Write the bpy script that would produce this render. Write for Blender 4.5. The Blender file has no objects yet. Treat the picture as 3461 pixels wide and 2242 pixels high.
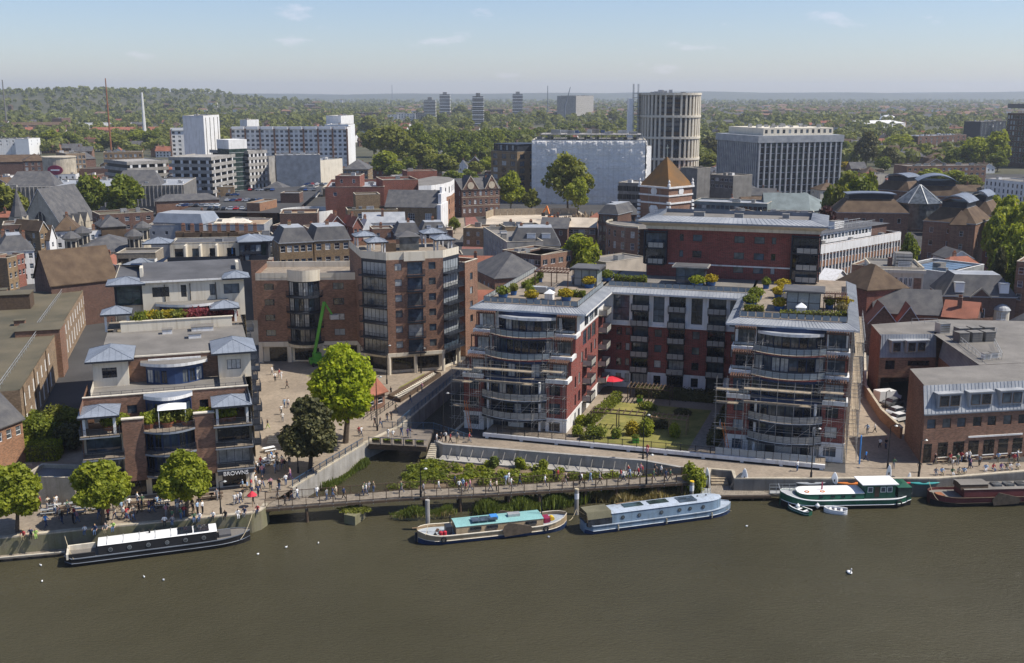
import bpy, bmesh, math, random
import numpy as np
from mathutils import Vector, Matrix
R = random.Random(7)
rad = math.radians
sc = bpy.context.scene
col = sc.collection
# ---------------------------------------------------------------- camera, sky, sun, exposure
F_PX, HORIZON, CAM_Z = 3600.0, 318.0, 56.6
PITCH = math.atan((1121 - HORIZON) / F_PX)
cd = bpy.data.cameras.new('camera'); cam = bpy.data.objects.new('camera', cd); col.objects.link(cam)
cam.location = (0, 0, CAM_Z); cam.rotation_euler = (math.pi/2 - PITCH, 0, 0)
cd.sensor_width = 36; cd.lens = 36 * F_PX / 3461; cd.clip_start = 1; cd.clip_end = 60000
sc.camera = cam
SUN_EL, SUN_AZ = rad(53), rad(-4)          # azimuth measured from +X towards +Y
sd = bpy.data.lights.new('sun', 'SUN'); sd.energy = 4.3; sd.angle = rad(.53); sd.color = (1, .94, .84)
sun = bpy.data.objects.new('sun', sd); col.objects.link(sun)
tosun = Vector((math.cos(SUN_EL)*math.cos(SUN_AZ), math.cos(SUN_EL)*math.sin(SUN_AZ), math.sin(SUN_EL)))
sun.rotation_euler = (-tosun).to_track_quat('-Z', 'Y').to_euler(); sun.location = (200, 0, 300)
wd = bpy.data.worlds.new('World'); sc.world = wd; wd.use_nodes = True
nt = wd.node_tree; nt.nodes.clear()
sky = nt.nodes.new('ShaderNodeTexSky'); sky.sky_type = 'NISHITA'; sky.sun_disc = False
sky.sun_elevation = SUN_EL; sky.sun_rotation = rad(90) - SUN_AZ; sky.air_density = 1.0; sky.dust_density = .4; sky.ozone_density = 4.2; sky.altitude = 60
bg = nt.nodes.new('ShaderNodeBackground'); bg.inputs[1].default_value = .088
out = nt.nodes.new('ShaderNodeOutputWorld')
# small scattered fair-weather clouds, all round the sky
tc = nt.nodes.new('ShaderNodeTexCoord'); sep = nt.nodes.new('ShaderNodeSeparateXYZ'); nt.links.new(tc.outputs['Generated'], sep.inputs[0])
def wmath(op, a, b=None):
    n = nt.nodes.new('ShaderNodeMath'); n.operation = op
    for i, v in enumerate((a, b)):
        if v is None: continue
        if isinstance(v, (int, float)): n.inputs[i].default_value = v
        else: nt.links.new(v, n.inputs[i])
    return n.outputs[0]
cmb = nt.nodes.new('ShaderNodeCombineXYZ'); nt.links.new(sep.outputs[0], cmb.inputs[0]); nt.links.new(sep.outputs[1], cmb.inputs[1]); nt.links.new(wmath('MULTIPLY', sep.outputs[2], 3.2), cmb.inputs[2])
n1 = nt.nodes.new('ShaderNodeTexNoise'); n1.inputs['Scale'].default_value = 11; n1.inputs['Detail'].default_value = 6; n1.inputs['Roughness'].default_value = .62
nt.links.new(cmb.outputs[0], n1.inputs['Vector'])
rmp = nt.nodes.new('ShaderNodeValToRGB'); rmp.color_ramp.elements[0].position = .6; rmp.color_ramp.elements[1].position = .74
nt.links.new(n1.outputs[0], rmp.inputs[0])
mx = nt.nodes.new('ShaderNodeMix'); mx.data_type = 'RGBA'
nt.links.new(wmath('MULTIPLY', rmp.outputs[0], .5), mx.inputs[0]); nt.links.new(sky.outputs[0], mx.inputs[6]); mx.inputs[7].default_value = (8.2, 8.0, 8.2, 1)
tint = nt.nodes.new('ShaderNodeMix'); tint.data_type = 'RGBA'; tint.blend_type = 'MULTIPLY'; tint.inputs[0].default_value = 1; tint.inputs[7].default_value = (1.0, .975, 1.08, 1)
nt.links.new(mx.outputs[2], tint.inputs[6]); nt.links.new(tint.outputs[2], bg.inputs[0]); nt.links.new(bg.outputs[0], out.inputs[0])
sc.view_settings.view_transform = 'Standard'; sc.view_settings.look = 'None'; sc.view_settings.exposure = 0.48; sc.view_settings.gamma = 1
sc.render.engine = 'CYCLES'
sc.cycles.max_bounces = 6; sc.cycles.diffuse_bounces = 4; sc.cycles.glossy_bounces = 3; sc.cycles.transmission_bounces = 2; sc.cycles.transparent_max_bounces = 6; sc.cycles.volume_bounces = 0
# ---------------------------------------------------------------- site survey: photo position at a known height -> plan position
SURVEY = {'A':(0,250,1.9833),'B':(1100,250,1.9833),'C':(2100,250,1.7487),'E':(0,600,2.6444),'F':(800,600,2.6444),'G':(1600,600,2.6444),'H':(2500,600,2.4766),'I':(0,1000,2.6444),'J':(800,900,2.57),'K':(1500,900,2.2033),'L':(2300,900,2.2025),'M':(2800,900,1.9274),'N':(0,1350,2.57),'O':(800,1350,2.6444),'P':(1350,1450,3.4262),'Q':(1900,1450,3.4262),'R':(2400,1450,2.2432),'S':(1200,1100,3.0833),'T':(1900,1200,3.855),'W':(0,0,.68766)}
_c, _s = math.cos(PITCH), math.sin(PITCH)
def ray(k, x, y):
    a, b, m = SURVEY[k]; u = (a + x/m - 1730.5)/F_PX; v = (1121 - (b + y/m))/F_PX
    return Vector((u, _c + v*_s, -_s + v*_c))
def pt(k, x, y, z=2.6):
    d = ray(k, x, y); return d*((z - CAM_Z)/d.z) + Vector((0, 0, CAM_Z))
def topz(k, x, y, Y):
    d = ray(k, x, y); t = Y/d.y; return CAM_Z + d.z*t
G = 2.6
# ---------------------------------------------------------------- materials (all procedural)
MATS = {}
def _new(name):
    m = bpy.data.materials.new(name); m.use_nodes = True; MATS[name] = m
    return m, m.node_tree, m.node_tree.nodes['Principled BSDF']
def _sock(t, v, s):
    if isinstance(v, (int, float)): s.default_value = v
    elif isinstance(v, tuple): s.default_value = v if len(v) == 4 else (*v, 1)
    else: t.links.new(v, s)
def mixc(t, f, a, b, mode='MIX'):
    n = t.nodes.new('ShaderNodeMix'); n.data_type = 'RGBA'; n.blend_type = mode
    _sock(t, f, n.inputs[0]); _sock(t, a, n.inputs[6]); _sock(t, b, n.inputs[7]); return n.outputs[2]
def noise(t, scale, detail=4, sq=(1, 1, 1), rough=.55):
    g = t.nodes.new('ShaderNodeNewGeometry'); mp = t.nodes.new('ShaderNodeMapping'); mp.inputs['Scale'].default_value = sq
    t.links.new(g.outputs['Position'], mp.inputs[0])
    n = t.nodes.new('ShaderNodeTexNoise'); n.inputs['Scale'].default_value = scale; n.inputs['Detail'].default_value = detail; n.inputs['Roughness'].default_value = rough
    t.links.new(mp.outputs[0], n.inputs['Vector']); return n.outputs[0]
def ramp(t, f, p0, p1):
    r = t.nodes.new('ShaderNodeMapRange'); r.inputs[1].default_value = p0; r.inputs[2].default_value = p1
    t.links.new(f, r.inputs[0]); return r.outputs[0]
def mul(c, k): return tuple(min(1, x*k) for x in c)
def M(name, c, rough=.85, var=.22, scale=.35, fine=6, fv=.25, c2=None, streak=False, metal=0, bump=0, spec=.3):
    if name in MATS: return MATS[name]
    m, t, b = _new(name)
    f = ramp(t, noise(t, scale, 4), .32, .68)
    cc = mixc(t, f, mul(c, 1 - var), c2 if c2 else mul(c, 1 + var))
    if fine:
        f2 = ramp(t, noise(t, fine, 3, (1, 1, 2.2)), .3, .7); cc = mixc(t, f2, cc, mixc(t, 1.0, cc, (1 - fv, 1 - fv, 1 - fv), 'MULTIPLY'))
    if streak:
        f3 = ramp(t, noise(t, 1.6, 3, (1, 1, .07)), .5, .8); cc = mixc(t, f3, cc, mixc(t, 1.0, cc, (.68, .65, .6), 'MULTIPLY'))
    t.links.new(cc, b.inputs['Base Color']); b.inputs['Roughness'].default_value = rough; b.inputs['Metallic'].default_value = metal; b.inputs['Specular IOR Level'].default_value = spec
    if bump:
        bp = t.nodes.new('ShaderNodeBump'); bp.inputs['Strength'].default_value = bump; bp.inputs['Distance'].default_value = .05
        t.links.new(noise(t, 3, 5), bp.inputs['Height']); t.links.new(bp.outputs[0], b.inputs['Normal'])
    return m
def brick(name, c, mortar=.35):
    # courses and headers at real size: mottled single bricks with paler joints
    if name in MATS: return MATS[name]
    m, t, b = _new(name)
    g = t.nodes.new('ShaderNodeNewGeometry'); s = t.nodes.new('ShaderNodeSeparateXYZ'); t.links.new(g.outputs['Position'], s.inputs[0])
    a = t.nodes.new('ShaderNodeMath'); a.operation = 'ADD'; t.links.new(s.outputs[0], a.inputs[0]); t.links.new(s.outputs[1], a.inputs[1])
    cb = t.nodes.new('ShaderNodeCombineXYZ'); t.links.new(a.outputs[0], cb.inputs[0]); t.links.new(s.outputs[2], cb.inputs[1])
    bt = t.nodes.new('ShaderNodeTexBrick'); bt.inputs['Scale'].default_value = 1; bt.inputs['Brick Width'].default_value = .45; bt.inputs['Row Height'].default_value = .15; bt.inputs['Mortar Size'].default_value = .012
    bt.inputs['Color1'].default_value = (*mul(c, .72), 1); bt.inputs['Color2'].default_value = (*mul(c, 1.28), 1); bt.inputs['Mortar'].default_value = (*mul((.3, .27, .23), .9), 1)
    t.links.new(cb.outputs[0], bt.inputs['Vector'])
    f = ramp(t, noise(t, .22, 5), .3, .7); cc = mixc(t, f, mixc(t, 1.0, bt.outputs[0], (.74, .72, .72), 'MULTIPLY'), bt.outputs[0])
    f3 = ramp(t, noise(t, 1.2, 3, (1, 1, .08)), .55, .85); cc = mixc(t, f3, cc, mixc(t, 1.0, cc, (.72, .7, .68), 'MULTIPLY'))
    t.links.new(cc, b.inputs['Base Color']); b.inputs['Roughness'].default_value = .9; b.inputs['Specular IOR Level'].default_value = .2
    return m
def glass(name, c, rough=.06, spec=.6):
    m, t, b = _new(name)
    f = ramp(t, noise(t, .9, 2), .35, .65)
    t.links.new(mixc(t, f, mul(c, .6), mul(c, 1.4)), b.inputs['Base Color']); b.inputs['Roughness'].default_value = rough; b.inputs['Specular IOR Level'].default_value = spec
    bp = t.nodes.new('ShaderNodeBump'); bp.inputs['Strength'].default_value = .06; t.links.new(noise(t, .7, 1), bp.inputs['Height']); t.links.new(bp.outputs[0], b.inputs['Normal'])
    return m
def leafmat(name, lo, hi, trans=.3):
    m, t, b = _new(name)
    g = t.nodes.new('ShaderNodeNewGeometry')
    f = ramp(t, noise(t, .55, 3), .3, .7)
    c0 = mixc(t, g.outputs['Random Per Island'], lo, hi)
    cc = mixc(t, f, mixc(t, 1.0, c0, (.62, .66, .6), 'MULTIPLY'), c0)
    b.inputs['Roughness'].default_value = .6; b.inputs['Specular IOR Level'].default_value = .25
    t.links.new(cc, b.inputs['Base Color'])
    tr = t.nodes.new('ShaderNodeBsdfTranslucent'); t.links.new(mixc(t, 1.0, cc, (1.3, 1.25, .6), 'MULTIPLY'), tr.inputs[0])
    ms = t.nodes.new('ShaderNodeMixShader'); ms.inputs[0].default_value = trans
    t.links.new(b.outputs[0], ms.inputs[1]); t.links.new(tr.outputs[0], ms.inputs[2])
    t.links.new(ms.outputs[0], t.nodes['Material Output'].inputs[0]); return m
brick('brick_brown', (.26, .135, .085)); brick('brick_red', (.27, .085, .055)); brick('brick_dark', (.13, .062, .045)); brick('brick_yellow', (.27, .18, .09)); brick('brick_orange', (.34, .17, .09)); brick('brick_tan', (.3, .21, .13))
brick('red_render', (.24, .05, .042)); M('cream', (.66, .6, .49), var=.07, fv=.06, streak=True); M('white', (.72, .71, .69), var=.06, fv=.05, streak=True)
M('stone', (.5, .44, .34), streak=True); M('concrete', (.36, .34, .31), streak=True); M('concrete_dark', (.2, .19, .175), streak=True); M('white_paint', (.78, .78, .77), rough=.5, var=.04, fv=.04)
M('felt', (.2, .185, .165), var=.2, scale=.25); M('felt_dark', (.105, .105, .11), scale=.25); M('felt_olive', (.115, .105, .07), c2=(.16, .135, .088), scale=.12, fv=.3); M('felt_tan', (.36, .26, .17), scale=.3)
M('deck', (.28, .23, .175), scale=.8); M('slate', (.105, .105, .115), c2=(.15, .145, .14), scale=.5, fine=9, fv=.35); M('tile_brown', (.11, .07, .044), c2=(.155, .105, .064), scale=.4, fine=8, fv=.35); M('tile_red', (.31, .12, .075), fine=8, fv=.35); M('tile_rust', (.3, .15, .045), c2=(.13, .085, .045), scale=.25, fine=8, fv=.3)
M('zinc', (.28, .31, .355), rough=.55, var=.14, metal=.2); M('zinc_seam', (.2, .225, .265), rough=.5, metal=.25); M('lead', (.33, .35, .38), rough=.55, var=.18, c2=(.43, .44, .45)); M('copper', (.18, .215, .215), rough=.6)
M('charcoal', (.028, .033, .045), rough=.5, var=.2); M('navy', (.03, .055, .13), rough=.4, var=.2); M('steel', (.38, .4, .42), rough=.4, metal=.7, var=.15); M('galv', (.5, .51, .5), rough=.5, metal=.4, var=.25); M('black', (.02, .02, .022), rough=.5)
M('timber', (.3, .2, .115), scale=2, fine=8, fv=.35); M('timber_grey', (.3, .255, .2), scale=1.5, fine=9, fv=.4); M('timber_dark', (.11, .075, .05), scale=2); M('pergola', (.115, .06, .042), scale=2); M('board', (.38, .31, .22), scale=1.5, fine=7, fv=.35)
M('panel', (.42, .4, .36), rough=.55, var=.12, fine=3, fv=.2); M('paving', (.3, .245, .185), var=.2, scale=.12, fine=2.2, fv=.3); M('paving_dark', (.22, .185, .15), var=.16, scale=.2, fine=3, fv=.25); M('asphalt', (.065, .063, .062), scale=.1); M('asphalt_red', (.24, .105, .085), scale=.2); M('grass', (.22, .225, .055), c2=(.33, .29, .085), scale=.5, fine=9, fv=.4); M('soil', (.16, .11, .07), c2=(.23, .17, .11), scale=.7); M('sand', (.55, .47, .37), scale=.2)
M('blue_pot', (.04, .13, .34), rough=.4); M('blue_paint', (.05, .1, .17), rough=.45); M('blue_bright', (.06, .25, .6), rough=.5); M('red_bright', (.55, .03, .05), rough=.6); M('orange', (.7, .2, .03), rough=.5); M('yellow', (.75, .5, .04), rough=.6); M('scaffold_tube', (.3, .29, .275), rough=.5, var=.3, metal=.2); M('lime', (.09, .34, .04), rough=.5); M('teal', (.03, .3, .3), rough=.4); M('plum', (.3, .03, .08), rough=.5)
M('terracotta', (.3, .12, .06)); M('sheet_white', (.86, .84, .8), rough=.6, var=.08, scale=.12, fine=.9, fv=.14, bump=.25); M('rubber', (.03, .03, .032)); M('rope', (.5, .42, .28)); M('algae_stone', (.3, .27, .19), c2=(.2, .19, .1), scale=.5, streak=True)
glass('glass_dark', (.018, .022, .03), .06, .8); glass('glass_blue', (.055, .078, .105), .06, .8); glass('glass_grey', (.085, .095, .1), .06, .8); glass('glass_green', (.03, .05, .045)); glass('glass_shop', (.018, .018, .018))
M('curtain', (.45, .45, .43), rough=.35, var=.3, scale=1.5, spec=.5); M('blind', (.32, .35, .37), rough=.3, var=.2, spec=.5); M('balustrade_glass', (.3, .34, .36), rough=.15, var=.15, spec=.6)
leafmat('leaf_lime', (.24, .32, .014), (.56, .6, .04), .48); leafmat('leaf_plane', (.19, .23, .02), (.42, .44, .05), .45); leafmat('leaf_dark', (.05, .055, .02), (.17, .155, .06), .22); leafmat('leaf_mid', (.1, .135, .018), (.28, .31, .04), .4); leafmat('leaf_olive', (.135, .15, .026), (.31, .315, .06), .4); leafmat('leaf_copper', (.035, .012, .012), (.1, .03, .03), .2); leafmat('leaf_gold', (.3, .22, .01), (.55, .42, .03), .3); leafmat('leaf_grass', (.08, .11, .02), (.2, .24, .05), .3); leafmat('leaf_straw', (.25, .2, .09), (.42, .34, .17), .3); leafmat('leaf_far', (.1, .12, .026), (.27, .275, .06), .36); leafmat('leaf_flower', (.14, .03, .045), (.33, .07, .08), .3)
PANES = ['glass_dark']*4 + ['glass_blue']*3 + ['glass_grey']*2 + ['curtain', 'blind']  # paler panes stand for reflected sky besides curtains and blinds
# ---------------------------------------------------------------- mesh building
class MB:
    def __init__(s): s.v = []; s.f = []; s.m = []; s.sm = False
    def face(s, pts, m=0):
        n = len(s.v); s.v += [tuple(p) for p in pts]; s.f.append(tuple(range(n, n + len(pts)))); s.m.append(m); return s
    def box(s, x0, y0, z0, x1, y1, z1, m=0):
        n = len(s.v); s.v += [(x0,y0,z0),(x1,y0,z0),(x1,y1,z0),(x0,y1,z0),(x0,y0,z1),(x1,y0,z1),(x1,y1,z1),(x0,y1,z1)]
        for q in ((3,2,1,0),(4,5,6,7),(0,1,5,4),(1,2,6,5),(2,3,7,6),(3,0,4,7)): s.f.append(tuple(n+i for i in q)); s.m.append(m)
        return s
    def bar(s, p, q, w, h=None, m=0, up=(0,0,1)):
        p, q = Vector(p), Vector(q); d = q - p
        if d.length < 1e-6: return s
        d.normalize(); u = Vector(up)
        if abs(d.dot(u)) > .98: u = Vector((1, 0, 0))
        a = d.cross(u).normalized()*(w/2); b = a.cross(d).normalized()*((h or w)/2); n = len(s.v)
        for c in (p, q):
            for k, l in ((-1,-1),(1,-1),(1,1),(-1,1)): s.v.append(tuple(c + a*k + b*l))
        for f in ((0,1,2,3),(7,6,5,4),(0,4,5,1),(1,5,6,2),(2,6,7,3),(3,7,4,0)): s.f.append(tuple(n+i for i in f)); s.m.append(m)
        return s
    def tube(s, p, q, r, r2=None, n=8, m=0, cap=True):
        p, q = Vector(p), Vector(q); d = (q - p).normalized(); u = Vector((0,0,1)) if abs(d.z) < .95 else Vector((1,0,0))
        a = d.cross(u).normalized(); b = d.cross(a); r2 = r if r2 is None else r2; k = len(s.v)
        for c, rr in ((p, r), (q, r2)):
            for i in range(n):
                t = 2*math.pi*i/n; s.v.append(tuple(c + a*(rr*math.cos(t)) + b*(rr*math.sin(t))))
        for i in range(n): j = (i+1) % n; s.f.append((k+i, k+j, k+n+j, k+n+i)); s.m.append(m)
        if cap: s.f.append(tuple(k+i for i in range(n))[::-1]); s.m.append(m); s.f.append(tuple(k+n+i for i in range(n))); s.m.append(m)
        return s
    def lathe(s, prof, c=(0,0,0), n=12, m=0, sx=1, sy=1, cap=True):
        k = len(s.v)
        for r, z in prof:
            for i in range(n):
                t = 2*math.pi*i/n; s.v.append((c[0]+r*sx*math.cos(t), c[1]+r*sy*math.sin(t), c[2]+z))
        for l in range(len(prof)-1):
            for i in range(n): j = (i+1) % n; s.f.append((k+l*n+i, k+l*n+j, k+(l+1)*n+j, k+(l+1)*n+i)); s.m.append(m)
        if cap:
            s.f.append(tuple(k+i for i in range(n))[::-1]); s.m.append(m); e = k+(len(prof)-1)*n; s.f.append(tuple(e+i for i in range(n))); s.m.append(m)
        return s
    def prism(s, poly, z0, z1, m=0, mt=None):
        n = len(poly)
        for i in range(n):
            a, b = poly[i], poly[(i+1) % n]; s.face([(a[0],a[1],z0),(b[0],b[1],z0),(b[0],b[1],z1),(a[0],a[1],z1)], m)
        s.face([(p[0],p[1],z1) for p in poly], m if mt is None else mt); s.face([(p[0],p[1],z0) for p in poly][::-1], m); return s
    def ribbon(s, pts, z0, z1, th, m=0, closed=False):
        # wall of thickness th following a plan polyline (offset to the left of travel)
        n = len(pts); off = []
        for i in range(n):
            a = Vector(pts[max(i-1, 0)][:2]); b = Vector(pts[min(i+1, n-1)][:2]); d = (b-a).normalized(); off.append((pts[i][0]-d.y*th, pts[i][1]+d.x*th))
        for i in range(n-1):
            a, b, c, d = pts[i], pts[i+1], off[i+1], off[i]
            s.face([(a[0],a[1],z0),(b[0],b[1],z0),(b[0],b[1],z1),(a[0],a[1],z1)], m); s.face([(c[0],c[1],z0),(d[0],d[1],z0),(d[0],d[1],z1),(c[0],c[1],z1)], m)
            s.face([(a[0],a[1],z1),(b[0],b[1],z1),(c[0],c[1],z1),(d[0],d[1],z1)], m); s.face([(d[0],d[1],z0),(c[0],c[1],z0),(b[0],b[1],z0),(a[0],a[1],z0)], m)
        for i in (0, n-1):
            a, d = pts[i], off[i]; q = [(a[0],a[1],z0),(a[0],a[1],z1),(d[0],d[1],z1),(d[0],d[1],z0)]; s.face(q if i == 0 else q[::-1], m)
        return s
    def wall(s, A, B, z0, z1, holes=(), depth=.2, m=0, mr=None):
        # upright wall A->B (outside on the right of travel) with rectangular recessed openings (s0,s1,za,zb)
        A, B = Vector(A[:2]), Vector(B[:2]); L = (B-A).length
        if L < .01: return s
        d = (B-A)/L; inn = Vector((-d.y, d.x)); holes = [(max(h[0], 0), min(h[1], L), max(h[2], z0), min(h[3], z1)) for h in holes]
        xs = sorted({0, L, *[h[0] for h in holes], *[h[1] for h in holes]})
        P = lambda x, z, k=0: (A.x+d.x*x+inn.x*k, A.y+d.y*x+inn.y*k, z)
        for i in range(len(xs)-1):
            xm = (xs[i]+xs[i+1])/2; hs = sorted([(h[2], h[3]) for h in holes if h[0] < xm < h[1]]); z = z0
            for a, b in hs:
                if a > z + 1e-4: s.face([P(xs[i], z), P(xs[i+1], z), P(xs[i+1], a), P(xs[i], a)], m)
                z = max(z, b)
            if z < z1 - 1e-4: s.face([P(xs[i], z), P(xs[i+1], z), P(xs[i+1], z1), P(xs[i], z1)], m)
        r = m if mr is None else mr
        for a, b, c, e in holes:
            s.face([P(a,c), P(a,e), P(a,e,depth), P(a,c,depth)][::-1], r); s.face([P(b,c), P(b,e), P(b,e,depth), P(b,c,depth)], r)
            s.face([P(a,c), P(b,c), P(b,c,depth), P(a,c,depth)], r); s.face([P(a,e), P(b,e), P(b,e,depth), P(a,e,depth)][::-1], r)
        return s
    def hip(s, x0, y0, x1, y1, z, h, m=0, run=None):
        w, d = x1-x0, y1-y0
        if w >= d:
            r = min(d/2 if run is None else run, w/2); a, b = (x0+r, (y0+y1)/2, z+h), (x1-r, (y0+y1)/2, z+h)
            s.face([(x0,y0,z),(x1,y0,z),b,a], m); s.face([(x1,y1,z),(x0,y1,z),a,b], m); s.face([(x1,y0,z),(x1,y1,z),b], m); s.face([(x0,y1,z),(x0,y0,z),a], m)
        else:
            r = min(w/2 if run is None else run, d/2); a, b = ((x0+x1)/2, y0+r, z+h), ((x0+x1)/2, y1-r, z+h)
            s.face([(x0,y0,z),(x1,y0,z),a], m); s.face([(x1,y0,z),(x1,y1,z),b,a], m); s.face([(x1,y1,z),(x0,y1,z),b], m); s.face([(x0,y1,z),(x0,y0,z),a,b], m)
        s.face([(x0,y1,z),(x1,y1,z),(x1,y0,z),(x0,y0,z)], m); return s
    def mesh(s, name, mats):
        me = bpy.data.meshes.new(name); me.from_pydata(s.v, [], s.f)
        for k in mats: me.materials.append(MATS[k])
        if len(mats) > 1: me.polygons.foreach_set('material_index', s.m)
        if s.sm: me.polygons.foreach_set('use_smooth', [True]*len(s.f))
        me.update(); return me
    def build(s, name, mats, parent=None, loc=None, rot=0):
        if isinstance(mats, str): mats = [mats]
        return put(name, s.mesh(name, mats), parent, loc, rot)
def put(name, me, parent=None, loc=None, rot=0, scale=None):
    o = bpy.data.objects.new(name, me); col.objects.link(o)
    if parent is not None: o.parent = parent
    if loc is not None: o.location = loc
    if rot: o.rotation_euler = (0, 0, rot) if not isinstance(rot, tuple) else rot
    if scale is not None: o.scale = scale if isinstance(scale, tuple) else (scale,)*3
    return o
CACHE = {}
def shared(key, fn):
    if key not in CACHE: CACHE[key] = fn()
    return CACHE[key]
def tag(o, label=None, cat=None, group=None, kind=None):
    if label: o['label'] = label
    if cat: o['category'] = cat
    if group: o['group'] = group
    if kind: o['kind'] = kind
    return o
def thing(name, label, cat, loc=(0,0,0), rot=0, group=None):
    o = bpy.data.objects.new(name, None); o.empty_display_size = .2; col.objects.link(o); o.location = loc; o.rotation_euler = (0, 0, rot)
    return tag(o, label, cat, group)
def structure(name, mb, mats): return tag(mb.build(name, mats), kind='structure')
def arc(u0, u1, v, bulge, n=10):
    # left-to-right curve bowing outwards (towards -v)
    return [(u0+(u1-u0)*i/n, v-bulge*(1-(2*i/n-1)**2)) for i in range(n+1)]
def spread(L, n, w, m0=None):
    m0 = (L/n-w)/2 if m0 is None else m0
    st = 0 if n == 1 else (L-2*m0-w)/(n-1)
    return [(m0+i*st, m0+i*st+w) for i in range(n)]
def grid(cols, rows): return [(a, b, c, d) for c, d in rows for a, b in cols]
# ---------------------------------------------------------------- windows
def win_mesh(w, h, style, fm):
    def fn():
        t = .07; b = MB(); b.box(0, 0, 0, t, .08, h).box(w-t, 0, 0, w, .08, h).box(t, 0, 0, w-t, .08, t).box(t, 0, h-t, w-t, .08, h)
        nx, nz = {'plain':(1,1),'two':(2,1),'sash':(1,2),'cross':(2,2),'three':(3,1),'grid':(3,3),'door':(4,1),'six':(6,1),'shop':(3,1),'tall':(2,4)}[style]
        for i in range(1, nx): x = w*i/nx; b.box(x-.03, .01, t, x+.03, .07, h-t)
        for j in range(1, nz): z = h*j/nz; b.box(t, .012, z-.03, w-t, .068, z+.03)
        if style in ('sash', 'cross'): b.box(-.08, -.09, -.09, w+.08, .05, -.002)
        return b.mesh('window', [fm])
    return shared(('w', round(w, 2), round(h, 2), style, fm), fn)
def pane_mesh(w, h, gm):
    return shared(('p', round(w, 2), round(h, 2), gm), lambda: MB().box(.03, .045, .03, w-.03, .075, h-.03).mesh('pane', [gm]))
def far_win(w, h, fm, gm):
    return shared(('f', round(w, 2), round(h, 2), fm, gm), lambda: MB().box(.06, .03, .06, w-.06, .1, h-.06, 1).box(0, 0, 0, .07, .09, h).box(w-.07, 0, 0, w, .09, h).box(.07, 0, 0, w-.07, .09, .07).box(.07, 0, h-.07, w-.07, .09, h).box(w/2-.03, .01, .07, w/2+.03, .09, h-.07).mesh('window', [fm, gm]))
def windows(par, A, B, holes, style='plain', fm='charcoal', inset=.1, panes=None, far=False):
    A, B = Vector(A[:2]), Vector(B[:2]); d = (B-A).normalized(); inn = Vector((-d.y, d.x)); ang = math.atan2(d.y, d.x)
    for a, b, c, e in holes:
        p = A + d*a + inn*inset; gm = R.choice(panes or PANES)
        if far: put('window', far_win(b-a, e-c, fm, gm), par, (p.x, p.y, c), ang); continue
        o = put('window', win_mesh(b-a, e-c, style, fm), par, (p.x, p.y, c), ang)
        put('pane', pane_mesh(b-a, e-c, gm), o)
# ---------------------------------------------------------------- building kit
FOOT = []
class Bld:
    def __init__(s, name, label, cat, O, deg, group=None):
        s.e = thing(name, label, cat, (O[0], O[1], 0), rad(deg), group); s.O = Vector((O[0], O[1])); a = rad(deg)
        s.eu = Vector((math.cos(a), math.sin(a))); s.ev = Vector((-math.sin(a), math.cos(a)))
    def world(s, u, v, z=0): p = s.O + s.eu*u + s.ev*v; return Vector((p.x, p.y, z))
    def uv(s, k, x, y, z): p = pt(k, x, y, z).to_2d() - s.O; return (p.dot(s.eu), p.dot(s.ev))
    def wall(s, mb, A, B, z0, z1, holes=(), style='plain', fm='charcoal', m=0, depth=.2, panes=None, far=False, inset=.1):
        mb.wall(A, B, z0, z1, holes, depth, m); windows(s.e, A, B, holes, style, fm, inset, panes, far)
    def part(s, name, mb, mats): return mb.build(name, mats, s.e)
def seams(mb, a, b, c, d, n, m=1, w=.06, h=.05):
    # raised standing seams running from edge a-b (eaves) to edge d-c (ridge)
    a, b, c, d = map(Vector, (a, b, c, d)); up = (b-a).cross(d-a).normalized()
    for i in range(n+1):
        t = i/n; p = a.lerp(b, t); q = d.lerp(c, t); mb.bar(p + up*.02, q + up*.02, w, h, m, up)
def hip_zinc(par, u0, v0, u1, v1, z, h, name='roof', th=.28):
    b = MB(); b.box(u0, v0, z-th, u1, v1, z-.002, 2); b.hip(u0, v0, u1, v1, z, h)
    uc, vc = (u0+u1)/2, (v0+v1)/2; w, d = u1-u0, v1-v0
    if w >= d: A, B = Vector((u0+d/2, vc, z+h)), Vector((u1-d/2, vc, z+h))
    else: A, B = Vector((uc, v0+w/2, z+h)), Vector((uc, v1-w/2, z+h))
    c = [Vector((u0,v0,z)), Vector((u1,v0,z)), Vector((u1,v1,z)), Vector((u0,v1,z))]
    apx = (A, B, B, A) if w >= d else (A, A, B, B)
    for i in range(4): b.bar(c[i], apx[i], .1, .08, 1)
    for i in range(4):
        p, q = c[i], c[(i+1) % 4]; ra, rb = apx[i], apx[(i+1) % 4]; n = max(2, int((q-p).length/.75))
        for k in range(1, n):
            t = k/n; s0 = p.lerp(q, t); f = min(1, 2*min(t, 1-t)) if (ra-rb).length < .1 else min(1, min(t, 1-t)*(q-p).length/((q-p).length-(ra-rb).length)*2)
            tgt = ra.lerp(rb, t) if (ra-rb).length > .1 else ra
            b.bar(s0, s0.lerp(Vector((s0.x, s0.y, z)) + (tgt - Vector((p.lerp(q, .5).x, p.lerp(q, .5).y, z)))*1.0, f) if (ra-rb).length < .1 else s0.lerp(s0 + (ra+rb)/2 - (p+q)/2, f), .05, .04, 1)
    return b.build(name, ['zinc', 'zinc_seam', 'charcoal'], par)
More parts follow.
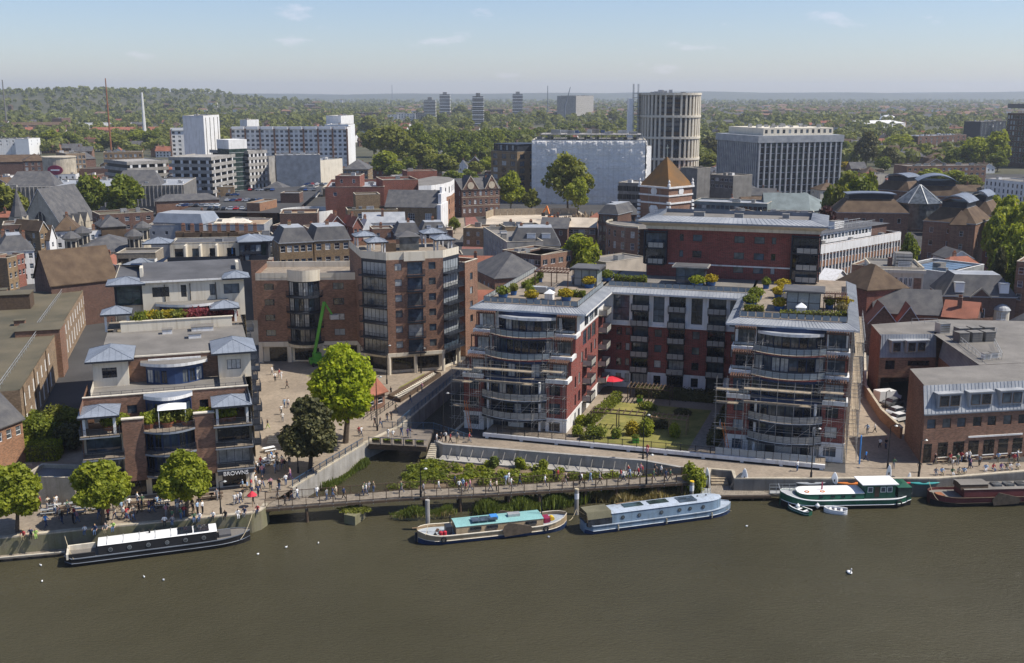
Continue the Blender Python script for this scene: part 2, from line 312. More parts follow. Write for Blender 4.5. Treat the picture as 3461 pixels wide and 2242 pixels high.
def rail_mesh(w, d, hh=1.05, n=5, sides=(1, 1)):
    b = MB(); segs = [((0, -d), (w, -d))]
    if sides[0]: segs.append(((0, -d), (0, 0)))
    if sides[1]: segs.append(((w, -d), (w, 0)))
    for p, q in segs:
        for j in range(n+1):
            z = .1 + (hh-.1)*j/n; b.bar((*p, z), (*q, z), .035 if j < n else .06)
        L = math.hypot(q[0]-p[0], q[1]-p[1]); k = max(1, int(L/1.1))
        for i in range(k+1): t = i/k; b.box(p[0]+(q[0]-p[0])*t-.025, p[1]+(q[1]-p[1])*t-.025, 0, p[0]+(q[0]-p[0])*t+.025, p[1]+(q[1]-p[1])*t+.025, hh)
    return b
def balcony(par, u, v, z, w, d, ang=0, kind='bars', slab='charcoal', deck='charcoal', rail='charcoal', np_=3):
    k = ('bal', round(w, 2), round(d, 2), slab, deck)
    o = put('balcony', shared(k, lambda: MB().box(0, -d, -.22, w, 0, -.03).box(.06, -d+.06, -.03, w-.06, 0, 0, 1).mesh('balcony', [slab, deck])), par, (u, v, z), ang)
    if kind == 'bars': put('railing', shared(('rl', round(w, 2), round(d, 2), rail), lambda: rail_mesh(w, d).mesh('railing', [rail])), o)
    else:
        put('railing', shared(('rp', round(w, 2), round(d, 2), rail), lambda: rail_mesh(w, d, 1.12, 1).mesh('railing', [rail])), o)
        pw = (w-.1)/np_
        for i in range(np_): put('panel', shared(('bp', round(pw, 2)), lambda: panel_mb(pw-.09).mesh('panel', ['panel', 'charcoal'])), o, (.05+pw*i+.045, -d-.03, .12))
        for x, r in ((0, 1), (w, 0)): put('panel', shared(('bp', round(d, 2)), lambda: panel_mb(d-.15).mesh('panel', ['panel', 'charcoal'])), o, (x-.02, -d+.1, .12), math.pi/2)
    return o
def panel_mb(w, h=.9):
    b = MB(); b.box(0, 0, 0, w, .03, h)
    for j in (1, 2, 3): b.box(0, -.012, h*j/4-.012, w, -.002, h*j/4+.012, 1)
    return b
def roof_box(par, u, v, z, w, d, h, mat='galv', name='roof_unit'):
    b = MB(); b.box(u, v, z, u+w, v+d, z+h); b.box(u-.06, v-.06, z+h, u+w+.06, v+d+.06, z+h+.07, 1)
    for i in range(3): b.box(u+.1, v-.03, z+h*(.2+.25*i), u+w-.1, v-.002, z+h*(.3+.25*i), 1)
    return b.build(name, [mat, 'concrete_dark'], par)
def chimney(par, u, v, z, h=1.6, w=.9, d=.6, mat='brick_brown'):
    b = MB(); b.box(u-w/2, v-d/2, z-.6, u+w/2, v+d/2, z+h).box(u-w/2-.06, v-d/2-.06, z+h, u+w/2+.06, v+d/2+.06, z+h+.15)
    for i in (-.28, 0, .28): b.lathe([(.11, z+h+.15), (.14, z+h+.2), (.1, z+h+.65)], (u+i*w, v, 0), 7, 1)
    return b.build('chimney', [mat, 'terracotta'], par)
def mid(label, FL, FR, z, depth, wall='brick_brown', roof='slate', kind='flat', rh=3.0, nf=5, ns=0, rows=2, w=1.1, h=1.5, style='sash', fm='white_paint', top=.9, sh=3.0, cat='building', name='building', par=.45, chim=0, band=None, far=False, cop=None, units=0, inset=3.0, group=None, over=.35, base=G, panes=None, chm='brick_brown', leftwall=True):
    fl, fr = pt(*FL, z), pt(*FR, z); dv = fr - fl; W = dv.to_2d().length
    b = Bld(name, label, cat, fl, math.degrees(math.atan2(dv.y, dv.x)), group); wl = MB()
    rr = [(z-top-h-i*sh, z-top-i*sh) for i in range(rows) if z-top-h-i*sh > base+.3]
    zt = z + (par if kind == 'flat' else 0)
    hf = grid(spread(W, nf, w), rr) if nf else []
    hs = grid(spread(depth, ns, w), rr) if ns else []
    b.wall(wl, (0,0), (W,0), base, zt, hf, style, fm, far=far, panes=panes); b.wall(wl, (W,0), (W,depth), base, zt, hs, style, fm, far=far, panes=panes)
    wl.wall((W,depth), (0,depth), base, zt); b.wall(wl, (0,depth), (0,0), base, zt, hs if leftwall else [], style, fm, far=far, panes=panes)
    mats = [wall, band or 'stone']
    if band:
        for c, d in rr[:-1]: wl.box(-.05, -.06, c-.75, W+.05, -.002, c-.55, 1)
    if kind == 'gv' or kind == 'gu':
        pass
    o = over
    if kind == 'flat':
        rf = MB(); rf.face([(.25,.25,z),(W-.25,.25,z),(W-.25,depth-.25,z),(.25,depth-.25,z)])
        t = .28
        for q in ((0,t,t,depth-t),(W-t,t,W,depth-t)): wl.face([(q[2] if q[0] == 0 else q[0], q[1], z),(q[2] if q[0] == 0 else q[0], q[3], z),(q[2] if q[0] == 0 else q[0], q[3], zt),(q[2] if q[0] == 0 else q[0], q[1], zt)][::(1 if q[0] else -1)])
        wl.face([(t,t,z),(W-t,t,z),(W-t,t,zt),(t,t,zt)][::-1]); wl.face([(t,depth-t,z),(W-t,depth-t,z),(W-t,depth-t,zt),(t,depth-t,zt)])
        cp = MB()
        for q in ((-.05,-.05,W+.05,t+.03),(-.05,depth-t-.03,W+.05,depth+.05),(-.05,t+.03,t+.03,depth-t-.03),(W-t-.03,t+.03,W+.05,depth-t-.03)): cp.box(q[0], q[1], zt, q[2], q[3], zt+.09)
        b.part('coping', cp, cop or 'stone'); b.part('roof', rf, roof)
        for i in range(units or (int(W*depth/90) if W > 9 and depth > 6 else 0)):
            ww, dd = R.uniform(1.2, 3.2), R.uniform(1, 2.2); roof_box(b.e, R.uniform(.8, max(.9, W-4.2)), R.uniform(.8, max(.9, depth-3)), z+.01, ww, dd, R.uniform(.7, 1.6), R.choice(['galv', 'concrete', 'lead', 'white']))
    elif kind == 'hip':
        rf = MB(); rf.hip(-o, -o, W+o, depth+o, z, rh); rf.box(-o, -o, z-.2, W+o, depth+o, z-.01); b.part('roof', rf, roof)
    elif kind == 'gu':
        rf = MB(); y = depth/2; e = z-.1
        rf.face([(-o,-o,e),(W+o,-o,e),(W+o,y,z+rh),(-o,y,z+rh)]); rf.face([(W+o,depth+o,e),(-o,depth+o,e),(-o,y,z+rh),(W+o,y,z+rh)])
        rf.face([(-o,-o,e-.18),(-o,y,z+rh-.18),(W+o,y,z+rh-.18),(W+o,-o,e-.18)]); rf.face([(-o,-o,e-.18),(W+o,-o,e-.18),(W+o,-o,e),(-o,-o,e)])
        for x, r in ((-o, 1), (W+o, -1)): rf.face([(x,-o,e),(x,y,z+rh),(x,y,z+rh-.2),(x,-o,e-.2)][::r]); rf.face([(x,depth+o,e),(x,depth+o,e-.2),(x,y,z+rh-.2),(x,y,z+rh)][::r])
        wl.face([(W,0,z),(W,depth,z),(W,y,z+rh-.12)]); wl.face([(0,depth,z),(0,0,z),(0,y,z+rh-.12)]); b.part('roof', rf, roof)
    elif kind == 'gv':
        rf = MB(); x = W/2; e = z-.1
        for sg, xa in ((1, -o), (-1, W+o)):
            rf.face([(xa,depth+o,e),(xa,-o,e),(x,-o,z+rh),(x,depth+o,z+rh)][::sg]); rf.face([(xa,-o,e),(xa,-o,e-.22),(x,-o,z+rh-.22),(x,-o,z+rh)][::sg], 1); rf.face([(xa,depth+o,e-.2),(xa,-o,e-.2),(xa,-o,e),(xa,depth+o,e)][::sg])
        wl.face([(0,0,z),(W,0,z),(x,0,z+rh-.12)]); wl.face([(W,depth,z),(0,depth,z),(x,depth,z+rh-.12)]); b.part('roof', rf, [roof, 'white_paint'])
    elif kind == 'mans':
        i = inset; rf = MB(); c0 = [(-.2,-.2,z),(W+.2,-.2,z),(W+.2,depth+.2,z),(-.2,depth+.2,z)]; c1 = [(i,i,z+rh),(W-i,i,z+rh),(W-i,depth-i,z+rh),(i,depth-i,z+rh)]
        for k in range(4): j = (k+1) % 4; rf.face([c0[k], c0[j], c1[j], c1[k]])
        rf.face(c1, 1); rf.box(-.25, -.25, z-.25, W+.25, depth+.25, z-.01, 1); b.part('roof', rf, [roof, 'lead'])
    b.part('wall', wl, mats)
    for i in range(chim):
        u = W*(i+.5)/chim + R.uniform(-.5, .5); chimney(b.e, u, depth*R.choice((.3, .5, .7)), z + (rh*.75 if kind != 'flat' else 0), mat=chm)
    b.W, b.D, b.z = W, depth, z; FOOT.append((b, W, depth))
    return b
def dormer(par, u, v, z, w=1.5, h=1.5, roof='lead', mat='white_paint', dd=1.6):
    o = MB().box(u-w/2, v, z, u+w/2, v+dd, z+h).box(u-w/2-.12, v-.15, z+h, u+w/2+.12, v+dd, z+h+.14, 1).build('dormer', [mat, roof], par)
    wo = put('window', win_mesh(w-.3, h-.35, 'cross', 'white_paint'), o, (u-w/2+.15, v-.06, z+.2)); return o
# ================================================================ red quay apartments (U-shaped round a garden)
DEGU = -16.7
ub = Bld('red_apartment_building', 'red and white U-shaped quayside apartment building with scaffolded curved fronts around a garden', 'building', (-7.2, 171.2), DEGU)
ZF = [2.6, 5.5, 8.6, 11.7, 14.8, 17.9, 21.2]
VS = [-2.5, -2.5, -2.5, .3, 3.2, 6.1]
VEND = 46
def tower_block(u0, right):
    W = 17.4; wl = MB(); u1 = u0 + W
    for f in range(6):
        z0, z1, v = ZF[f], ZF[f+1], VS[f]; m = 1 if f == 0 else (1 if f == 5 else 0)
        vb = v if f == 0 else VS[f]
        cu0, cu1 = 3.4, 13.9
        fh = [(1.0, 2.6, z0+.8, z1-.55), (W-2.9, W-1.1, z0+.8, z1-.55)] if f < 3 else [(.5, 3.1, z0+.1, z1-.5), (W-3.1, W-.5, z0+.1, z1-.5)]
        st = 'cross' if f < 3 else 'door'
        ub.wall(wl, (u0, v), (u0+cu0, v), z0, z1, [h for h in fh if h[1] < cu0+.1], st, m=m)
        ub.wall(wl, (u0+cu1, v), (u1, v), z0, z1, [(h[0]-cu1, h[1]-cu1, h[2], h[3]) for h in fh if h[0] > cu1-.1], st, m=m)
        # recessed / bowed centre: floor-to-ceiling glazing on a curve
        gv = [v+1.2, v+.6, v+.6, v-.6, v-.2, v-.2][f]; bl = [.3, .9, .9, 1.7, 1.6, 1.5][f]
        ap = arc(u0+cu0, u0+cu1, gv, bl, 8)
        wl.face([(u0+cu0, v, z0), (ap[0][0], ap[0][1], z0), (ap[0][0], ap[0][1], z1), (u0+cu0, v, z1)], m); wl.face([(ap[-1][0], ap[-1][1], z0), (u0+cu1, v, z0), (u0+cu1, v, z1), (ap[-1][0], ap[-1][1], z1)], m)
        for i in range(8):
            A, B = ap[i], ap[i+1]; L = math.hypot(B[0]-A[0], B[1]-A[1])
            if f == 0 and i in (0, 3, 4, 7): wl.wall(A, B, z0, z1, [], m=1); continue
            ub.wall(wl, A, B, z0, z1, [(.04, L-.04, z0+.15, z1-.75 if f > 2 else z1-.5)], 'two', m=4 if f >= 3 else (1 if f == 5 else 4), panes=['glass_dark', 'glass_dark', 'glass_blue', 'glass_grey', 'curtain', 'glass_dark'])
        # sides
        sidev = [a for a in (3.2, 6.2) if True]
        cs = [(3.0, 3.9), (5.6, 6.9), (14.6, 15.9), (17.6, 18.9)] if f < 3 else [(7.4, 8.8), (10.4, 11.6), (14.6, 15.9), (17.6, 18.9)]
        if f >= 4: cs = [(8.6, 11.2), (12, 14.6), (15.4, 18.4)] if f == 4 else [(9.6, 12.6), (13.4, 16.6), (17.2, 20)]
        zz = (z0+.7, z1-.5) if f < 4 else (z0+.3, z1-.25)
        sh = [(a+2.5-2.5-v if False else a-v, b-v, *zz) for a, b in cs if a - v > .4]
        sm = 1 if (f == 0 or f == 5) else 0
        L = VEND - v
        ub.wall(wl, (u1, v), (u1, VEND), z0, z1, sh, 'two' if f < 4 else 'tall', m=sm)
        ub.wall(wl, (u0, VEND), (u0, v), z0, z1, [(VEND-b, VEND-a, *zz) for a, b in cs if a-v > .4], 'two', m=sm)
        if f in (2, 3, 4):
            # set-back terrace: deck, white upstand, railing and pergola over each corner
            vn = VS[f+1]
            wl.face([(u0, v, z1+.02), (u1, v, z1+.02), (u1, vn+.4, z1+.02), (u0, vn+.4, z1+.02)], 2)
            ub.part('terrace_parapet', MB().box(u0-.18, v-.18, z1-.3, u0+cu0, v+.2, z1+.35).box(u0-.18, v+.2, z1-.3, u0+.2, vn, z1+.35), 'white')
            ub.part('terrace_parapet', MB().box(u0+cu1, v-.18, z1-.3, u1+.18, v+.2, z1+.35).box(u1-.2, v+.2, z1-.3, u1+.18, vn, z1+.35), 'white')
            for a, b in ((u0, u0+cu0), (u0+cu1, u1)):
                rl = MB(); rl.bar((a+.1, v+.02, z1+1.05), (b-.1, v+.02, z1+1.05), .06)
                for i in range(4): x = a+.15+(b-a-.3)*i/3; rl.bar((x, v+.02, z1+.55), (x, v+.02, z1+1.05), .05)
                rl.box(a+.2, v+.005, z1+.6, b-.2, v+.03, z1+.98, 1)
                ub.part('railing', rl, ['charcoal', 'balustrade_glass'])
            for a, b in ((u0+.1, u0+cu0), (u0+cu1, u1-.1)):
                n = 9; zt = ZF[f+2]-.25
                for i in range(n):
                    x = a + (b-a)*(i+.5)/n; ub.part('pergola_slat', MB().box(x-.09, v+.5, zt, x+.09, vn-.02, zt+.22), 'pergola')
                ub.part('pergola_beam', MB().box(a, v+.7, zt-.2, b, v+.85, zt-.002).box(a, v+.7, z1, a+.14, v+.85, zt-.2).box(b-.14, v+.7, z1, b, v+.85, zt-.2), 'pergola')
    # floor slab edges and string courses
    st = MB()
    for f, v in ((1, -2.5),): st.box(u0-.1, v-.1, ZF[f]-.12, u0+3.4, v-.002, ZF[f]+.12).box(u0+13.9, v-.1, ZF[f]-.12, u1+.1, v-.002, ZF[f]+.12).box(u1+.002, v, ZF[f]-.12, u1+.1, 31, ZF[f]+.12)
    ub.part('string_course', st, 'white')
    ub.part('wall', wl, ['red_render', 'white', 'deck', 'felt', 'navy'])
    # curved balconies
    for f, v, bl, solid in ((1, -2.7, 1.9, 1), (2, -2.7, 1.9, 1), (4, -.6, 2.0, 0), (5, 2.0, 2.0, 0)):
        ap = arc(u0+3.2, u0+14.1, v, bl, 10); z = ZF[f]
        sl = MB(); sl.prism([*ap, (u0+14.1, v+3.2), (u0+3.2, v+3.2)], z-.22, z, 0, 1)
        o = ub.part('balcony', sl, ['white' if solid else 'red_render', 'deck'])
        rl = MB()
        for i in range(10):
            A, B = ap[i], ap[i+1]; rl.bar((*A, z+1.12), (*B, z+1.12), .07); rl.bar((*A, z), (*A, z+1.12), .06)
            if solid: rl.bar((*A, z-.3), (*B, z-.3), .1, .35)
        rl.bar((*ap[-1], z), (*ap[-1], z+1.12), .06); rl.build('railing', ['charcoal'], o)
        for i in range(10):
            A, B = Vector(ap[i]), Vector(ap[i+1]); L = (B-A).length; d = (B-A)/L; a = A + d*.06
            put('panel', shared(('cbp', solid), lambda: panel_mb(L-.12, .92).mesh('panel', ['panel' if solid else 'balustrade_glass', 'charcoal'])), o, (a.x, a.y, z+.1), math.atan2(d.y, d.x))
    for x in (u0+4.3, u0+13.0):
        ub.part('column', MB().lathe([(.2, ZF[0]), (.2, ZF[3]-.2)], (x, -2.9, 0), 10), 'white')
    # bowed canopy over the top floor
    ap = arc(u0+3.6, u0+13.6, 4.9, 1.7, 10); cz = 20.55
    ub.part('canopy', MB().prism([*ap, (u0+13.6, 7), (u0+3.6, 7)], cz-.45, cz, 0, 1), ['white', 'lead'])
    # flat overhanging eaves: sloped lead-covered edge, roof terrace inside
    e0, e1, ev, zi = u0-1.35, u1+1.35, 4.7, 22.15
    rf = MB(); inn = 1.9; ez = 21.45; vb = VEND
    O_ = [(e0, ev), (e1, ev), (e1, vb), (e0, vb)]; I_ = [(e0+inn, ev+inn), (e1-inn, ev+inn), (e1-inn, vb), (e0+inn, vb)]
    for i in (0, 1, 3):
        j = (i+1) % 4; a, b, c, d = (*O_[i], ez), (*O_[j], ez), (*I_[j], zi), (*I_[i], zi); rf.face([a, b, c, d]); seams(rf, a, b, c, d, int(math.dist(a, b)/.55), 1, .05, .05)
        rf.face([(*O_[j], ez), (*O_[i], ez), (*O_[i], ez-.3), (*O_[j], ez-.3)][::-1], 2); rf.face([(*O_[i], ez-.3), (*O_[j], ez-.3), (*I_[j], ez-.3), (*I_[i], ez-.3)], 2)
    rf.face([(*p, zi) for p in I_], 3); ub.part('roof', rf, ['lead', 'zinc', 'white', 'deck'])
    rl = MB()
    for A, B in ((I_[0], I_[1]), (I_[1], (I_[1][0], 40 if right else 27)), ((I_[0][0], 40 if not right else 27), I_[0])):
        A, B = Vector(A), Vector(B); n = int((B-A).length/1.25)
        for i in range(n+1): p = A.lerp(B, i/n); rl.bar((p.x, p.y, zi), (p.x, p.y, zi+1.0), .05)
        rl.bar((*A, zi+1.0), (*B, zi+1.0), .06); rl.bar((*A, zi+.12), (*B, zi+.12), .04)
        d = (B-A)/n
        for i in range(n): p = A + d*i; ub_panel = put('panel', shared(('rtp',), lambda: MB().box(0, -.012, 0, 1.1, .012, .78).mesh('panel', ['balustrade_glass'])), ub.e, (p.x+d.x*.06, p.y+d.y*.06, zi+.16), math.atan2(d.y, d.x))
    ub.part('railing', rl, 'charcoal')
tower_block(0, False); tower_block(42.6, True)
# side balconies of the left block, over the garden
for z in ZF[1:4]:
    balcony(ub.e, 17.4, 8.6, z, 3.6, 1.5, math.pi/2, 'panel', np_=3, deck='deck')
for z in ZF[1:6]:
    balcony(ub.e, 17.4, 21.0, z, 3.8, 1.5, math.pi/2, 'panel', np_=3, deck='deck')
# ---- back range
wl = MB(); ZR = [3.4, 6.6, 9.5, 12.4, 15.3, 18.2, 21.3]; VR = 27.1; U0, U1 = 17.4, 42.6
bals = [(22.3, 25.4), (29.0, 32.0), (36.1, 39.2)]; piers = [(17.4, 22.3), (25.4, 29.0), (32.0, 36.1), (39.2, 42.6)]
for f in range(6):
    z0, z1 = ZR[f], ZR[f+1]
    for a, b in piers:
        m = 1 if f == 0 else 0
        if f >= 4: continue
        h = [(a+(b-a)/2-.65, a+(b-a)/2+.65, z0+.95, z1-.55)] if a > 18 else [(a+2.1, a+3.1, z0+.95, z1-.55), (a+3.8, a+4.6, z0+.95, z1-.55)]
        ub.wall(wl, (a, VR), (b, VR), z0, z1, [(x-a, y-a, c, d) for x, y, c, d in h], 'plain', m=m)
    for a, b in bals:
        zt = z1 if f < 5 else ZR[6]
        ub.wall(wl, (a, VR+.9), (b, VR+.9), z0, zt, [(.1, b-a-.1, z0+.05, zt-.45)], 'door', m=2)
        for x in (a, b): wl.face([(x, VR, z0), (x, VR+.9, z0), (x, VR+.9, zt), (x, VR, zt)][::(1 if x == b else -1)], 0 if f < 4 else 1)
        if f: balcony(ub.e, a-.05, VR+.7, z0, b-a+.1, 1.6, 0, 'panel', np_=3, deck='deck')
for a, b in piers:
    n = 1 if b-a < 4 else 2
    hh = [((b-a)/2-1.0, (b-a)/2+1.0, 16.1, 20.8)] if a > 18 else [(1.4, 4.4, 16.1, 20.8)]
    ub.wall(wl, (a, VR-.12), (b, VR-.12), 15.3, 21.3, hh, 'tall', m=1, panes=['glass_blue', 'glass_dark'])
    wl.box(a-.02, VR-.3, 15.2, b+.02, VR-.121, 15.5, 1)
ub.part('wall', wl, ['red_render', 'white', 'charcoal'])
rf = MB(); ez = 21.45; zi = 22.15; a, b, c, d = (U0-1, 25.9, ez), (U1+1, 25.9, ez), (U1+1, 27.7, zi), (U0-1, 27.7, zi)
rf.face([a, b, c, d]); seams(rf, a, b, c, d, 44, 1, .05, .05); rf.box(U0-1, 25.9, ez-.3, U1+1, 27.0, ez-.005, 2); rf.face([c, d, (U0-1, VEND, zi), (U1+1, VEND, zi)][::-1], 3)
ub.part('roof', rf, ['lead', 'zinc', 'white', 'felt'])
rl = MB()
for i in range(20):
    x = U0+.3+i*1.3; rl.bar((x, 27.8, zi), (x, 27.8, zi+1), .05); rl.bar((x, 27.8, zi+1), (x+1.3, 27.8, zi+1), .06); rl.box(x+.06, 27.79, zi+.16, x+1.24, 27.81, zi+.94, 1)
ub.part('railing', rl, ['charcoal', 'balustrade_glass'])
# ---- tall red block behind
tw = Bld('red_tower_block', 'tall red rendered block with wide overhanging pale roof rising behind the garden apartments', 'building', ub.world(0, 0), DEGU)
wl = MB(); A0, A1, VB, zt = 22.3, 54.2, 42, 31.3
rows = [(24.9-2.4+.9, 24.9-2.4+2.2), (26.0, 27.3), (29.1, 30.4)]
fh = []
for zc, zd in rows:
    for s, w_ in ((8.7, 1.75), (6.2, .75), (16.5, 1.9), (20.2, 1.9), (23.4, .8)): fh.append((s, s+w_, zc, zd))
tw.wall(wl, (A0, VB), (A1, VB), 14, zt, fh + [(0, 4.0, 24.6, 31.0), (27.2, 31.9, 22.4, 31.0)][:0], 'plain')
tw.wall(wl, (A1, VB), (A1, VB+15), 2.6, zt, [(3, 4.2, z, z+1.5) for z in (20, 23.2, 26, 29)] + [(8, 9.2, z, z+1.5) for z in (20, 23.2, 26, 29)])
wl.wall((A1, VB+15), (A0, VB+15), 2.6, zt); wl.wall((A0, VB+15), (A0, VB), 2.6, zt)
wl.box(A0+4.2, VB-.08, 24.55, A1-4.9, VB-.003, 24.8, 1)
tw.part('wall', wl, ['red_render', 'white'])
for a, b in ((A0-.6, A0+3.9), (A1-4.9, A1+.4)):
    lg = MB(); lg.box(a, VB-1.0, 22.5 if a > 30 else 24.6, a+.25, VB-.01, 31.0).box(b-.25, VB-1.0, 22.5 if a > 30 else 24.6, b, VB-.01, 31.0)
    for z in (24.6, 27.7, 30.8): lg.box(a+.25, VB-1.0, z-.12, b-.25, VB-.01, z+.12)
    tw.part('loggia_frame', lg, 'charcoal')
    for z in ((24.7, 27.8) if a < 30 else (22.4, 24.7, 27.8)):
        hs = [(.3, b-a-.3, z+.05, z+2.7)]
        windows(tw.e, (a, VB-.25), (b, VB-.25), hs, 'six', 'charcoal', 0, ['glass_dark', 'glass_blue'])
        balcony(tw.e, a+1.0, VB-.9, z, b-a-1.5, 1.0, 0, 'panel', np_=3)
rf = MB(); o0, o1, q0, q1, z0, z1 = A0-1.7, A1+1.5, VB-2.2, VB+17, 31.9, 33.0
rf.box(A0-.3, VB-.3, zt-.01, A1+.3, VB+15.3, 31.9, 2)
O_ = [(o0, q0), (o1, q0), (o1, q1), (o0, q1)]; I_ = [(o0+3.2, q0+3), (o1-3.2, q0+3), (o1-3.2, q1-3), (o0+3.2, q1-3)]; B_ = [(A0-.3, VB-.3), (A1+.3, VB-.3), (A1+.3, VB+15.3), (A0-.3, VB+15.3)]
for i in range(4):
    j = (i+1) % 4; a, b, c, d = (*O_[i], z1), (*O_[j], z1), (*I_[j], z1+.75 if i != 5 else z1), (*I_[i], z1+.75)
    rf.face([a, b, c, d]); seams(rf, a, b, c, d, int(math.dist(a, b)/.9), 1); rf.face([(*O_[i], z1-.3), (*O_[j], z1-.3), b, a], 1); rf.face([(*B_[i], z0-.01), (*B_[j], z0-.01), (*O_[j], z1-.3), (*O_[i], z1-.3)], 2)
    rf.face([(*I_[j], z1+.75), (*I_[i], z1+.75), (*I_[i], z1), (*I_[j], z1)][::-1], 4)
rf.face([(*p, z1) for p in I_], 3); tw.part('roof', rf, ['lead', 'zinc', 'cream', 'felt', 'zinc_seam'])
for u, v in ((30, 50), (38, 49), (47, 51)): roof_box(tw.e, u, v, z1+.01, R.uniform(1, 2.4), 1.2, .8, 'lead')
# ---- glazed roof pavilions, planters, vents on the roof terraces (each a thing of its own)
def rooftop(u, v): return ub.world(u, v, 22.16)
def pavilion(u, v, w, d, h, label, roofm='slate'):
    t = thing('roof_pavilion', label, 'pavilion', rooftop(u, v), rad(DEGU)); b = MB()
    for x in (0, w/3, 2*w/3, w): b.box(x-.05, -.05, 0, x+.05, .05, h).box(x-.05, d-.05, 0, x+.05, d+.05, h)
    b.box(0, -.06, h*.45, w, .06, h*.45+.08).build('frame', 'charcoal', t)
    for a, c in (((0, 0), (w, 0)), ((w, 0), (w, d)), ((0, 0), (0, d)), ((0, d), (w, d))):
        MB().bar((*a, h/2), (*c, h/2), .04, h-.1).build('pane', 'balustrade_glass' if roofm == 'slate' else 'glass_blue', t)
    MB().box(-.7, -.8, h, w+.7, d+.7, h+.22).box(-.5, -.6, h+.22, w+.5, d+.5, h+.3, 1).build('roof', [roofm, 'felt_dark'], t)
pavilion(11.5, 26.5, 4.2, 4.5, 3.1, 'glazed roof pavilion with flat slate top beside the pergola on the left red roof')
pavilion(29.2, 33.5, 5.2, 3.2, 3.2, 'glazed roof pavilion standing before the tall red block', 'concrete')
pavilion(50.0, 13.6, 5.2, 4.6, 3.2, 'glazed roof pavilion beside the pergola on the right red roof terrace')
def pergola(loc, rot, w, d, h, n, label, mat='pergola', posts=3):
    t = thing('pergola', label, 'pergola', loc, rot)
    for y in (0, d):
        for i in range(posts): x = w*i/(posts-1); MB().box(x-.07, y-.07, 0, x+.07, y+.07, h).build('post', mat, t)
        MB().box(-.2, y-.06, h, w+.2, y+.06, h+.2).build('beam', mat, t)
    for i in range(n): x = w*i/(n-1); MB().box(x-.05, -.5, h+.201, x+.05, d+.5, h+.36).build('slat', mat, t)
    return t
pergola(rooftop(4.6, 24.5), rad(DEGU), 6.2, 4, 2.5, 11, 'dark timber roof pergola beside the pavilion on the left red roof')
pergola(rooftop(55.8, 13.2), rad(DEGU), 3.4, 4.5, 2.4, 14, 'dark slatted roof pergola on the right red roof terrace')
# ================================================================ ground, river, quays
from mathutils.geometry import tessellate_polygon
def sheet(name, poly, z, mat, kind='structure'):
    vs = [Vector((p[0], p[1], z)) for p in poly]; mb = MB(); mb.v = [tuple(v) for v in vs]
    for t in tessellate_polygon([vs]):
        a, b, c = (vs[i] for i in t); n = (b-a).cross(c-a).z
        mb.f.append(tuple(t) if n > 0 else tuple(t)[::-1]); mb.m.append(0)
    return tag(mb.build(name, mat), kind=kind)
P2 = lambda k, x, y, z=G: tuple(pt(k, x, y, z)[:2])
quayL = [(-420, 0), (-200, 74), P2('N', 0, 1215), P2('N', 1000, 1112), P2('N', 2000, 1018), P2('N', 2180, 1000), P2('N', 2260, 975), P2('N', 2312, 940), P2('O', 285, 935)]
creekL = [P2('O', 500, 800), P2('O', 1170, 390), P2('J', 1420, 1400), P2('J', 1970, 930), (0, 245)]
creekR = [(14, 245), tuple(ub.world(-1.0, 40)[:2]), tuple(ub.world(-1.0, -4)[:2]), (-12.4, 161.2), P2('P', 500, 200)]
promR = [P2('Q', 940, 390), P2('Q', 1640, 520), P2('Q', 1700, 560), P2('Q', 1728, 478), P2('Q', 1960, 496), P2('Q', 1990, 585), P2('R', 340, 385), P2('R', 1500, 385), P2('R', 1720, 385), P2('R', 2380, 330), (230, 175), (700, 260)]
edge = quayL + creekL + creekR + promR
FARW = 15000
ground = sheet('ground', edge + [(FARW, 260), (FARW, 14000), (-FARW, 14000), (-FARW, 0)], G, 'asphalt')
prom = sheet('promenade', quayL[1:] + creekL[:-1] + [(-9, 214), (-34, 222), (-62, 222), (-74, 150), (-200, 110)], G+.004, 'paving')
sheet('promenade', creekR[2:] + promR[:10] + [(82, 152), (62, 152), (66, 172), (74, 205), (66, 206), (61, 190), tuple(ub.world(60.4, -3)[:2]), tuple(ub.world(60.4, -7)[:2]), tuple(ub.world(-1, -7)[:2])], G+.004, 'paving')
# river
m, t, b = _new('river_water')
rr_ = t.nodes.new('ShaderNodeMapRange'); rr_.inputs[1].default_value = .35; rr_.inputs[2].default_value = .65; rr_.inputs[3].default_value = .07; rr_.inputs[4].default_value = .3; t.links.new(noise(t, .022, 4, (1, 2.2, 1)), rr_.inputs[0]); t.links.new(rr_.outputs[0], b.inputs['Roughness']); b.inputs['IOR'].default_value = 1.33; b.inputs['Specular IOR Level'].default_value = .3
t.links.new(mixc(t, ramp(t, noise(t, .03, 4), .35, .65), (.05, .045, .025), (.066, .059, .034)), b.inputs['Base Color'])
bp = t.nodes.new('ShaderNodeBump'); bp.inputs['Strength'].default_value = .7; bp.inputs['Distance'].default_value = .3
a_ = t.nodes.new('ShaderNodeMath'); a_.operation = 'ADD'; t.links.new(noise(t, 1.7, 6, (1, 1.8, 1), .7), a_.inputs[0]); t.links.new(noise(t, .25, 3), a_.inputs[1])
t.links.new(a_.outputs[0], bp.inputs['Height']); t.links.new(bp.outputs[0], b.inputs['Normal'])
structure('river', MB().face([(-1500, -400, 0), (1500, -400, 0), (1500, 330, 0), (-1500, 330, 0)]), 'river_water')
def quay(name, pts, z0, z1, mat, th=.5, cap='stone', ch=.18):
    o = MB().ribbon(pts, z0, z1, th).build(name, mat); tag(o, kind='structure')
    MB().ribbon([(p[0], p[1]) for p in pts], z1+.001, z1+ch, th+.1).build('coping', cap, o); return o
quay('quay_wall', quayL, -1.5, G, 'algae_stone', .6)
quay('creek_wall', creekL, -1.5, G, 'concrete', .5)
quay('creek_wall', creekR[:3], -1.5, G, 'brick_dark', .4)
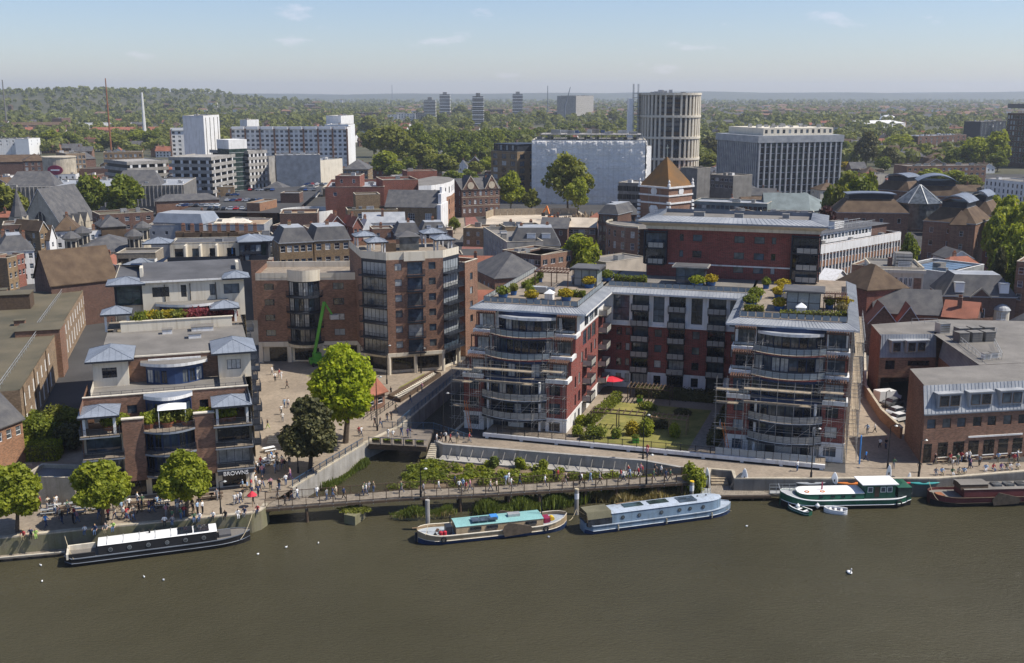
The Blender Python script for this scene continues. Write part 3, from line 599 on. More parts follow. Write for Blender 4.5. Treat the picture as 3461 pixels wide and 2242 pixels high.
quay('terrace_wall', creekR[3:] + promR[:2], -.8, G, 'concrete', .5, 'concrete', .3)
quay('river_wall', promR[1:], -1.5, G, 'concrete_dark', .5)
# lower ledge and buttresses of the garden terrace wall
A, B = Vector(P2('P', 500, 200)), Vector(promR[0]); d = (B-A).normalized(); nrm = Vector((d.y, -d.x)); L = (B-A).length
lw = structure('terrace_ledge', MB().ribbon([A+nrm*2.6-d*1.0, B+nrm*2.6], -.8, 1.25, .6), 'concrete')
for i in range(18):
    p = A + d*(1.5+i*1.72); MB().face([(*(p+nrm*.03-d*.06), 2.5), (*(p+nrm*2.0-d*.06), 1.26), (*(p+nrm*2.0+d*.06), 1.26), (*(p+nrm*.03+d*.06), 2.5)]).bar((*(p+nrm*.05), 2.4), (*(p+nrm*2.0), 1.3), .1, .08).build('buttress', 'concrete_dark', lw)
structure('terrace_ledge', MB().face([(*(A+nrm*.02), 1.2), (*(A+nrm*2.6), 1.2), (*(B+nrm*2.6), 1.2), (*(B+nrm*.02), 1.2)]), 'concrete')
# planted bank between wall and footbridge
inner = [A+nrm*2.7-d*1.5, A+nrm*2.7+d*8, A+nrm*2.7+d*18, B+nrm*2.7, Vector(promR[1])+Vector((-1.5, -.8))]
outer = [Vector(P2('O', 1590, 590, .2)), Vector(P2('O', 1290, 830, .1)), Vector(P2('P', 700, 690, .1)), Vector(P2('P', 1900, 620, .1)), Vector(P2('Q', 1400, 600, .3))]
bk = MB(); n = 40; NR = 8; rows_ = []
def poly_at(pl, t):
    x = t*(len(pl)-1); i = min(int(x), len(pl)-2); return pl[i].lerp(pl[i+1], x-i)
for j in range(NR+1):
    rows_.append([])
    for i in range(n+1):
        a, b_ = poly_at(inner, i/n), poly_at(outer, i/n); p = a.lerp(b_, j/NR); rows_[-1].append((p.x, p.y, 1.0*(1-j/NR)**.8 - .25*(j == NR) + R.uniform(-.08, .1)))
for j in range(NR):
    for i in range(n): bk.face([rows_[j+1][i], rows_[j+1][i+1], rows_[j][i+1], rows_[j][i]])
structure('garden_bank', bk, 'soil')
# raised garden podium in front of and between the red blocks
pw = lambda u, v: tuple(ub.world(u, v)[:2])
pod = structure('garden_podium', MB().prism([pw(4.6, -6.2), pw(43.0, -6.2), pw(43.0, 27.0), pw(4.6, 27.0)], 2.95, 3.3, 0, 1), ['white', 'paving'])
sheet('lawn', [pw(20.6, -5.6), pw(37.2, -5.6), pw(38.4, 17), pw(22.0, 17.5)], 3.304, 'grass')
sheet('garden_path', [pw(22.2, 17.6), pw(39, 17.1), pw(39, 19.6), pw(22.2, 21.0)], 3.304, 'paving')
sheet('garden_path', [pw(37.3, -5.6), pw(39.3, -5.6), pw(40.6, 17), pw(38.5, 17)], 3.304, 'timber_grey')
ps = MB().box(0, 0, 0, 51.2, .35, .62); pf = MB()
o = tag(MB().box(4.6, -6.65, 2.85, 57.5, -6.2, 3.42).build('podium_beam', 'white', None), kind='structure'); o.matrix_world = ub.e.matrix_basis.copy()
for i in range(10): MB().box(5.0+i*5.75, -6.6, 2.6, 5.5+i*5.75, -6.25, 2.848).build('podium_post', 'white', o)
MB().box(4.7, -6.1, 2.6, 57.4, -5.9, 2.94).build('podium_void_shade', 'black', o)  # black strip stands in for the shade in the gap under the beam
structure('garden_podium', MB().prism([pw(43.001, -6.2), pw(57.5, -6.2), pw(57.5, -2.6), pw(43.001, -2.6)], 2.95, 3.3, 0, 1), ['white', 'paving'])
# ================================================================ left: stepped cream and brick riverside apartments
lb = Bld('terraced_apartment_building', 'stepped cream and brick riverside apartment building with zinc pavilions and navy curved bays', 'building', (-36.7, 140.9), 17)
NAVY = ['glass_dark', 'glass_blue', 'glass_dark', 'glass_grey', 'curtain']
wl = MB(); Z1, Z2, Z3, Z4, Z5 = 5.8, 8.9, 12.1, 15.3, 19.0
X = dict(l0=-21.3, l1=-16.2, c0=-13.4, c1=-6.9, r0=-4.2, r1=.7)
# ground floor: shopfronts between cream piers
fronts = [(-20.9, -16.6), (-15.9, -13.7), (-13.0, -10.3), (-10.0, -7.3), (-6.6, -4.5), (-3.6, -.4)]
lb.wall(wl, (-21.3, 1.6), (.4, 1.6), G, 5.2, [(a+21.3, b+21.3, G+.15, 4.9) for a, b in fronts], 'shop', m=1, panes=['glass_shop'])
wl.box(-21.5, 1.0, 5.2, .9, 1.598, 5.8, 1)
# brick piers flush to the front
for a, b in ((X['l1'], X['c0']), (X['c1'], X['r0'])): wl.wall((a, .6), (b, .6), 5.2, 13.9); wl.box(a-.05, .5, 13.9, b+.05, 1.3, 14.05, 1); wl.wall((b, .6), (b, 3.2), 5.2, 13.9); wl.wall((a, 3.2), (a, .6), 5.2, 13.9)
# side bays: recessed glazing behind balconies
for a, b in ((X['l0'], X['l1']), (X['r0'], X['r1'])):
    for z in (Z1, Z2):
        lb.wall(wl, (a, 2.4), (b, 2.4), z, z+3.2, [(.3, b-a-.3, z+.05, z+2.55)], 'door', m=1)
        balcony(lb.e, a-.1, 2.4, z, b-a+.2, 2.5, 0, 'bars', slab='zinc', deck='deck')
# centre navy bowed bay
for z in (Z1, Z2):
    ap = arc(X['c0'], X['c1'], 2.2, 1.3, 6)
    for i in range(6):
        A, B = ap[i], ap[i+1]; L = math.dist(A, B); lb.wall(wl, A, B, z, z+3.2, [(.1, L-.1, z+.08, z+2.4)], 'two', 'navy', m=2, panes=NAVY)
def bowed(z, u0, u1, v, bl, par, deck='deck', edge='zinc', n=8, hh=1.05):
    ap = arc(u0, u1, v, bl, n); o = MB().prism([*ap, (u1, v+2.6), (u0, v+2.6)], z-.28, z, 0, 1).build('balcony', [edge, deck], par); rl = MB()
    for i in range(n):
        A, B = ap[i], ap[i+1]
        for j in range(6): rl.bar((*A, z+.1+j*(hh-.1)/5), (*B, z+.1+j*(hh-.1)/5), .035 if j < 5 else .06)
        rl.bar((*A, z), (*A, z+hh), .05)
    rl.bar((*ap[-1], z), (*ap[-1], z+hh), .05); rl.build('railing', 'charcoal', o); return o
for z in (Z1, Z2, Z3): bowed(z, X['c0']-.1, X['c1']+.1, .6, 1.5, lb.e)
# second terrace (12.1): deck, set-back brick wall, two zinc-roofed corner pavilions
wl.face([(-21.3, .6, Z3-.01), (.7, .6, Z3-.01), (.7, 7, Z3-.01), (-21.3, 7, Z3-.01)], 3)
hs = [(1.2, 3.6, Z3+.05, Z3+2.3), (5.6, 6.9, Z3+1.0, Z3+2.2), (15.3, 16.5, Z3+1.0, Z3+2.2), (18.4, 20.6, Z3+.05, Z3+2.3)]
lb.wall(wl, (-21.3, 6.3), (.7, 6.3), Z3, Z4+.5, hs, 'two', m=0)
for a, b in ((-21.5, -16.5), (-4.4, .8)):
    balcony(lb.e, a, 4, Z3, b-a, 4.2, 0, 'bars', slab='zinc', deck='deck')
    p = MB()
    for x in (a+.6, b-.6):
        for y in (.7, 4.2): p.box(x-.17, y-.17, Z3, x+.17, y+.17, Z3+2.5)
    o = hip_zinc(lb.e, a-.1, -.1, b+.1, 5.6, Z3+2.75, .9)
    for i in range(4):
        x, y = (a+.6, b-.6)[i % 2], (.7, 4.2)[i//2]; MB().box(x-.17, y-.17, Z3, x+.17, y+.17, Z3+2.46).build('post', 'white', lb.e)
ap = arc(X['c0']+.2, X['c1']-.2, 5.6, 1.6, 6)
for i in range(6):
    A, B = ap[i], ap[i+1]; L = math.dist(A, B); lb.wall(wl, A, B, Z3, Z4, [(.1, L-.1, Z3+.1, Z4-.6)], 'two', 'navy', m=2, panes=NAVY)
lb.part('canopy', MB().prism([*arc(X['c0'], X['c1'], 5.2, 1.8, 8), (X['c1'], 6.3), (X['c0'], 6.3)], Z4+.02, Z4+.5, 0, 1), ['white', 'zinc'])
# third terrace (15.3)
wl.face([(-20.6, 6.5, Z4), (.7, 6.5, Z4), (.7, 15, Z4), (-20.6, 15, Z4)], 4)
wl.wall((.7, 0.8), (.7, 14.5), Z1, Z4+.5, m=1); wl.wall((-21.3, 14.5), (-21.3, .8), G, Z4+.5, m=0); wl.wall((.4, 1.6), (.4, 40), G, Z4, m=1)
wl.box(-21.4, 6.2, Z4+.5, .8, 6.6, Z4+.62, 1)
rl = MB()
for i in range(16):
    x = -20.5+i*1.4; rl.bar((x, 6.9, Z4), (x, 6.9, Z4+1.0), .045)
    if i < 15:
        for j in (.35, .65, 1.0): rl.bar((x, 6.9, Z4+j), (x+1.4, 6.9, Z4+j), .035)
lb.part('railing', rl, 'charcoal')
# white corner towers and brick upper storey
for a, b in ((-20.4, -15.6), (-3.0, 1.7)):
    lb.wall(wl, (a, 13.6), (b, 13.6), Z4, Z5, [(1.25, 3.25, Z4+1.3, Z4+2.8)], 'three', m=1, panes=['glass_dark', 'curtain']); lb.wall(wl, (b, 13.6), (b, 20), Z4 if a < -10 else G, Z5, [(2.4, 3.6, Z4+1.2, Z4+2.6)], 'two', m=1); lb.wall(wl, (a, 20), (a, 13.6), G, Z5, [], m=1)
    wl.wall((a, 8.0), (a, 13.6), Z4, Z4+1.1, m=1)
    hip_zinc(lb.e, a-.9, 12.6, b+.9, 21.5, Z5+.35, 1.3)
lb.wall(wl, (-15.6, 15.2), (-3.0, 15.2), Z4, Z5, [(9.5, 10.5, Z4+.4, Z4+2.5)][:0], m=0)
ap = arc(-13.2, -5.2, 14.0, 1.9, 8)
for i in range(8):
    A, B = ap[i], ap[i+1]; L = math.dist(A, B); hh = [] if i in (3, 4) else [(.1, L-.1, Z4+.1, Z4+2.1)]
    lb.wall(wl, A, B, Z4, Z4+2.7, hh, 'two', 'navy', m=2, panes=NAVY)
lb.part('canopy', MB().prism([*arc(-13.9, -4.5, 13.8, 2.1, 10), (-4.5, 15.19), (-13.9, 15.19)], Z4+2.7, Z4+3.15, 0, 1).box(-12.8, 14.5, Z4+3.151, -5.4, 14.7, Z4+3.4, 0), ['white', 'felt'])
# main roof with upstands and skylights
wl.face([(-19.5, 15.2, Z5), (1.7, 15.2, Z5), (1.7, 34, Z5), (-19.5, 34, Z5)], 4); wl.box(-15.6, 15.1, Z5, -3, 15.4, Z5+.2, 1)
wl.wall((1.7, 20), (1.7, 47), G, Z5+.02, m=1); wl.wall((-19.5, 47), (-19.5, 20), G, Z5+.02, m=1)
lb.part('parapet', MB().box(-17.4, 33.5, Z5, 0, 33.9, Z5+1.6).box(-17.6, 33.4, Z5+1.6, .2, 34, Z5+1.72), 'cream')
for u, v, w_, d_ in ((-6.5, 30.6, 3.4, 2.2), (-11, 30, 1.5, 1.2), (-7, 25.5, 1.9, 1.5)):
    o = MB().box(u, v, Z5, u+w_, v+d_, Z5+.7).box(u-.1, v-.1, Z5+.701, u+w_+.1, v+d_+.1, Z5+.8, 1).build('skylight', ['white', 'felt'], lb.e)
# ---- rear wing A: garden terrace, cream two-storey front, dark glazed stair bay at left
ZG, ZA, VA = 19.4, 26.0, 40.5
wl.face([(-19.5, 33.9, ZG), (1.7, 33.9, ZG), (1.7, VA, ZG), (-19.5, VA, ZG)], 3)
hh = [(1.6, 4.3, 23.2, 24.9), (6.2, 7.1, 23.0, 25.1), (10.9, 11.8, 23.1, 25.0), (13.2, 15.8, 23.2, 24.9), (-1.5+.5, 1.5, ZG+.1, ZG+2.4)]
lb.wall(wl, (-14.0, VA), (2.6, VA), ZG, ZA, [h for h in hh if h[0] > 0], 'two', m=1); wl.box(-14, VA-.1, ZA-.5, 2.6, VA-.002, ZA-.3, 1)
lb.wall(wl, (-18.4, VA+.3), (-14.0, VA+.3), 22.0, ZA-.4, [(.3, 4.1, 22.1, ZA-.6)], 'grid', m=5, panes=['glass_dark', 'glass_green']); wl.wall((-18.6, VA+1), (-14, VA+1), ZG-6, 22, m=1)
lb.wall(wl, (2.6, VA), (2.6, 62), G, ZA, [(3+i*4, 4.3+i*4, z, z+1.6) for i in range(4) for z in (8, 11, 14, 17, 20, 23)], 'two', m=1); wl.wall((-18.4, 62), (-18.4, VA), G, ZA, m=1)
ap = arc(-11.4, -.8, VA-1.2, 2.2, 8)
for i in range(8):
    A, B = ap[i], ap[i+1]; L = math.dist(A, B); lb.wall(wl, A, B, ZG, ZG+2.5, [(.12, L-.12, ZG+.1, ZG+2.0)], 'two', 'navy', m=2, panes=NAVY)
lb.part('canopy', MB().prism([*arc(-12, -.2, VA-1.3, 2.5, 10), (-.2, VA-.01), (-12, VA-.01)], ZG+2.5, ZG+2.95, 0, 1), ['white', 'felt'])
for u in (-10.4, -6.3, -2.1): lb.part('drainpipe', MB().bar((u, VA-.1, 22.4), (u, VA-.1, ZA-.7), .12), 'black')
rf = MB(); rf.face([(-14.2, VA-.4, ZA), (2.7, VA-.4, ZA), (2.7, 53, ZA+1.2), (-14.2, 53, ZA+1.2)]); rf.face([(2.7, 62, ZA), (-18.4, 62, ZA), (-14.2, 53, ZA+1.2), (2.7, 53, ZA+1.2)]); rf.box(-14.2, VA-.5, ZA-.25, 2.7, VA-.39, ZA+.05, 1); rf.face([(-18.5, VA, ZA-.3), (-14.2, VA, ZA-.3), (-14.2, 60, ZA-.3), (-18.5, 60, ZA-.3)])
lb.part('roof', rf, ['felt_dark', 'white'])
hip_zinc(lb.e, -19.6, VA-1.2, -13.4, VA+5, ZA-.2, .9); hip_zinc(lb.e, -1.0, VA-1.6, 3.6, VA+3.6, ZA+.1, .9)
lb.part('fin_wall', MB().box(-14.3, VA+3, ZA, -13.8, VA+6, ZA+1.8), 'cream'); lb.part('fin_wall', MB().box(1.6, VA+5, ZA, 2.1, VA+8, ZA+1.8), 'cream')
for a, b in ((-20.4, -15.6), (-3.4, 1.4)):
    for x in (a+.7, b-.7): lb.part('post', MB().box(x-.18, 35.0, ZG-.5, x+.18, 35.36, ZG+2.3), 'white')
    hip_zinc(lb.e, a, 33.9, b, 38.5, ZG+2.55, 1.0)
wl.wall((-3.0, 13.6+6.4), (-3.0, 15.2), Z4, Z5, m=1)
lb.part('wall', wl, ['brick_brown', 'cream', 'navy', 'deck', 'felt', 'charcoal'])
# stepped balconies down the creek-side flank
for k, v in enumerate((10, 17, 24, 31, 38, 46)):
    for z in ((Z1, Z2, Z3) if v < 15 else (Z1, Z2, Z3, Z4)): balcony(lb.e, .9 if v < 13 else 1.7 if v < 40 else 2.6, v, z, 3.0, 1.5, math.pi/2, 'bars')
# restaurant sign lettering
tcv = bpy.data.curves.new('sign', 'FONT'); tcv.body = 'BROWNS'; tcv.size = .8; tcv.extrude = .03; tcv.align_x = 'CENTER'
to = bpy.data.objects.new('sign_lettering', tcv); col.objects.link(to); dg = bpy.context.evaluated_depsgraph_get(); tm = bpy.data.meshes.new_from_object(to.evaluated_get(dg)); bpy.data.objects.remove(to)
tm.materials.clear(); tm.materials.append(MATS['white_paint'])
so = put('restaurant_sign', tm, lb.e, (-1.8, -.16, 4.9)); so.rotation_euler = (math.pi/2, 0, 0)
lb.part('sign_beam', MB().box(-4.2, -.12, 5.0, .6, .02, 5.57), 'charcoal')
lb.part('column', MB().lathe([(.32, G), (.32, 5.3)], (.3, .3, 0), 12), 'cream')
# ================================================================ brick tower with corner bays
bt_ = Bld('brick_tower', 'seven storey brown brick apartment tower with dark glazed corner bays and cream parapet', 'building', (-24.2, 202.8), 17)
wl = MB(); fl = [6.9+3.08*i for i in range(7)]; DPT = 20
C = [(-4.1, 20), (-4.1, 4.4), (0, 0), (11.2, 0), (15.5, 4.4), (15.5, 20)]
for i in range(6):
    z, z1 = fl[i], fl[i+1]
    bt_.wall(wl, (0, 0), (11.2, 0), z, z1, [(1.6, 3.0, z+.95, z+2.35), (8.3, 9.7, z+.95, z+2.35), (4.1, 7.1, z+.08, z+2.5)], 'plain', panes=['glass_blue', 'blind', 'glass_grey', 'curtain'])  # pale pane colours put sky reflections into the front windows, besides curtains
    balcony(bt_.e, 3.9, .35, z, 3.5, 1.2, 0, 'bars')
    for A, B, an in (((-4.1, 4.4), (0, 0), math.atan2(-4.4, 4.1)), ((11.2, 0), (15.5, 4.4), math.atan2(4.4, 4.3))):
        L = math.dist(A, B); bt_.wall(wl, A, B, z, z1, [(.15, L-.15, z+.06, z+2.5)], 'six', m=2, panes=['curtain', 'glass_blue', 'glass_grey', 'blind'])  # light pane colours stand for sky reflected in the bays, besides curtains
        balcony(bt_.e, A[0], A[1], z, L, 1.15, an, 'bars')
    bt_.wall(wl, (15.5, 4.4), (15.5, 20), z, z1, [(.3, 4.2, z+.06, z+2.5), (8, 9.4, z+.9, z+2.3)], 'door', panes=['glass_grey', 'glass_blue']); balcony(bt_.e, 15.5, 4.4, z, 4.6, 1.15, math.pi/2, 'bars')
    wl.wall((-4.1, 20), (-4.1, 4.4), z, z1)
ztop = fl[6]
for i in range(5): wl.wall(C[i], C[i+1], ztop, ztop+1.5, m=1)
wl.box(3.4, -.35, ztop-.3, 7.6, -.002, ztop+1.5, 1)
wl.face([(*p, ztop+.25) for p in C], 3); wl.wall((15.5, 20), (-4.1, 20), G, ztop+1.2)
# stone base with round columns in front of recessed glazing
bt_.wall(wl, (-3.6, 5.2), (.6, 1.3), G, 6.2, [(.3, 5.3, G+.5, 5.6)], 'shop', m=1, panes=['glass_shop']); bt_.wall(wl, (.6, 1.3), (10.8, 1.3), G, 6.2, [(.3, 4.7, G+.5, 5.6), (5.4, 9.8, G+.5, 5.6)], 'shop', m=1, panes=['glass_shop']); bt_.wall(wl, (10.8, 1.3), (15.2, 5.4), G, 6.2, [(.3, 5.6, G+.5, 5.6)], 'shop', m=1, panes=['glass_shop'])
wl.wall((15.5, 5.4), (15.5, 20), G, 6.9, m=1); wl.wall((-4.1, 20), (-4.1, 5.2), G, 6.9, m=1)
bt_.part('wall', wl, ['brick_brown', 'cream', 'charcoal', 'deck'])
bt_.part('fascia', MB().prism([(-4.3, 6), (-4.3, 4.3), (-.1, -.2), (11.3, -.2), (15.7, 4.3), (15.7, 6)], 6.2, 6.899), 'cream')
for u, v in ((.1, .1), (5.4, .1), (11.0, .1), (-3.8, 4.2), (15.2, 4.2)): bt_.part('column', MB().lathe([(.36, G), (.36, 6.2)], (u, v, 0), 12), 'cream')
zr = ztop+.26
def kiosk(par, u, v, w_, d_, z, h):
    for i in range(4): MB().box(u+(w_-.3)*(i % 2), v+(d_-.3)*(i//2), z, u+(w_-.3)*(i % 2)+.3, v+(d_-.3)*(i//2)+.3, z+h).build('post', 'white', par)
    hip_zinc(par, u-.5, v-.5, u+w_+.5, v+d_+.5, z+h+.2, .9)
kiosk(bt_.e, -2.6, 3.4, 3.2, 3.2, zr, 2.7); kiosk(bt_.e, 10.8, 3.4, 3.2, 3.2, zr, 2.7); kiosk(bt_.e, -3.5, 13, 3.6, 3.6, zr, 2.7); kiosk(bt_.e, 10.6, 13.5, 4.0, 3.6, zr, 2.7)
gl = MB(); gl.box(4.6, 10, zr, 8.6, 13.6, zr+2.8); bt_.part('glazed_lantern', gl, 'glass_grey'); bt_.part('roof', MB().hip(4.2, 9.6, 9.0, 14, zr+2.8, 1.0), 'slate'); bt_.part('roof_wall', MB().box(.8, 9.4, zr, 3.8, 9.8, zr+1.7), 'timber_dark')
# ---- lower brick range joining it
mbk = Bld('brick_apartment_range', 'brown brick apartment range with central black bowed balconies between cream block and brick tower', 'building', (-52, 213), 3)
wl = MB(); fz = [6.9+3.2*i for i in range(5)]
for i in range(4):
    z, z1 = fz[i], fz[i+1]
    mbk.wall(wl, (0, 0), (6.6, 0), z, z1, [(1.6, 3.6, z+1.2, z+2.5)], 'two'); mbk.wall(wl, (12.8, 0), (21.5, 0), z, z1, [(2.7, 4.9, z+1.2, z+2.6)], 'two')
    ap = arc(6.6, 12.8, 0, 1.5, 6)
    for k in range(6):
        A, B = ap[k], ap[k+1]; L = math.dist(A, B); mbk.wall(wl, A, B, z, z1, [(.05, L-.05, z+.1, z1-.3)], 'two', m=2, panes=['glass_grey', 'glass_blue', 'curtain', 'glass_dark'])
    bowed(z, 6.0, 13.4, -.2, 2.4, mbk.e, 'charcoal', 'charcoal')
wl.wall((0, 0), (6.6, 0), fz[4], 21.2, m=1); wl.wall((12.8, 0), (21.5, 0), fz[4], 21.2, m=1); ap = arc(6.4, 13.0, -.1, 1.7, 10)
for k in range(10): wl.wall(ap[k], ap[k+1], fz[4]-.1, 21.9, m=1)
wl.face([(0, 0, 20.2), *[(a, b, 20.2) for a, b in ap], (21.5, 0, 20.2), (21.5, 14, 20.2), (0, 14, 20.2)], 3); wl.box(0, 13.7, 20.2, 21.5, 14, 21.4, 1); wl.wall((21.5, 14), (0, 14), G, 21); wl.wall((0, 14), (0, 0), G, 21.2)
mbk.wall(wl, (0, .6), (6.2, .6), G, 6.9, [(2.0, 5.6, G, 5.6)], 'plain', m=1, panes=['glass_shop']); mbk.wall(wl, (6.2, .2), (13.2, .2), G, 6.9, [(1.0, 6.0, G+.3, 5.4)], 'six', m=1, panes=['glass_shop']); mbk.wall(wl, (13.2, .6), (21.5, .6), G, 6.9, [(.8, 7.6, G+.3, 5.8)], 'shop', m=1, panes=['glass_shop'])
wl.box(0, -.25, 5.9, 6.2, .59, 6.89, 1); wl.box(13.2, -.25, 6.1, 21.5, .59, 6.89, 1); wl.prism([*arc(6.2, 13.2, -.1, 1.8, 10), (13.2, .6), (6.2, .6)], 5.9, 6.85, 1)
for u in (.4, 6.2, 13.2): wl.box(u-.4, -.3, G, u+.4, .58, 5.899, 1)
mbk.part('wall', wl, ['brick_brown', 'cream', 'charcoal', 'deck'])
sidew = mid('small brick wing with cream parapet right of the brick tower', ('F', 2040, 830), ('F', 2152, 795), 21, 12, cop='cream', nf=1, rows=4, w=1.2, h=1.5, style='plain', fm='charcoal', par=1.6, wall='brick_brown', ns=2)
# ================================================================ big flat-roofed brick building at the left edge
wh = Bld('brick_warehouse', 'long flat-roofed brown brick building with white bricked-in windows at left edge', 'building', (-77.6, 161.9), 15.6)
wl = MB(); zt = 11.0; LN = 92
def lit(v0, v1, z0, z1): return []
hh = []
for v in np.arange(3, 33, 4.6): hh += [(v, v+1.1, 7.6, 9.6), (v+.2, v+1.6, 3.4, 6.0)]
for v in np.arange(52, 90, 4.2): hh += [(v, v+1.0, 8.0, 9.8), (v+.2, v+1.2, 4.0, 6.6)]
wl.wall((0, 0), (0, LN), G, zt, hh)
for a, b, c, d in hh:
    put('blocked_window', shared(('bw', round(b-a, 1), round(d-c, 1)), lambda: MB().box(0, 0, 0, .12, b-a, d-c).box(-.1, -.1, -.15, .16, b-a+.1, 0).mesh('blocked_window', ['white'])), wh.e, (-.14, a, c))
wl.wall((-46, 0), (0, 0), G, zt); wl.wall((0, LN), (-46, LN), G, zt); wl.wall((-46, LN), (-46, 0), G, zt)
wl.face([(-46, 0, zt), (0, 0, zt), (0, LN, zt), (-46, LN, zt)], 1); wl.box(-.3, 0, zt, .05, LN, zt+.15, 1)
wh.part('wall', wl, ['brick_tan', 'felt_olive'])
st = MB(); st.wall((-7, 40.5), (1.0, 40.5), G, 12.2); st.wall((1.0, 40.5), (1.0, 48), G, 12.2); st.wall((1, 48), (-7, 48), 10, 12.2); st.wall((-7, 48), (-7, 40.5), 10, 12.2); st.face([(-7.2, 40.3, 12.2), (1.2, 40.3, 12.2), (1.2, 48.2, 12.2), (-7.2, 48.2, 12.2)], 1); wh.part('stair_tower', st, ['brick_brown', 'felt_olive'])
for u, v, w_, d_, h_ in ((-15, 70, 6.5, 5.5, 3.2), (-23, 66, 2.2, 2.2, 2.0), (-27, 48, 2.6, 2.4, 2.0), (-18, 83, 2.6, 2.6, 2.2), (-9, 52, 2.0, 1.6, 1.0), (-36, 60, 3, 2, 1.5)):
    wh.part('roof_housing', MB().box(u, v, zt, u+w_, v+d_, zt+h_).box(u-.15, v-.15, zt+h_, u+w_+.15, v+d_+.15, zt+h_+.12, 1), ['timber_dark' if h_ > 3 else 'brick_brown', 'felt_olive'])
rl = MB()
for v in np.arange(2, 40, 2.4): rl.bar((-3.2, v, zt), (-3.2, v, zt+1.05), .06); rl.bar((-3.2, v, zt+1.05), (-3.2, v+2.4, zt+1.05), .07); rl.bar((-3.2, v, zt+.55), (-3.2, v+2.4, zt+.55), .05)
for v in np.arange(49, 86, 2.4): rl.bar((-4.2, v, zt), (-4.2, v, zt+1.05), .06); rl.bar((-4.2, v, zt+1.05), (-4.2, v+2.4, zt+1.05), .07); rl.bar((-4.2, v, zt+.55), (-4.2, v+2.4, zt+.55), .05)
wh.part('guard_rail', rl, 'galv')
for v in (2.3, 13.6, 27.6, 51): wh.part('drainpipe', MB().bar((.1, v, G), (.1, v, zt), .14), 'timber_dark')
for v in (14, 30, 44, 62): wh.part('roof_vent', MB().lathe([(.2, zt), (.2, zt+.6), (.35, zt+.65), (.1, zt+.85)], (-12-v % 7, v, 0), 8), 'galv')
# ================================================================ right: brick office with zinc mansard and pub below
rb = Bld('brick_mansard_building', 'brown brick riverside pub building with blue-grey zinc mansard and dormers at right', 'building', (61.2, 151.4), 10)
sk = lambda u, v: (u+.33*v, v)
wl = MB(); WF = 34
h1 = [(.5+a, 1.9+a, 7.9, 9.4) for a in (0, 2.5, 4.9, 7.5, 9.9, 12.5, 15, 17.6, 20.2, 22.8, 25.4)]
h0 = [(.3, 1.6, G, 5.6), (2.6, 4.2, 3.4, 5.7), (5.1, 6.9, 3.4, 5.7), (7.6, 9.3, 3.4, 5.7), (10.1, 11.9, 3.4, 5.7), (12.6, 14.2, 3.4, 5.7), (15, 16.6, 3.4, 5.7), (17.4, 19.2, 3.4, 5.7), (20, 21.8, 3.4, 5.7)]
rb.wall(wl, (0, 0), (WF, 0), G, 10.3, h1, 'plain', 'timber_dark', panes=['glass_dark', 'glass_dark', 'glass_grey', 'glass_blue']); 
windows(rb.e, (0, 0), (WF, 0), [], 'plain')
wl2 = MB()
for a, b, c, d in h0: rb.part('window', MB().box(a, -.02, c, b, .06, d).box(a-.08, -.1, c-.12, b+.08, .04, c, 1), ['glass_shop', 'white_paint'])
wl.wall(sk(-.0, 11.2), (0, 0), G, 10.3); wl.face([(*sk(0, 11.2), 10.3), (0, 0, 10.3), (.5, 1.5, 14.2), (*sk(0, 11.2), 14.2)])
wl.face([(.5, 1.5, 14.2), (WF, 1.5, 14.2), (*sk(WF, 11.5), 14.2), (*sk(0, 11.2), 14.2)], 1); wl.wall((WF, 0), sk(WF, 30), G, 14.2); wl.wall(sk(WF, 11.5), sk(0, 11.2), G, 14.2)
rb.part('wall', wl, ['brick_brown', 'felt'])
def zmans(a, b, c, d, n):
    m_ = MB(); m_.face([a, b, c, d]); seams(m_, a, b, c, d, n, 1, .07, .06); return rb.part('mansard_roof', m_, ['lead', 'zinc'])
zmans((-.2, -.15, 10.3), (WF, -.15, 10.3), (WF, 1.5, 14.25), (.3, 1.5, 14.25), 56)
rb.part('gutter', MB().box(-.2, -.3, 10.1, WF, -.002, 10.28), 'zinc_seam')
for u in (3.8, 8.9, 14.0, 19.1, 24.2):
    o = rb.part('dormer', MB().box(u-1.9, -.1, 11.1, u+1.9, 1.45, 13.2).box(u-2.1, -.25, 13.2, u+2.1, 1.45, 13.35), 'lead')
    for s in (-1.6, .15): wo = put('window', win_mesh(1.45, 1.6, 'plain', 'timber_dark'), o, (u+s, -.18, 11.35)); put('pane', pane_mesh(1.45, 1.6, R.choice(['glass_dark', 'glass_blue', 'glass_grey'])), wo)
# left rear wing across the car yard
wl = MB(); a0, a1, q0, q1 = sk(0, 33.5), sk(10.6, 32), sk(0, 43), sk(26, 45)
rb.wall(wl, a0, a1, 6.5, 10.2, [(1.1, 2.9, 8, 9.7), (5.2, 9.2, 8.6, 9.6)], 'plain', 'timber_dark'); wl.wall(q0, a0, G, 14.2); wl.wall(q1, q0, G, 14.2); wl.face([(*a0, 10.2), (*a0, 14.2), (*sk(0, 34.5), 14.2)])
wl.face([(*a0, 6.5), (*a1, 6.5), (*sk(10.6, 42), 6.5), (*sk(0, 43), 6.5)][::-1], 2)
wl.face([(a0[0]+.4, a0[1]+1.2, 14.2), (a1[0]+.4, a1[1]+1.2, 14.2), (*sk(14.5, 45), 14.2), (*q0, 14.2)], 1); wl.face([(a1[0], a1[1]+1.2, 14.2), (*sk(12.2, 11.5), 14.2), (*sk(WF, 11.5), 14.2), (*sk(WF, 40), 14.2), (*sk(14.5, 45), 14.2)], 1)
wl.box(a0[0]+.2, a0[1]+.4, G, a0[0]+.7, a0[1]+.9, 6.5); wl.box(a1[0]-.4, a1[1], G, a1[0]+.3, a1[1]+.6, 6.5); wl.wall(sk(12, 11.6), sk(12, 32), 20, 20)
e0, e1 = a1, sk(12.0, 11.6)
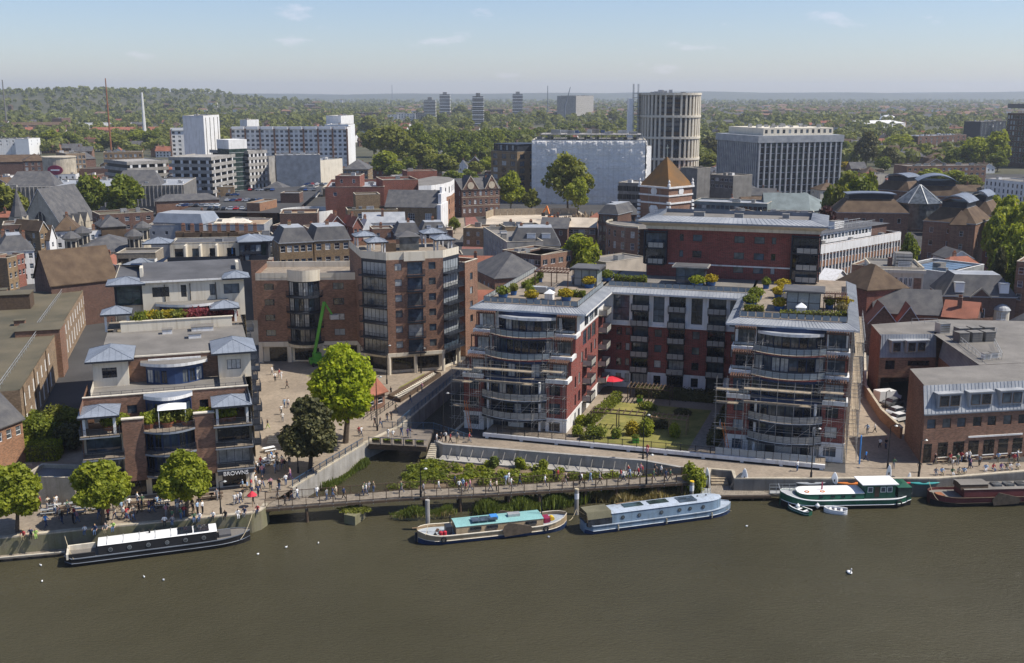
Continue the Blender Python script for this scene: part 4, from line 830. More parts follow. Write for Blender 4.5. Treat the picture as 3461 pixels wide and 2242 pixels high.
wl.wall((e0[0]+.6, e0[1]), (e1[0]+.2, e1[1]), G, 10.2)
rb.part('wall', wl, ['brick_brown', 'felt', 'concrete_dark'])
zmans((*a0, 10.2), (*a1, 10.2), (a1[0]+.4, a1[1]+1.2, 14.25), (a0[0]+.4, a0[1]+1.2, 14.25), 20); zmans((e0[0]+.6, e0[1], 10.2), (e1[0]+.2, e1[1], 10.2), (e1[0]+1.6, e1[1]+.3, 14.25), (e0[0]+1.8, e0[1]+.6, 14.25), 34)
for u, wd_ in ((3.0, 1), (6.8, 2)):
    p = Vector(a0).lerp(Vector(a1), u/10.6); o = rb.part('dormer', MB().box(p.x-wd_, p.y-.2, 11.2, p.x+wd_*1.1, p.y+1.3, 13.3).box(p.x-wd_-.2, p.y-.4, 13.3, p.x+wd_*1.1+.2, p.y+1.3, 13.45), 'lead')
    for k in range(wd_): wo = put('window', win_mesh(1.4, 1.6, 'plain', 'timber_dark'), o, (p.x-wd_+.25+1.9*k, p.y-.3, 11.4)); put('pane', pane_mesh(1.4, 1.6, 'glass_dark'), wo)
for u, v in ((17, 26), (19.5, 26), (22, 26), (18, 29.5), (20.5, 29.5), (23, 29.5), (15.5, 33.5)): roof_box(rb.e, *sk(u-4, v), 14.21, 1.9, 1.9, 1.7, 'concrete_dark' if v < 33 else 'galv')
for u, v in ((14, 14.5), (15.5, 15)): roof_box(rb.e, *sk(u, v), 14.21, 1.2, 1.0, .9, 'white')
rl = MB()
for A, B in ((sk(13.2, 13), sk(13.2, 31)), (sk(13.2, 31), sk(22, 31.5)), (sk(17, 14), sk(19, 24)), (sk(8, 42), sk(13, 41)), (sk(13.2, 13), sk(17, 14))):
    A, B = Vector(A), Vector(B); n = max(2, int((B-A).length/2))
    for i in range(n+1): p = A.lerp(B, i/n); rl.bar((*p, 14.2), (*p, 15.3), .05)
    for z in (14.75, 15.3): rl.bar((*A, z), (*B, z), .05)
rb.part('guard_rail', rl, 'galv')
rb.part('sign_board', MB().box(7.4, -.16, 6.2, 16.4, -.03, 6.45), 'white')
# ================================================================ the town behind
ORD = ['first','second','third','fourth','fifth','sixth','seventh','eighth','ninth','tenth','eleventh','twelfth','thirteenth','fourteenth','fifteenth','sixteenth','seventeenth','eighteenth','nineteenth','twentieth','twenty-first','twenty-second','twenty-third','twenty-fourth','twenty-fifth','twenty-sixth','twenty-seventh','twenty-eighth','twenty-ninth','thirtieth']
def atY(k, x, y, Y): d = ray(k, x, y); return d*(Y/d.y) + Vector((0, 0, CAM_Z))
# ---- left: old town
mid('steep brown tiled hall with brick gable behind the flat-roofed brick building', ('E', 455, 968), ('E', 1042, 905), 13, 13, 'brick_dark', 'tile_brown', 'gu', 7.5, nf=0, cat='hall')
mid('brown brick house with white sash windows at the left edge', ('E', -90, 728), ('E', 62, 697), 12, 9, 'brick_brown', 'felt', nf=4, rows=3, w=1.0)
mid('narrow yellow brick house with white windows at the left edge', ('E', 62, 737), ('E', 150, 716), 11.5, 9, 'brick_yellow', 'felt', nf=2, rows=3)
mid('narrow red brick house beside the white terrace at left', ('E', 150, 708), ('E', 216, 692), 11.5, 9, 'brick_red', 'felt', nf=2, rows=2, ns=2)
mid('white rendered house with grey domed mansard roof at left', ('E', -30, 668), ('E', 302, 648), 12.5, 14, 'white', 'slate', 'mans', 4.2, nf=5, ns=3, rows=3, chim=2)
mid('dark brown brick block with flat roof below the church', ('E', 20, 442), ('E', 345, 428), 16, 12, 'brick_dark', 'felt', nf=4, ns=3, rows=2, units=2)
mid('tall yellow gabled town house beside the dark brick block', ('E', 352, 480), ('E', 430, 470), 15, 12, 'brick_yellow', 'tile_brown', 'gv', 3, nf=2, ns=2, rows=3)
mid('white gabled timber house below the church', ('E', 440, 560), ('E', 500, 545), 12, 10, 'white', 'tile_brown', 'gv', 4.5, nf=1, ns=2, rows=3)
mid('pale blue rendered house with brown hipped roof', ('E', 488, 478), ('E', 700, 470), 14, 11, 'white', 'tile_brown', 'hip', 4.2, nf=3, ns=2, rows=3, chim=1)
mid('grey rendered house behind the market hall turrets', ('E', 795, 490), ('E', 922, 482), 13, 9, 'white', 'slate', nf=2, rows=2, chim=1)
mid('white gable-ended house with chimney behind the market hall', ('E', 925, 520), ('E', 1030, 512), 11.5, 9, 'white_paint', 'slate', 'gv', 4.2, nf=0, chim=1)
mid('brown tile-hung house with slate hipped roof', ('E', 905, 445), ('E', 1125, 432), 14.5, 12, 'tile_brown', 'slate', 'hip', 3.2, nf=0, ns=1, rows=1)
mid('low slate-roofed shop range beside the market hall', ('E', 780, 690), ('E', 1080, 682), 9, 14, 'stone', 'slate', 'hip', 4, nf=0)
mid('dark red brick flat-roofed block right of the church trees', ('E', 890, 345), ('E', 1370, 318), 13, 14, 'brick_dark', 'felt_olive', nf=5, rows=2, ns=3, w=1.6, units=3)
# market hall with four stone turrets
tp = [pt('E', 640, 575, 14.5), pt('E', 742, 525, 14.5), pt('E', 1200, 555, 14.5), pt('E', 1278, 478, 14.5)]
mk = Bld('market_hall', 'stone market hall with four domed corner turrets', 'hall', tp[0], math.degrees(math.atan2(tp[2].y-tp[0].y, tp[2].x-tp[0].x)))
loc = [((p.to_2d()-mk.O).dot(mk.eu), (p.to_2d()-mk.O).dot(mk.ev)) for p in tp]; wm = max(l[0] for l in loc); dm = max(loc[1][1], loc[3][1], 10)
mk.part('wall', MB().box(0, 0, G, wm, dm, 11), 'stone'); mk.part('roof', MB().hip(-.5, -.5, wm+.5, dm+.5, 11.01, 4), 'slate')
for u, v in loc:
    o = mk.part('turret', MB().lathe([(2.1, G), (2.1, 11.2), (2.5, 11.3), (2.5, 11.7), (1.9, 11.8), (1.9, 15.2), (2.6, 15.3), (2.6, 15.7)], (u, v, 0), 8), 'stone')
    MB().lathe([(2.9, 15.71), (2.1, 16.5), (.5, 17.5), (.15, 17.6), (.1, 19)], (u, v, 0), 8).build('turret_roof', 'slate', o)
    for k in range(8):
        a = (k+.5)*math.pi/4; MB().box(-.42, -.1, 0, .42, .1, 2.6).build('louvre', 'black', o, (u+1.76*math.cos(a), v+1.76*math.sin(a), 12.1), a+math.pi/2)
# church
ch = mid('grey stone church nave with steep slate roof and traceried gable window', ('E', 195, 425), ('E', 545, 432), 9, 24, 'stone', 'slate', 'gv', 13.5, nf=0, cat='church', name='church')
ch.part('gable_window', MB().face([(ch.W*.36, -.06, 6), (ch.W*.64, -.06, 6), (ch.W*.64, -.06, 11.5), (ch.W*.57, -.06, 13.4), (ch.W*.5, -.06, 14.2), (ch.W*.43, -.06, 13.4), (ch.W*.36, -.06, 11.5)]), 'glass_dark')
for i in range(4): x = ch.W*(.36+.28*i/3); ch.part('mullion', MB().box(x-.12, -.16, 6, x+.12, -.065, 12.2 if i in (0, 3) else 13.9), 'stone')
for i in range(3): ch.part('side_gable', MB().box(ch.W-.5, 3+i*5, 5, ch.W+2.2, 6.5+i*5, 9).face([(ch.W+2.3, 3+i*5, 9), (ch.W+2.3, 6.5+i*5, 9), (ch.W+2.3, 4.75+i*5, 12.5)]).face([(ch.W+2.3, 3+i*5, 9), (ch.W+2.3, 4.75+i*5, 12.5), (ch.W-3, 4.75+i*5, 12.5), (ch.W-1, 3+i*5, 9)], 1), ['stone', 'slate'])
sp = pt('E', 165, 345, 16); spt = thing('church_spire', 'slender dark slate church spire at the left', 'spire', (sp.x, sp.y, 0)); hz_ = topz('E', 118, 100, sp.y)
MB().box(-2.3, -2.3, G, 2.3, 2.3, 16).build('tower', 'stone', spt); MB().lathe([(3.0, 16.01), (1.7, 19.5), (.05, hz_)], (0, 0, 0), 8).build('spire_roof', 'slate', spt)
# ---- shopping centre with ribbed wall, roof plant
sc_ = mid('long ribbed grey shopping centre wall with plant on its roof', ('E', -60, 100), ('E', 1640, 78), 15, 46, 'concrete_dark', 'lead', nf=0, units=26, cat='shopping centre')
for i in range(46): x = sc_.W*(i+.5)/46; sc_.part('rib', MB().box(x-.18, -.5, 6, x+.18, -.002, 15.6), 'concrete')
for u in (.03, .60): sc_.part('roof_house', MB().hip(sc_.W*u, 8, sc_.W*u+22, 24, 15.05, 6.5, 0, 4), 'slate')
# ---- zinc roofs and open car park behind the cream block
b_ = mid('flat beige-roofed block with long rooflight behind the cream apartments', ('E', 1310, 440), ('E', 2360, 432), 13, 18, 'lead', 'felt_tan', nf=9, rows=1, top=1.6, h=1.2, fm='white_paint', cat='building'); b_.part('rooflight', MB().hip(b_.W*.5, 5, b_.W*.86, 10, 13.3, 1.4), 'cream')
b_ = mid('light blue zinc mansard block beside the open car park', ('E', 1370, 400), ('E', 1810, 412), 14.2, 12, 'zinc', 'zinc', 'mans', 3.0, nf=2, rows=1, w=2.2, h=2.2, top=.4, style='two', inset=1.2)
mid('brick pavilion with grey hipped roof at the car park', ('E', 1395, 215), ('E', 1960, 195), 9.5, 9, 'brick_brown', 'slate', 'hip', 2.6, nf=0)
mid('dark brown brick stair block with grey roof by the spiral ramp', ('F', 390, 150), ('F', 560, 150), 12, 9, 'brick_dark', 'lead', nf=0)
mid('long windowless brown brick wall block in front of the ramp', ('F', 385, 345), ('F', 720, 340), 15, 14, 'brick_dark', 'felt_tan', nf=0, par=.8)
mid('orange brick wedge-walled block at the car park edge', ('F', 205, 240), ('F', 358, 205), 11, 6, 'brick_orange', 'felt', nf=0)
# spiral ramp
rp = pt('F', 640, 285, 11); rt = thing('spiral_ramp', 'white circular car ramp drum beside the brick shopping block', 'ramp', (rp.x, rp.y, 0))
n = 40; ci = [(11*math.cos(2*math.pi*i/n), 11*math.sin(2*math.pi*i/n)) for i in range(n+1)]
MB().ribbon(ci, 4, 11, .4).build('parapet', 'white', rt); MB().lathe([(10.5, 9.4), (4.5, 9.4)], (0, 0, 0), n).build('deck', 'felt', rt)
MB().bar((10.8, 3, 9.5), (34, 6, 9.5), 8, .4).build('ramp_deck', 'felt', rt); MB().bar((12, -1.8, 10.4), (36, 2, 10.4), .3, 1.4).build('ramp_wall', 'white', rt); MB().bar((10, 7.4, 10.4), (34, 10.3, 10.4), .3, 1.4).build('ramp_wall', 'white', rt)
sheet('car_park', [P2('E', 1560, 310, 8), P2('F', 500, 320, 8), P2('F', 800, 60, 8), P2('E', 2150, 120, 8)], 8, 'asphalt')
# ---- big red-brown shopping block with curved corner
mid('large red-brown brick shopping block with plant on roof', ('F', 790, 115), ('F', 1320, 110), 19, 40, 'brick_red', 'lead', nf=3, rows=1, w=1.4, par=1.2, units=8)
mid('taller red brick stair block on the shopping block', ('F', 1305, 45), ('F', 1620, 38), 21.6, 18, 'brick_red', 'felt', nf=0, par=.9)
mid('square red brick lift tower on the shopping block', ('F', 880, -2), ('F', 1100, -2), 23.4, 14, 'brick_red', 'felt', nf=2, rows=1)
mid('red brick rooftop wall block behind the curved corner', ('B', 548, 660), ('B', 748, 655), 23, 9, 'brick_red', 'felt', nf=0)
cc = pt('F', 1640, 60, 21); cv = thing('curved_corner_building', 'curved red brick corner building with white upper storey and slit windows', 'building', (0, 0, 0))
cpts = [pt('F', x, y, 21).to_2d() for x, y in ((1625, 82), (1740, 78), (1850, 62), (1915, 42), (1945, 18))]; back = [pt('F', x, y, 21).to_2d() for x, y in ((1900, 2), (1760, -8), (1620, 20))]
wlw = MB(); wlb = MB()
for a, b in zip(cpts[:-1], cpts[1:]):
    L = (b-a).length; hs = grid(spread(L, max(2, int(L/4)), 1.5), [(16.8, 19.4)]); wlw.wall(a, b, 15.5, 21.3, hs, .3); windows(cv, a, b, hs, far=True, panes=['glass_dark'])
    hb = grid(spread(L, max(2, int(L/4)), 1.2), [(4, 6.2), (8, 10.2), (12, 14.2)]); wlb.wall(a, b, G, 15.499, hb, .3); windows(cv, a, b, hb, far=True, panes=['glass_dark'])
wlw.build('upper_wall', 'white', cv); wlb.build('lower_wall', 'brick_orange', cv); MB().face([(*p, 21.2) for p in cpts+back]).build('roof', 'felt', cv)
# ---- courthouse hall with stone quoins, yellow brick mansard house, small shops between
b_ = mid('brown brick corn hall with slate roof and stone end gable', ('F', 1330, 262), ('F', 1790, 268), 14, 14, 'brick_yellow', 'slate', 'gu', 6, nf=3, rows=1, w=2.6, h=3.2, top=2.4, style='grid', cat='hall'); b_.part('gable_end', MB().box(b_.W, -.6, G, b_.W+1.6, 14.6, 15).box(b_.W+.2, 1.5, 15, b_.W+1.4, 12.5, 19).box(b_.W+.4, 4, 19, b_.W+1.2, 10, 21.5), 'white')
mid('brown brick range with white windows left of the corn hall', ('F', 990, 305), ('F', 1440, 295), 13, 12, 'brick_yellow', 'felt_olive', nf=6, rows=1, w=1.8, h=2, units=3)
mid('yellow brick block above the corn hall range', ('F', 1062, 165), ('F', 1282, 160), 18, 9, 'brick_yellow', 'felt', nf=0)
mid('yellow brick house with lead mansard roof and white sash windows', ('F', 380, 585), ('F', 680, 570), 18.5, 12, 'brick_yellow', 'slate', 'mans', 3.6, nf=5, rows=2, ns=2, inset=1.8, chim=1, w=1.3, h=1.7, sh=3.6, chm='brick_yellow')
mid('yellow brick house with weathered mansard joined on its right', ('F', 690, 565), ('F', 1015, 550), 18.5, 12, 'brick_yellow', 'slate', 'mans', 3.4, nf=4, rows=2, ns=2, inset=1.2, w=1.4, h=1.7, sh=3.6, chim=1)
mid('blue-black rooftop apartment with grid windows', ('F', 20, 575), ('F', 215, 568), 22, 8, 'charcoal', 'zinc', 'hip', 1.2, nf=4, rows=2, w=1.3, h=1.6, style='plain', fm='charcoal', sh=2.2)
mid('grey flat-roofed service block beside the yellow brick house', ('F', 225, 545), ('F', 345, 540), 18, 9, 'concrete_dark', 'felt', nf=2, rows=2, units=2)
for i, (a, b, y, z, w_, rf_, kd, lb_) in enumerate(((835, 965, 430, 13, 'brick_red', 'tile_red', 'gv', 'red gabled house with white bargeboards'), (1040, 1125, 440, 13, 'brick_red', 'tile_red', 'gv', 'small red brick gabled shop'), (1130, 1240, 470, 11, 'white', 'lead', 'hip', 'low white shop with lead roof'), (1215, 1410, 475, 12, 'brick_brown', 'felt', 'flat', 'brown brick flat-topped shop with pale windows'), (1420, 1640, 500, 12, 'slate', 'slate', 'mans', 'slate mansard house'), (1650, 1880, 490, 11, 'white', 'slate', 'mans', 'slate mansard shop with round dormers'), (1130, 1500, 405, 12, 'white', 'lead', 'gu', 'long corrugated shed roof'), (640, 770, 470, 14, 'brick_brown', 'felt', 'flat', 'small brown chimneyed house'))):
    b_ = mid(lb_ + ' behind the brick tower', ('F', a, y), ('F', b, y-6), z, 9, w_, rf_, kd, 3.2, nf=2, rows=1, ns=1, chim=1, inset=1.4)
    if 'dormer' in lb_: dormer(b_.e, b_.W*.3, .4, z+.6); dormer(b_.e, b_.W*.75, .4, z+.6)
# ---- Victorian gothic building by the crossroads
vg = mid('dark red Victorian gothic building with paired gables and pale stone dressings', ('F', 2010, 110), ('F', 2350, 95), 15, 14, 'brick_dark', 'slate', 'gu', 4.5, nf=7, rows=3, w=1.2, h=2.0, sh=3.8, band='stone', ns=3, chim=2)
for u0, w_ in ((.02, .42), (.6, .36)):
    a, w2 = vg.W*u0, vg.W*w_; vg.part('gable', MB().face([(a, -.3, 14.9), (a+w2, -.3, 14.9), (a+w2/2, -.3, 21)]).face([(a, -.3, 14.9), (a+w2/2, -.3, 21), (a+w2/2, 7, 21), (a, 3, 14.9)], 1).face([(a+w2, -.3, 14.9), (a+w2, 3, 14.9), (a+w2/2, 7, 21), (a+w2/2, -.3, 21)], 1).bar((a, -.35, 14.9), (a+w2/2, -.35, 21), .25, .3, 2).bar((a+w2, -.35, 14.9), (a+w2/2, -.35, 21), .25, .3, 2), ['brick_dark', 'slate', 'stone'])
    vg.part('gable_window', MB().lathe([(0.05, -.1), (1.6, -.1), (1.6, .1), (.05, .1)], (0, 0, 0), 14), 'stone').matrix_local = Matrix.Translation((a+w2/2, -.42, 16.6)) @ Matrix.Rotation(math.pi/2, 4, 'X')
# ---- middle: road, shops, chapel, demolition site
sheet('road', [P2('F', 2040, 350), P2('F', 2130, 350), P2('F', 2205, 470), P2('F', 2200, 640), P2('F', 2010, 640), P2('F', 2050, 480)], G+.008, 'asphalt_red')
sheet('pavement', [P2('F', 1880, 380), P2('F', 2030, 360), P2('F', 2045, 480), P2('F', 1990, 560), P2('F', 1890, 520)], G+.012, 'paving')
mid('long hipped slate chapel roof with arched brown brick walls', ('G', -30, 800), ('G', 192, 903), 11, 15, 'brick_brown', 'slate', 'hip', 5, nf=6, rows=1, w=1.3, h=3, top=2, cat='chapel', ns=5)
mid('small tiled brick porch roof beside the chapel', ('G', 40, 1050), ('G', 195, 1020), 8, 7, 'brick_brown', 'tile_brown', 'hip', 2.6, nf=0)
mid('red-brown brick flat block with white windows behind the garden apartments', ('G', 605, 712), ('G', 888, 668), 13, 15, 'brick_brown', 'felt_dark', nf=4, rows=2, w=1.9, h=1.5, style='two', ns=0, units=2)
mid('brown brick annexe left of the flat block', ('G', 385, 690), ('G', 600, 712), 13, 12, 'brick_dark', 'felt_dark', nf=4, rows=1, w=1.9, h=1.4, style='two')
b_ = mid('grey slate mansard house with round-headed dormers', ('G', 330, 605), ('G', 775, 605), 12, 13, 'stone', 'slate', 'mans', 5, nf=6, rows=1, inset=2.4, chim=2)
for u in (.42, .72): dormer(b_.e, b_.W*u, .8, 12.9, 2.6, 2.4)
b_ = mid('curving white rendered shop terrace along the road', ('F', 2205, 470), ('G', 300, 610), 13, 11, 'concrete', 'felt', nf=10, rows=2, par=1.0, ns=3, units=3)
mid('brown brick backs of the shop terrace', ('G', 285, 455), ('G', 620, 445), 14, 9, 'brick_yellow', 'felt_dark', nf=3, rows=1, units=4, chim=2)
mid('brown slate-roofed shop with solar vents', ('G', 600, 450), ('G', 840, 455), 12, 12, 'brick_dark', 'slate', 'gu', 3, nf=2, rows=1, chim=1)
mid('sunlit pale-roofed brick workshop beside the site', ('G', 845, 440), ('G', 1090, 445), 12, 11, 'brick_brown', 'sand', 'gu', 2.6, nf=5, rows=1, w=1.8, h=1.6)
mid('dark brick and glass office with slate mansard by the site', ('G', 1120, 320), ('G', 1290, 330), 17, 16, 'brick_dark', 'slate', 'mans', 3, nf=5, rows=4, w=1.1, h=2.2, sh=3.2, style='plain', fm='charcoal', inset=1.8)
mid('red brick and glass office with slate mansard before the clock tower', ('G', 1300, 330), ('G', 1480, 325), 16, 16, 'brick_brown', 'slate', 'mans', 3, nf=5, rows=4, w=1.3, h=2.2, sh=3.2, style='plain', fm='charcoal', inset=1.8)
sheet('demolition_site', [P2('G', 110, 420), P2('G', 130, 300), P2('G', 940, 300), P2('G', 1090, 390), P2('G', 900, 420)], G+.02, 'sand')
sheet('side_street', [P2('G', 930, 800), P2('G', 1180, 640), P2('G', 1390, 610), P2('G', 1385, 720), P2('G', 1150, 790)], G+.02, 'paving')
hp = [pt('G', x, y, 5.5) for x, y in ((110, 310), (180, 285), (560, 278), (930, 278))]
ho = thing('site_hoarding', 'long timber hoarding wall around the demolition site', 'hoarding', (0, 0, 0))
for a, b in zip(hp[:-1], hp[1:]):
    n = max(1, int((b-a).length/3.2))
    for i in range(n): p, q = a.lerp(b, i/n), a.lerp(b, (i+.96)/n); MB().bar((p.x, p.y, 4.1), (q.x, q.y, 4.1), .2, 3).build('panel', 'board', ho)
mo = MB()
for i in range(60):
    a, r_ = R.uniform(0, 6.28), R.random()**.5*9; p = pt('G', 1020, 345, 4); mo.lathe([(R.uniform(1, 2.5), -1.5), (.1, 3.6*(1-r_/9)+.5)], (p.x+r_*math.cos(a)*1.4, p.y+r_*math.sin(a), G), 5)
tag(mo.build('rubble_heap', 'soil'), 'brown rubble heap at the end of the demolition site', 'rubble', kind='stuff')
ep = pt('G', 700, 390); ex = thing('excavator', 'orange tracked excavator on the pale demolition site', 'excavator', ep, 2.2)
MB().box(-1.6, -1.3, 0, 1.6, -.7, .8).build('track', 'black', ex); MB().box(-1.6, .7, 0, 1.6, 1.3, .8).build('track', 'black', ex); MB().box(-1.7, -1.3, .9, 1.3, 1.3, 2.0).build('body', 'orange', ex); MB().box(.1, .2, 2.0, 1.3, 1.25, 3.1).build('cab', 'glass_dark', ex)
MB().bar((1.2, 0, 1.8), (3.4, 0, 6.2), .45, .6).build('boom', 'orange', ex); MB().bar((3.4, 0, 6.2), (6.0, 0, 3.2), .4, .5).build('dipper', 'orange', ex); MB().box(5.4, -.6, 1.6, 6.6, .6, 3.0).build('bucket', 'black', ex)
# ---- clock-tower-like brick tower with pyramid roof, curved wing
TY = 345; c0 = atY('G', 1742, 300, TY); zt_ = topz('G', 1742, 95, TY); za = topz('B', 2290, 560, TY+7)
cl = Bld('guildhall_tower', 'square brick tower with white quoins and rusty pyramid roof', 'tower', c0, 43)
S = 12.2; wl = MB(); wl.box(0, 0, G, S, S, zt_)      # nearest corner at origin, faces left and right
cl.part('wall', wl, 'brick_brown')
q = MB()
for (x, y) in ((0, 0), (S, 0), (0, S)):
    z = G+1
    while z < zt_-5: q.box(x-.55, y-.12, z, x+.55, y+.55, z+.7).box(x-.12, y-.55, z, x+.55, y+.55, z+.7) if x == 0 and y == 0 else q.box(x-.55, y-.55, z, x+.55, y+.55, z+.7); z += 1.3
tag(cl.part('quoins', q, 'white'), kind='stuff')
for z0, z1, e in ((zt_-5.4, zt_-4.9, .35), (zt_-2.9, zt_-2.4, .25), (zt_-.3, zt_+.25, .5)): cl.part('cornice', MB().box(-e, -e, z0, S+e, S+e, z1), 'white')
cl.part('roof', MB().hip(-.1, -.1, S+.1, S+.1, zt_+.26, za-zt_), 'tile_rust'); cl.part('finial', MB().bar((S/2, S/2, za), (S/2, S/2, za+4), .25).bar((S/2-.8, S/2, za+3), (S/2+.8, S/2, za+3), .2), 'copper')
for x, y in ((0, 0), (S, 0), (0, S), (S, S)): cl.part('pinnacle', MB().lathe([(.5, zt_+.3), (.5, zt_+1), (.25, zt_+1.4), (.4, zt_+1.9), (.05, zt_+2.6)], (x, y, 0), 8), 'white')
for sx in (0, 1):
    o = MB().lathe([(.1, 0), (1.25, 0), (1.25, .2), (.1, .2)], (0, 0, 0), 14).build('roundel', 'white', cl.e)
    o.matrix_local = Matrix.Translation((S/2, -.05, zt_-1.4) if sx else (-.05, S/2, zt_-1.4)) @ (Matrix.Rotation(math.pi/2, 4, 'X') if sx else Matrix.Rotation(-math.pi/2, 4, 'Y'))
cl.part('crest', MB().lathe([(.9, zt_-9.5), (1.7, zt_-8), (1.9, zt_-6.8), (1.2, zt_-6)], (-.05, S/2, 0), 10, 0, .25, 1), 'white')
gw = thing('curved_brick_wing', 'curved brick wing with white windows at the foot of the brick tower', 'building', (0, 0, 0)); gc = atY('G', 1600, 600, TY-2); pts_ = [(gc.x-15+14*(1-math.cos(t)), gc.y-14*math.sin(t)+2) for t in np.linspace(-.6, 1.2, 8)]
gwl = MB(); zw = topz('G', 1385, 430, TY-6)
for a, b in zip(pts_[:-1], pts_[1:]):
    L = math.dist(a, b); hs = grid(spread(L, 1, 1.3), [(5, 7.2), (8.6, 10.8), (12.4, 14.4)]); gwl.wall(a, b, G, zw, hs, .25); windows(gw, a, b, hs, 'sash', 'white_paint')
gwl.build('wall', 'brick_brown', gw); MB().ribbon(pts_, zw, zw+.5, .6).build('cornice', 'stone', gw); MB().face([(*p, zw-.3) for p in pts_] + [(gc.x+6, gc.y-8, zw-.3), (gc.x+6, gc.y+9, zw-.3)]).build('roof', 'felt', gw)
mid('tan plastered gable wall block left of the tall red block', ('G', 1185, 770), ('G', 1545, 720), 9, 10, 'sand', 'felt', nf=0, par=.3)
# ---- right: copper roofs, ribbon-window office, cream bank, pyramid roof, gabled houses
b_ = mid('long low block with green copper window band', ('G', 1960, 222), ('H', 232, 232), 15, 14, 'copper', 'lead', nf=16, rows=1, w=1.6, h=1.5, style='plain', fm='copper', top=.8)
mid('pale green ribbed copper gable roof hall', ('H', 215, 285), ('H', 585, 290), 12, 18, 'copper', 'copper', 'gu', 6.5, nf=0, cat='hall'); mid('second pale green ribbed copper roof hall', ('H', 560, 290), ('H', 800, 250), 12, 18, 'copper', 'copper', 'hip', 6, nf=0, cat='hall')
mid('low brown brick plant block beside the copper roofs', ('H', 0, 305), ('H', 150, 300), 15, 8, 'brick_dark', 'felt', nf=0, units=3); mid('low pale flat-roofed block in front of the copper roofs', ('H', 180, 315), ('H', 640, 325), 12.5, 14, 'concrete', 'felt', nf=0, units=6)
rbn = mid('curving office block with white ribbon windows and brick spandrels', ('H', 664, 605), ('H', 1345, 488), 14.5, 16, 'brick_orange', 'felt_dark', nf=26, rows=3, w=1.62, h=1.55, style='two', top=1.7, sh=3.3, par=1.1, cop='white')
rbn.part('fascia', MB().box(-.1, -.14, 13.2, rbn.W+.1, -.002, 15.5), 'white')
for i in range(27): x = rbn.W*i/26; rbn.part('fin', MB().box(x-.14, -.22, G, x+.14, -.003, 13.19), 'white')
hs = grid(spread(rbn.W*.75, 18, 1.4), [(16, 17.4)]); a2 = MB(); rbn.wall(a2, (1, 4), (1+rbn.W*.75, 4), 15, 18, hs, 'plain', 'white_paint'); a2.wall((1+rbn.W*.75, 4), (rbn.W*.97, 4), 15, 18, [], m=1); a2.wall((rbn.W*.97, 4), (rbn.W*.97, 14), 15, 18, m=1); a2.face([(.5, 3.5, 18), (rbn.W, 3.5, 18), (rbn.W, 14, 18), (.5, 14, 18)], 2); rbn.part('attic_storey', a2, ['white', 'brick_dark', 'felt_dark'])
rl = MB()
for i in range(16): x = 4+rbn.W*.8*i/16; rl.bar((x, 6, 18), (x, 6, 19.2), .1); rl.bar((x, 6, 19.2), (x+rbn.W*.05, 6, 19.2), .12); rl.bar((x, 11, 18), (x, 11, 19.2), .1); rl.bar((x, 11, 19.2), (x+rbn.W*.05, 11, 19.2), .12)
rbn.part('guard_rail', rl, 'galv'); roof_box(rbn.e, rbn.W*.42, 7, 18.01, 2.6, 2.2, 2.2, 'white'); roof_box(rbn.e, rbn.W*.5, 7.5, 18.01, 2.4, 2, 2, 'white')
bk_ = mid('cream stucco building with brown brick strips and arched upper windows', ('H', 1105, 765), ('H', 1545, 778), 18, 13, 'cream', 'felt', nf=0, rows=3, par=.5, ns=3, w=1.3, h=2.2, sh=4)
W_ = bk_.W
for a, b in ((.28, .5), (.82, .96)): bk_.part('brick_strip', MB().box(W_*a, -.12, G, W_*b, -.003, 16.2), 'brick_brown')
for a in (.03, .12, .21, .54, .63, .72):
    for z, h_ in ((14.2, 2.0), (9.4, 3.2), (6.4, 2)):
        o = put('window', win_mesh(W_*.065, h_, 'two', 'white_paint'), bk_.e, (W_*a, -.12, z)); put('pane', pane_mesh(W_*.065, h_, 'glass_grey'), o)
bk_.part('cornice', MB().box(-.4, -.5, 17.2, W_+.4, -.004, 18.0), 'cream'); roof_box(bk_.e, W_*.5, 4, 18.01, 3.6, 3.4, 3, 'cream'); bk_.part('chimney', MB().box(W_*.36, 4, 18.01, W_*.44, 5.4, 20), 'brick_dark')
mid('brown wing with flat roof left of the cream stucco building', ('H', 935, 745), ('H', 1100, 760), 17, 12, 'brick_brown', 'felt_dark', nf=1, rows=1)
mid('red brick corner tower with brown pyramid roof', ('H', 812, 868), ('H', 1070, 944), 15.5, 10, 'brick_red', 'tile_brown', 'hip', 4.6, nf=0, cop='white', cat='tower')
mid('white apex skylight roof between the red block and pyramid roof', ('H', 655, 855), ('H', 785, 870), 15, 8, 'white', 'white', 'gu', 2.2, nf=0)
mid('left white-boarded gable of the tiled cottage pair', ('M', 265, 368), ('M', 440, 372), 9.5, 9, 'brick_brown', 'tile_red', 'gv', 3.8, nf=1, rows=1, w=2.2, h=1.2, style='three', top=-.8 + .9)
mid('right white-boarded gable of the tiled cottage pair', ('M', 448, 374), ('M', 600, 380), 9.5, 9, 'brick_brown', 'tile_red', 'gv', 3.8, nf=1, rows=1, w=2.2, h=1.2, style='three', top=.1)
mid('long grey slate roof behind the gabled cottages', ('M', 300, 300), ('M', 740, 318), 11, 10, 'brick_brown', 'slate', 'gu', 4.5, nf=0)
sd_ = mid('pale grey metal shed with solar panels on its roof', ('H', 1747, 815), ('H', 2046, 745), 13, 14, 'galv', 'felt_dark', nf=0, par=.5, cop='white', cat='shed', ns=0)
for i in range(5): sd_.part('solar_panel', MB().box(1+i*sd_.W*.18, 2, 13.15, 1+i*sd_.W*.18+sd_.W*.16, 11.5, 13.3), 'glass_blue')
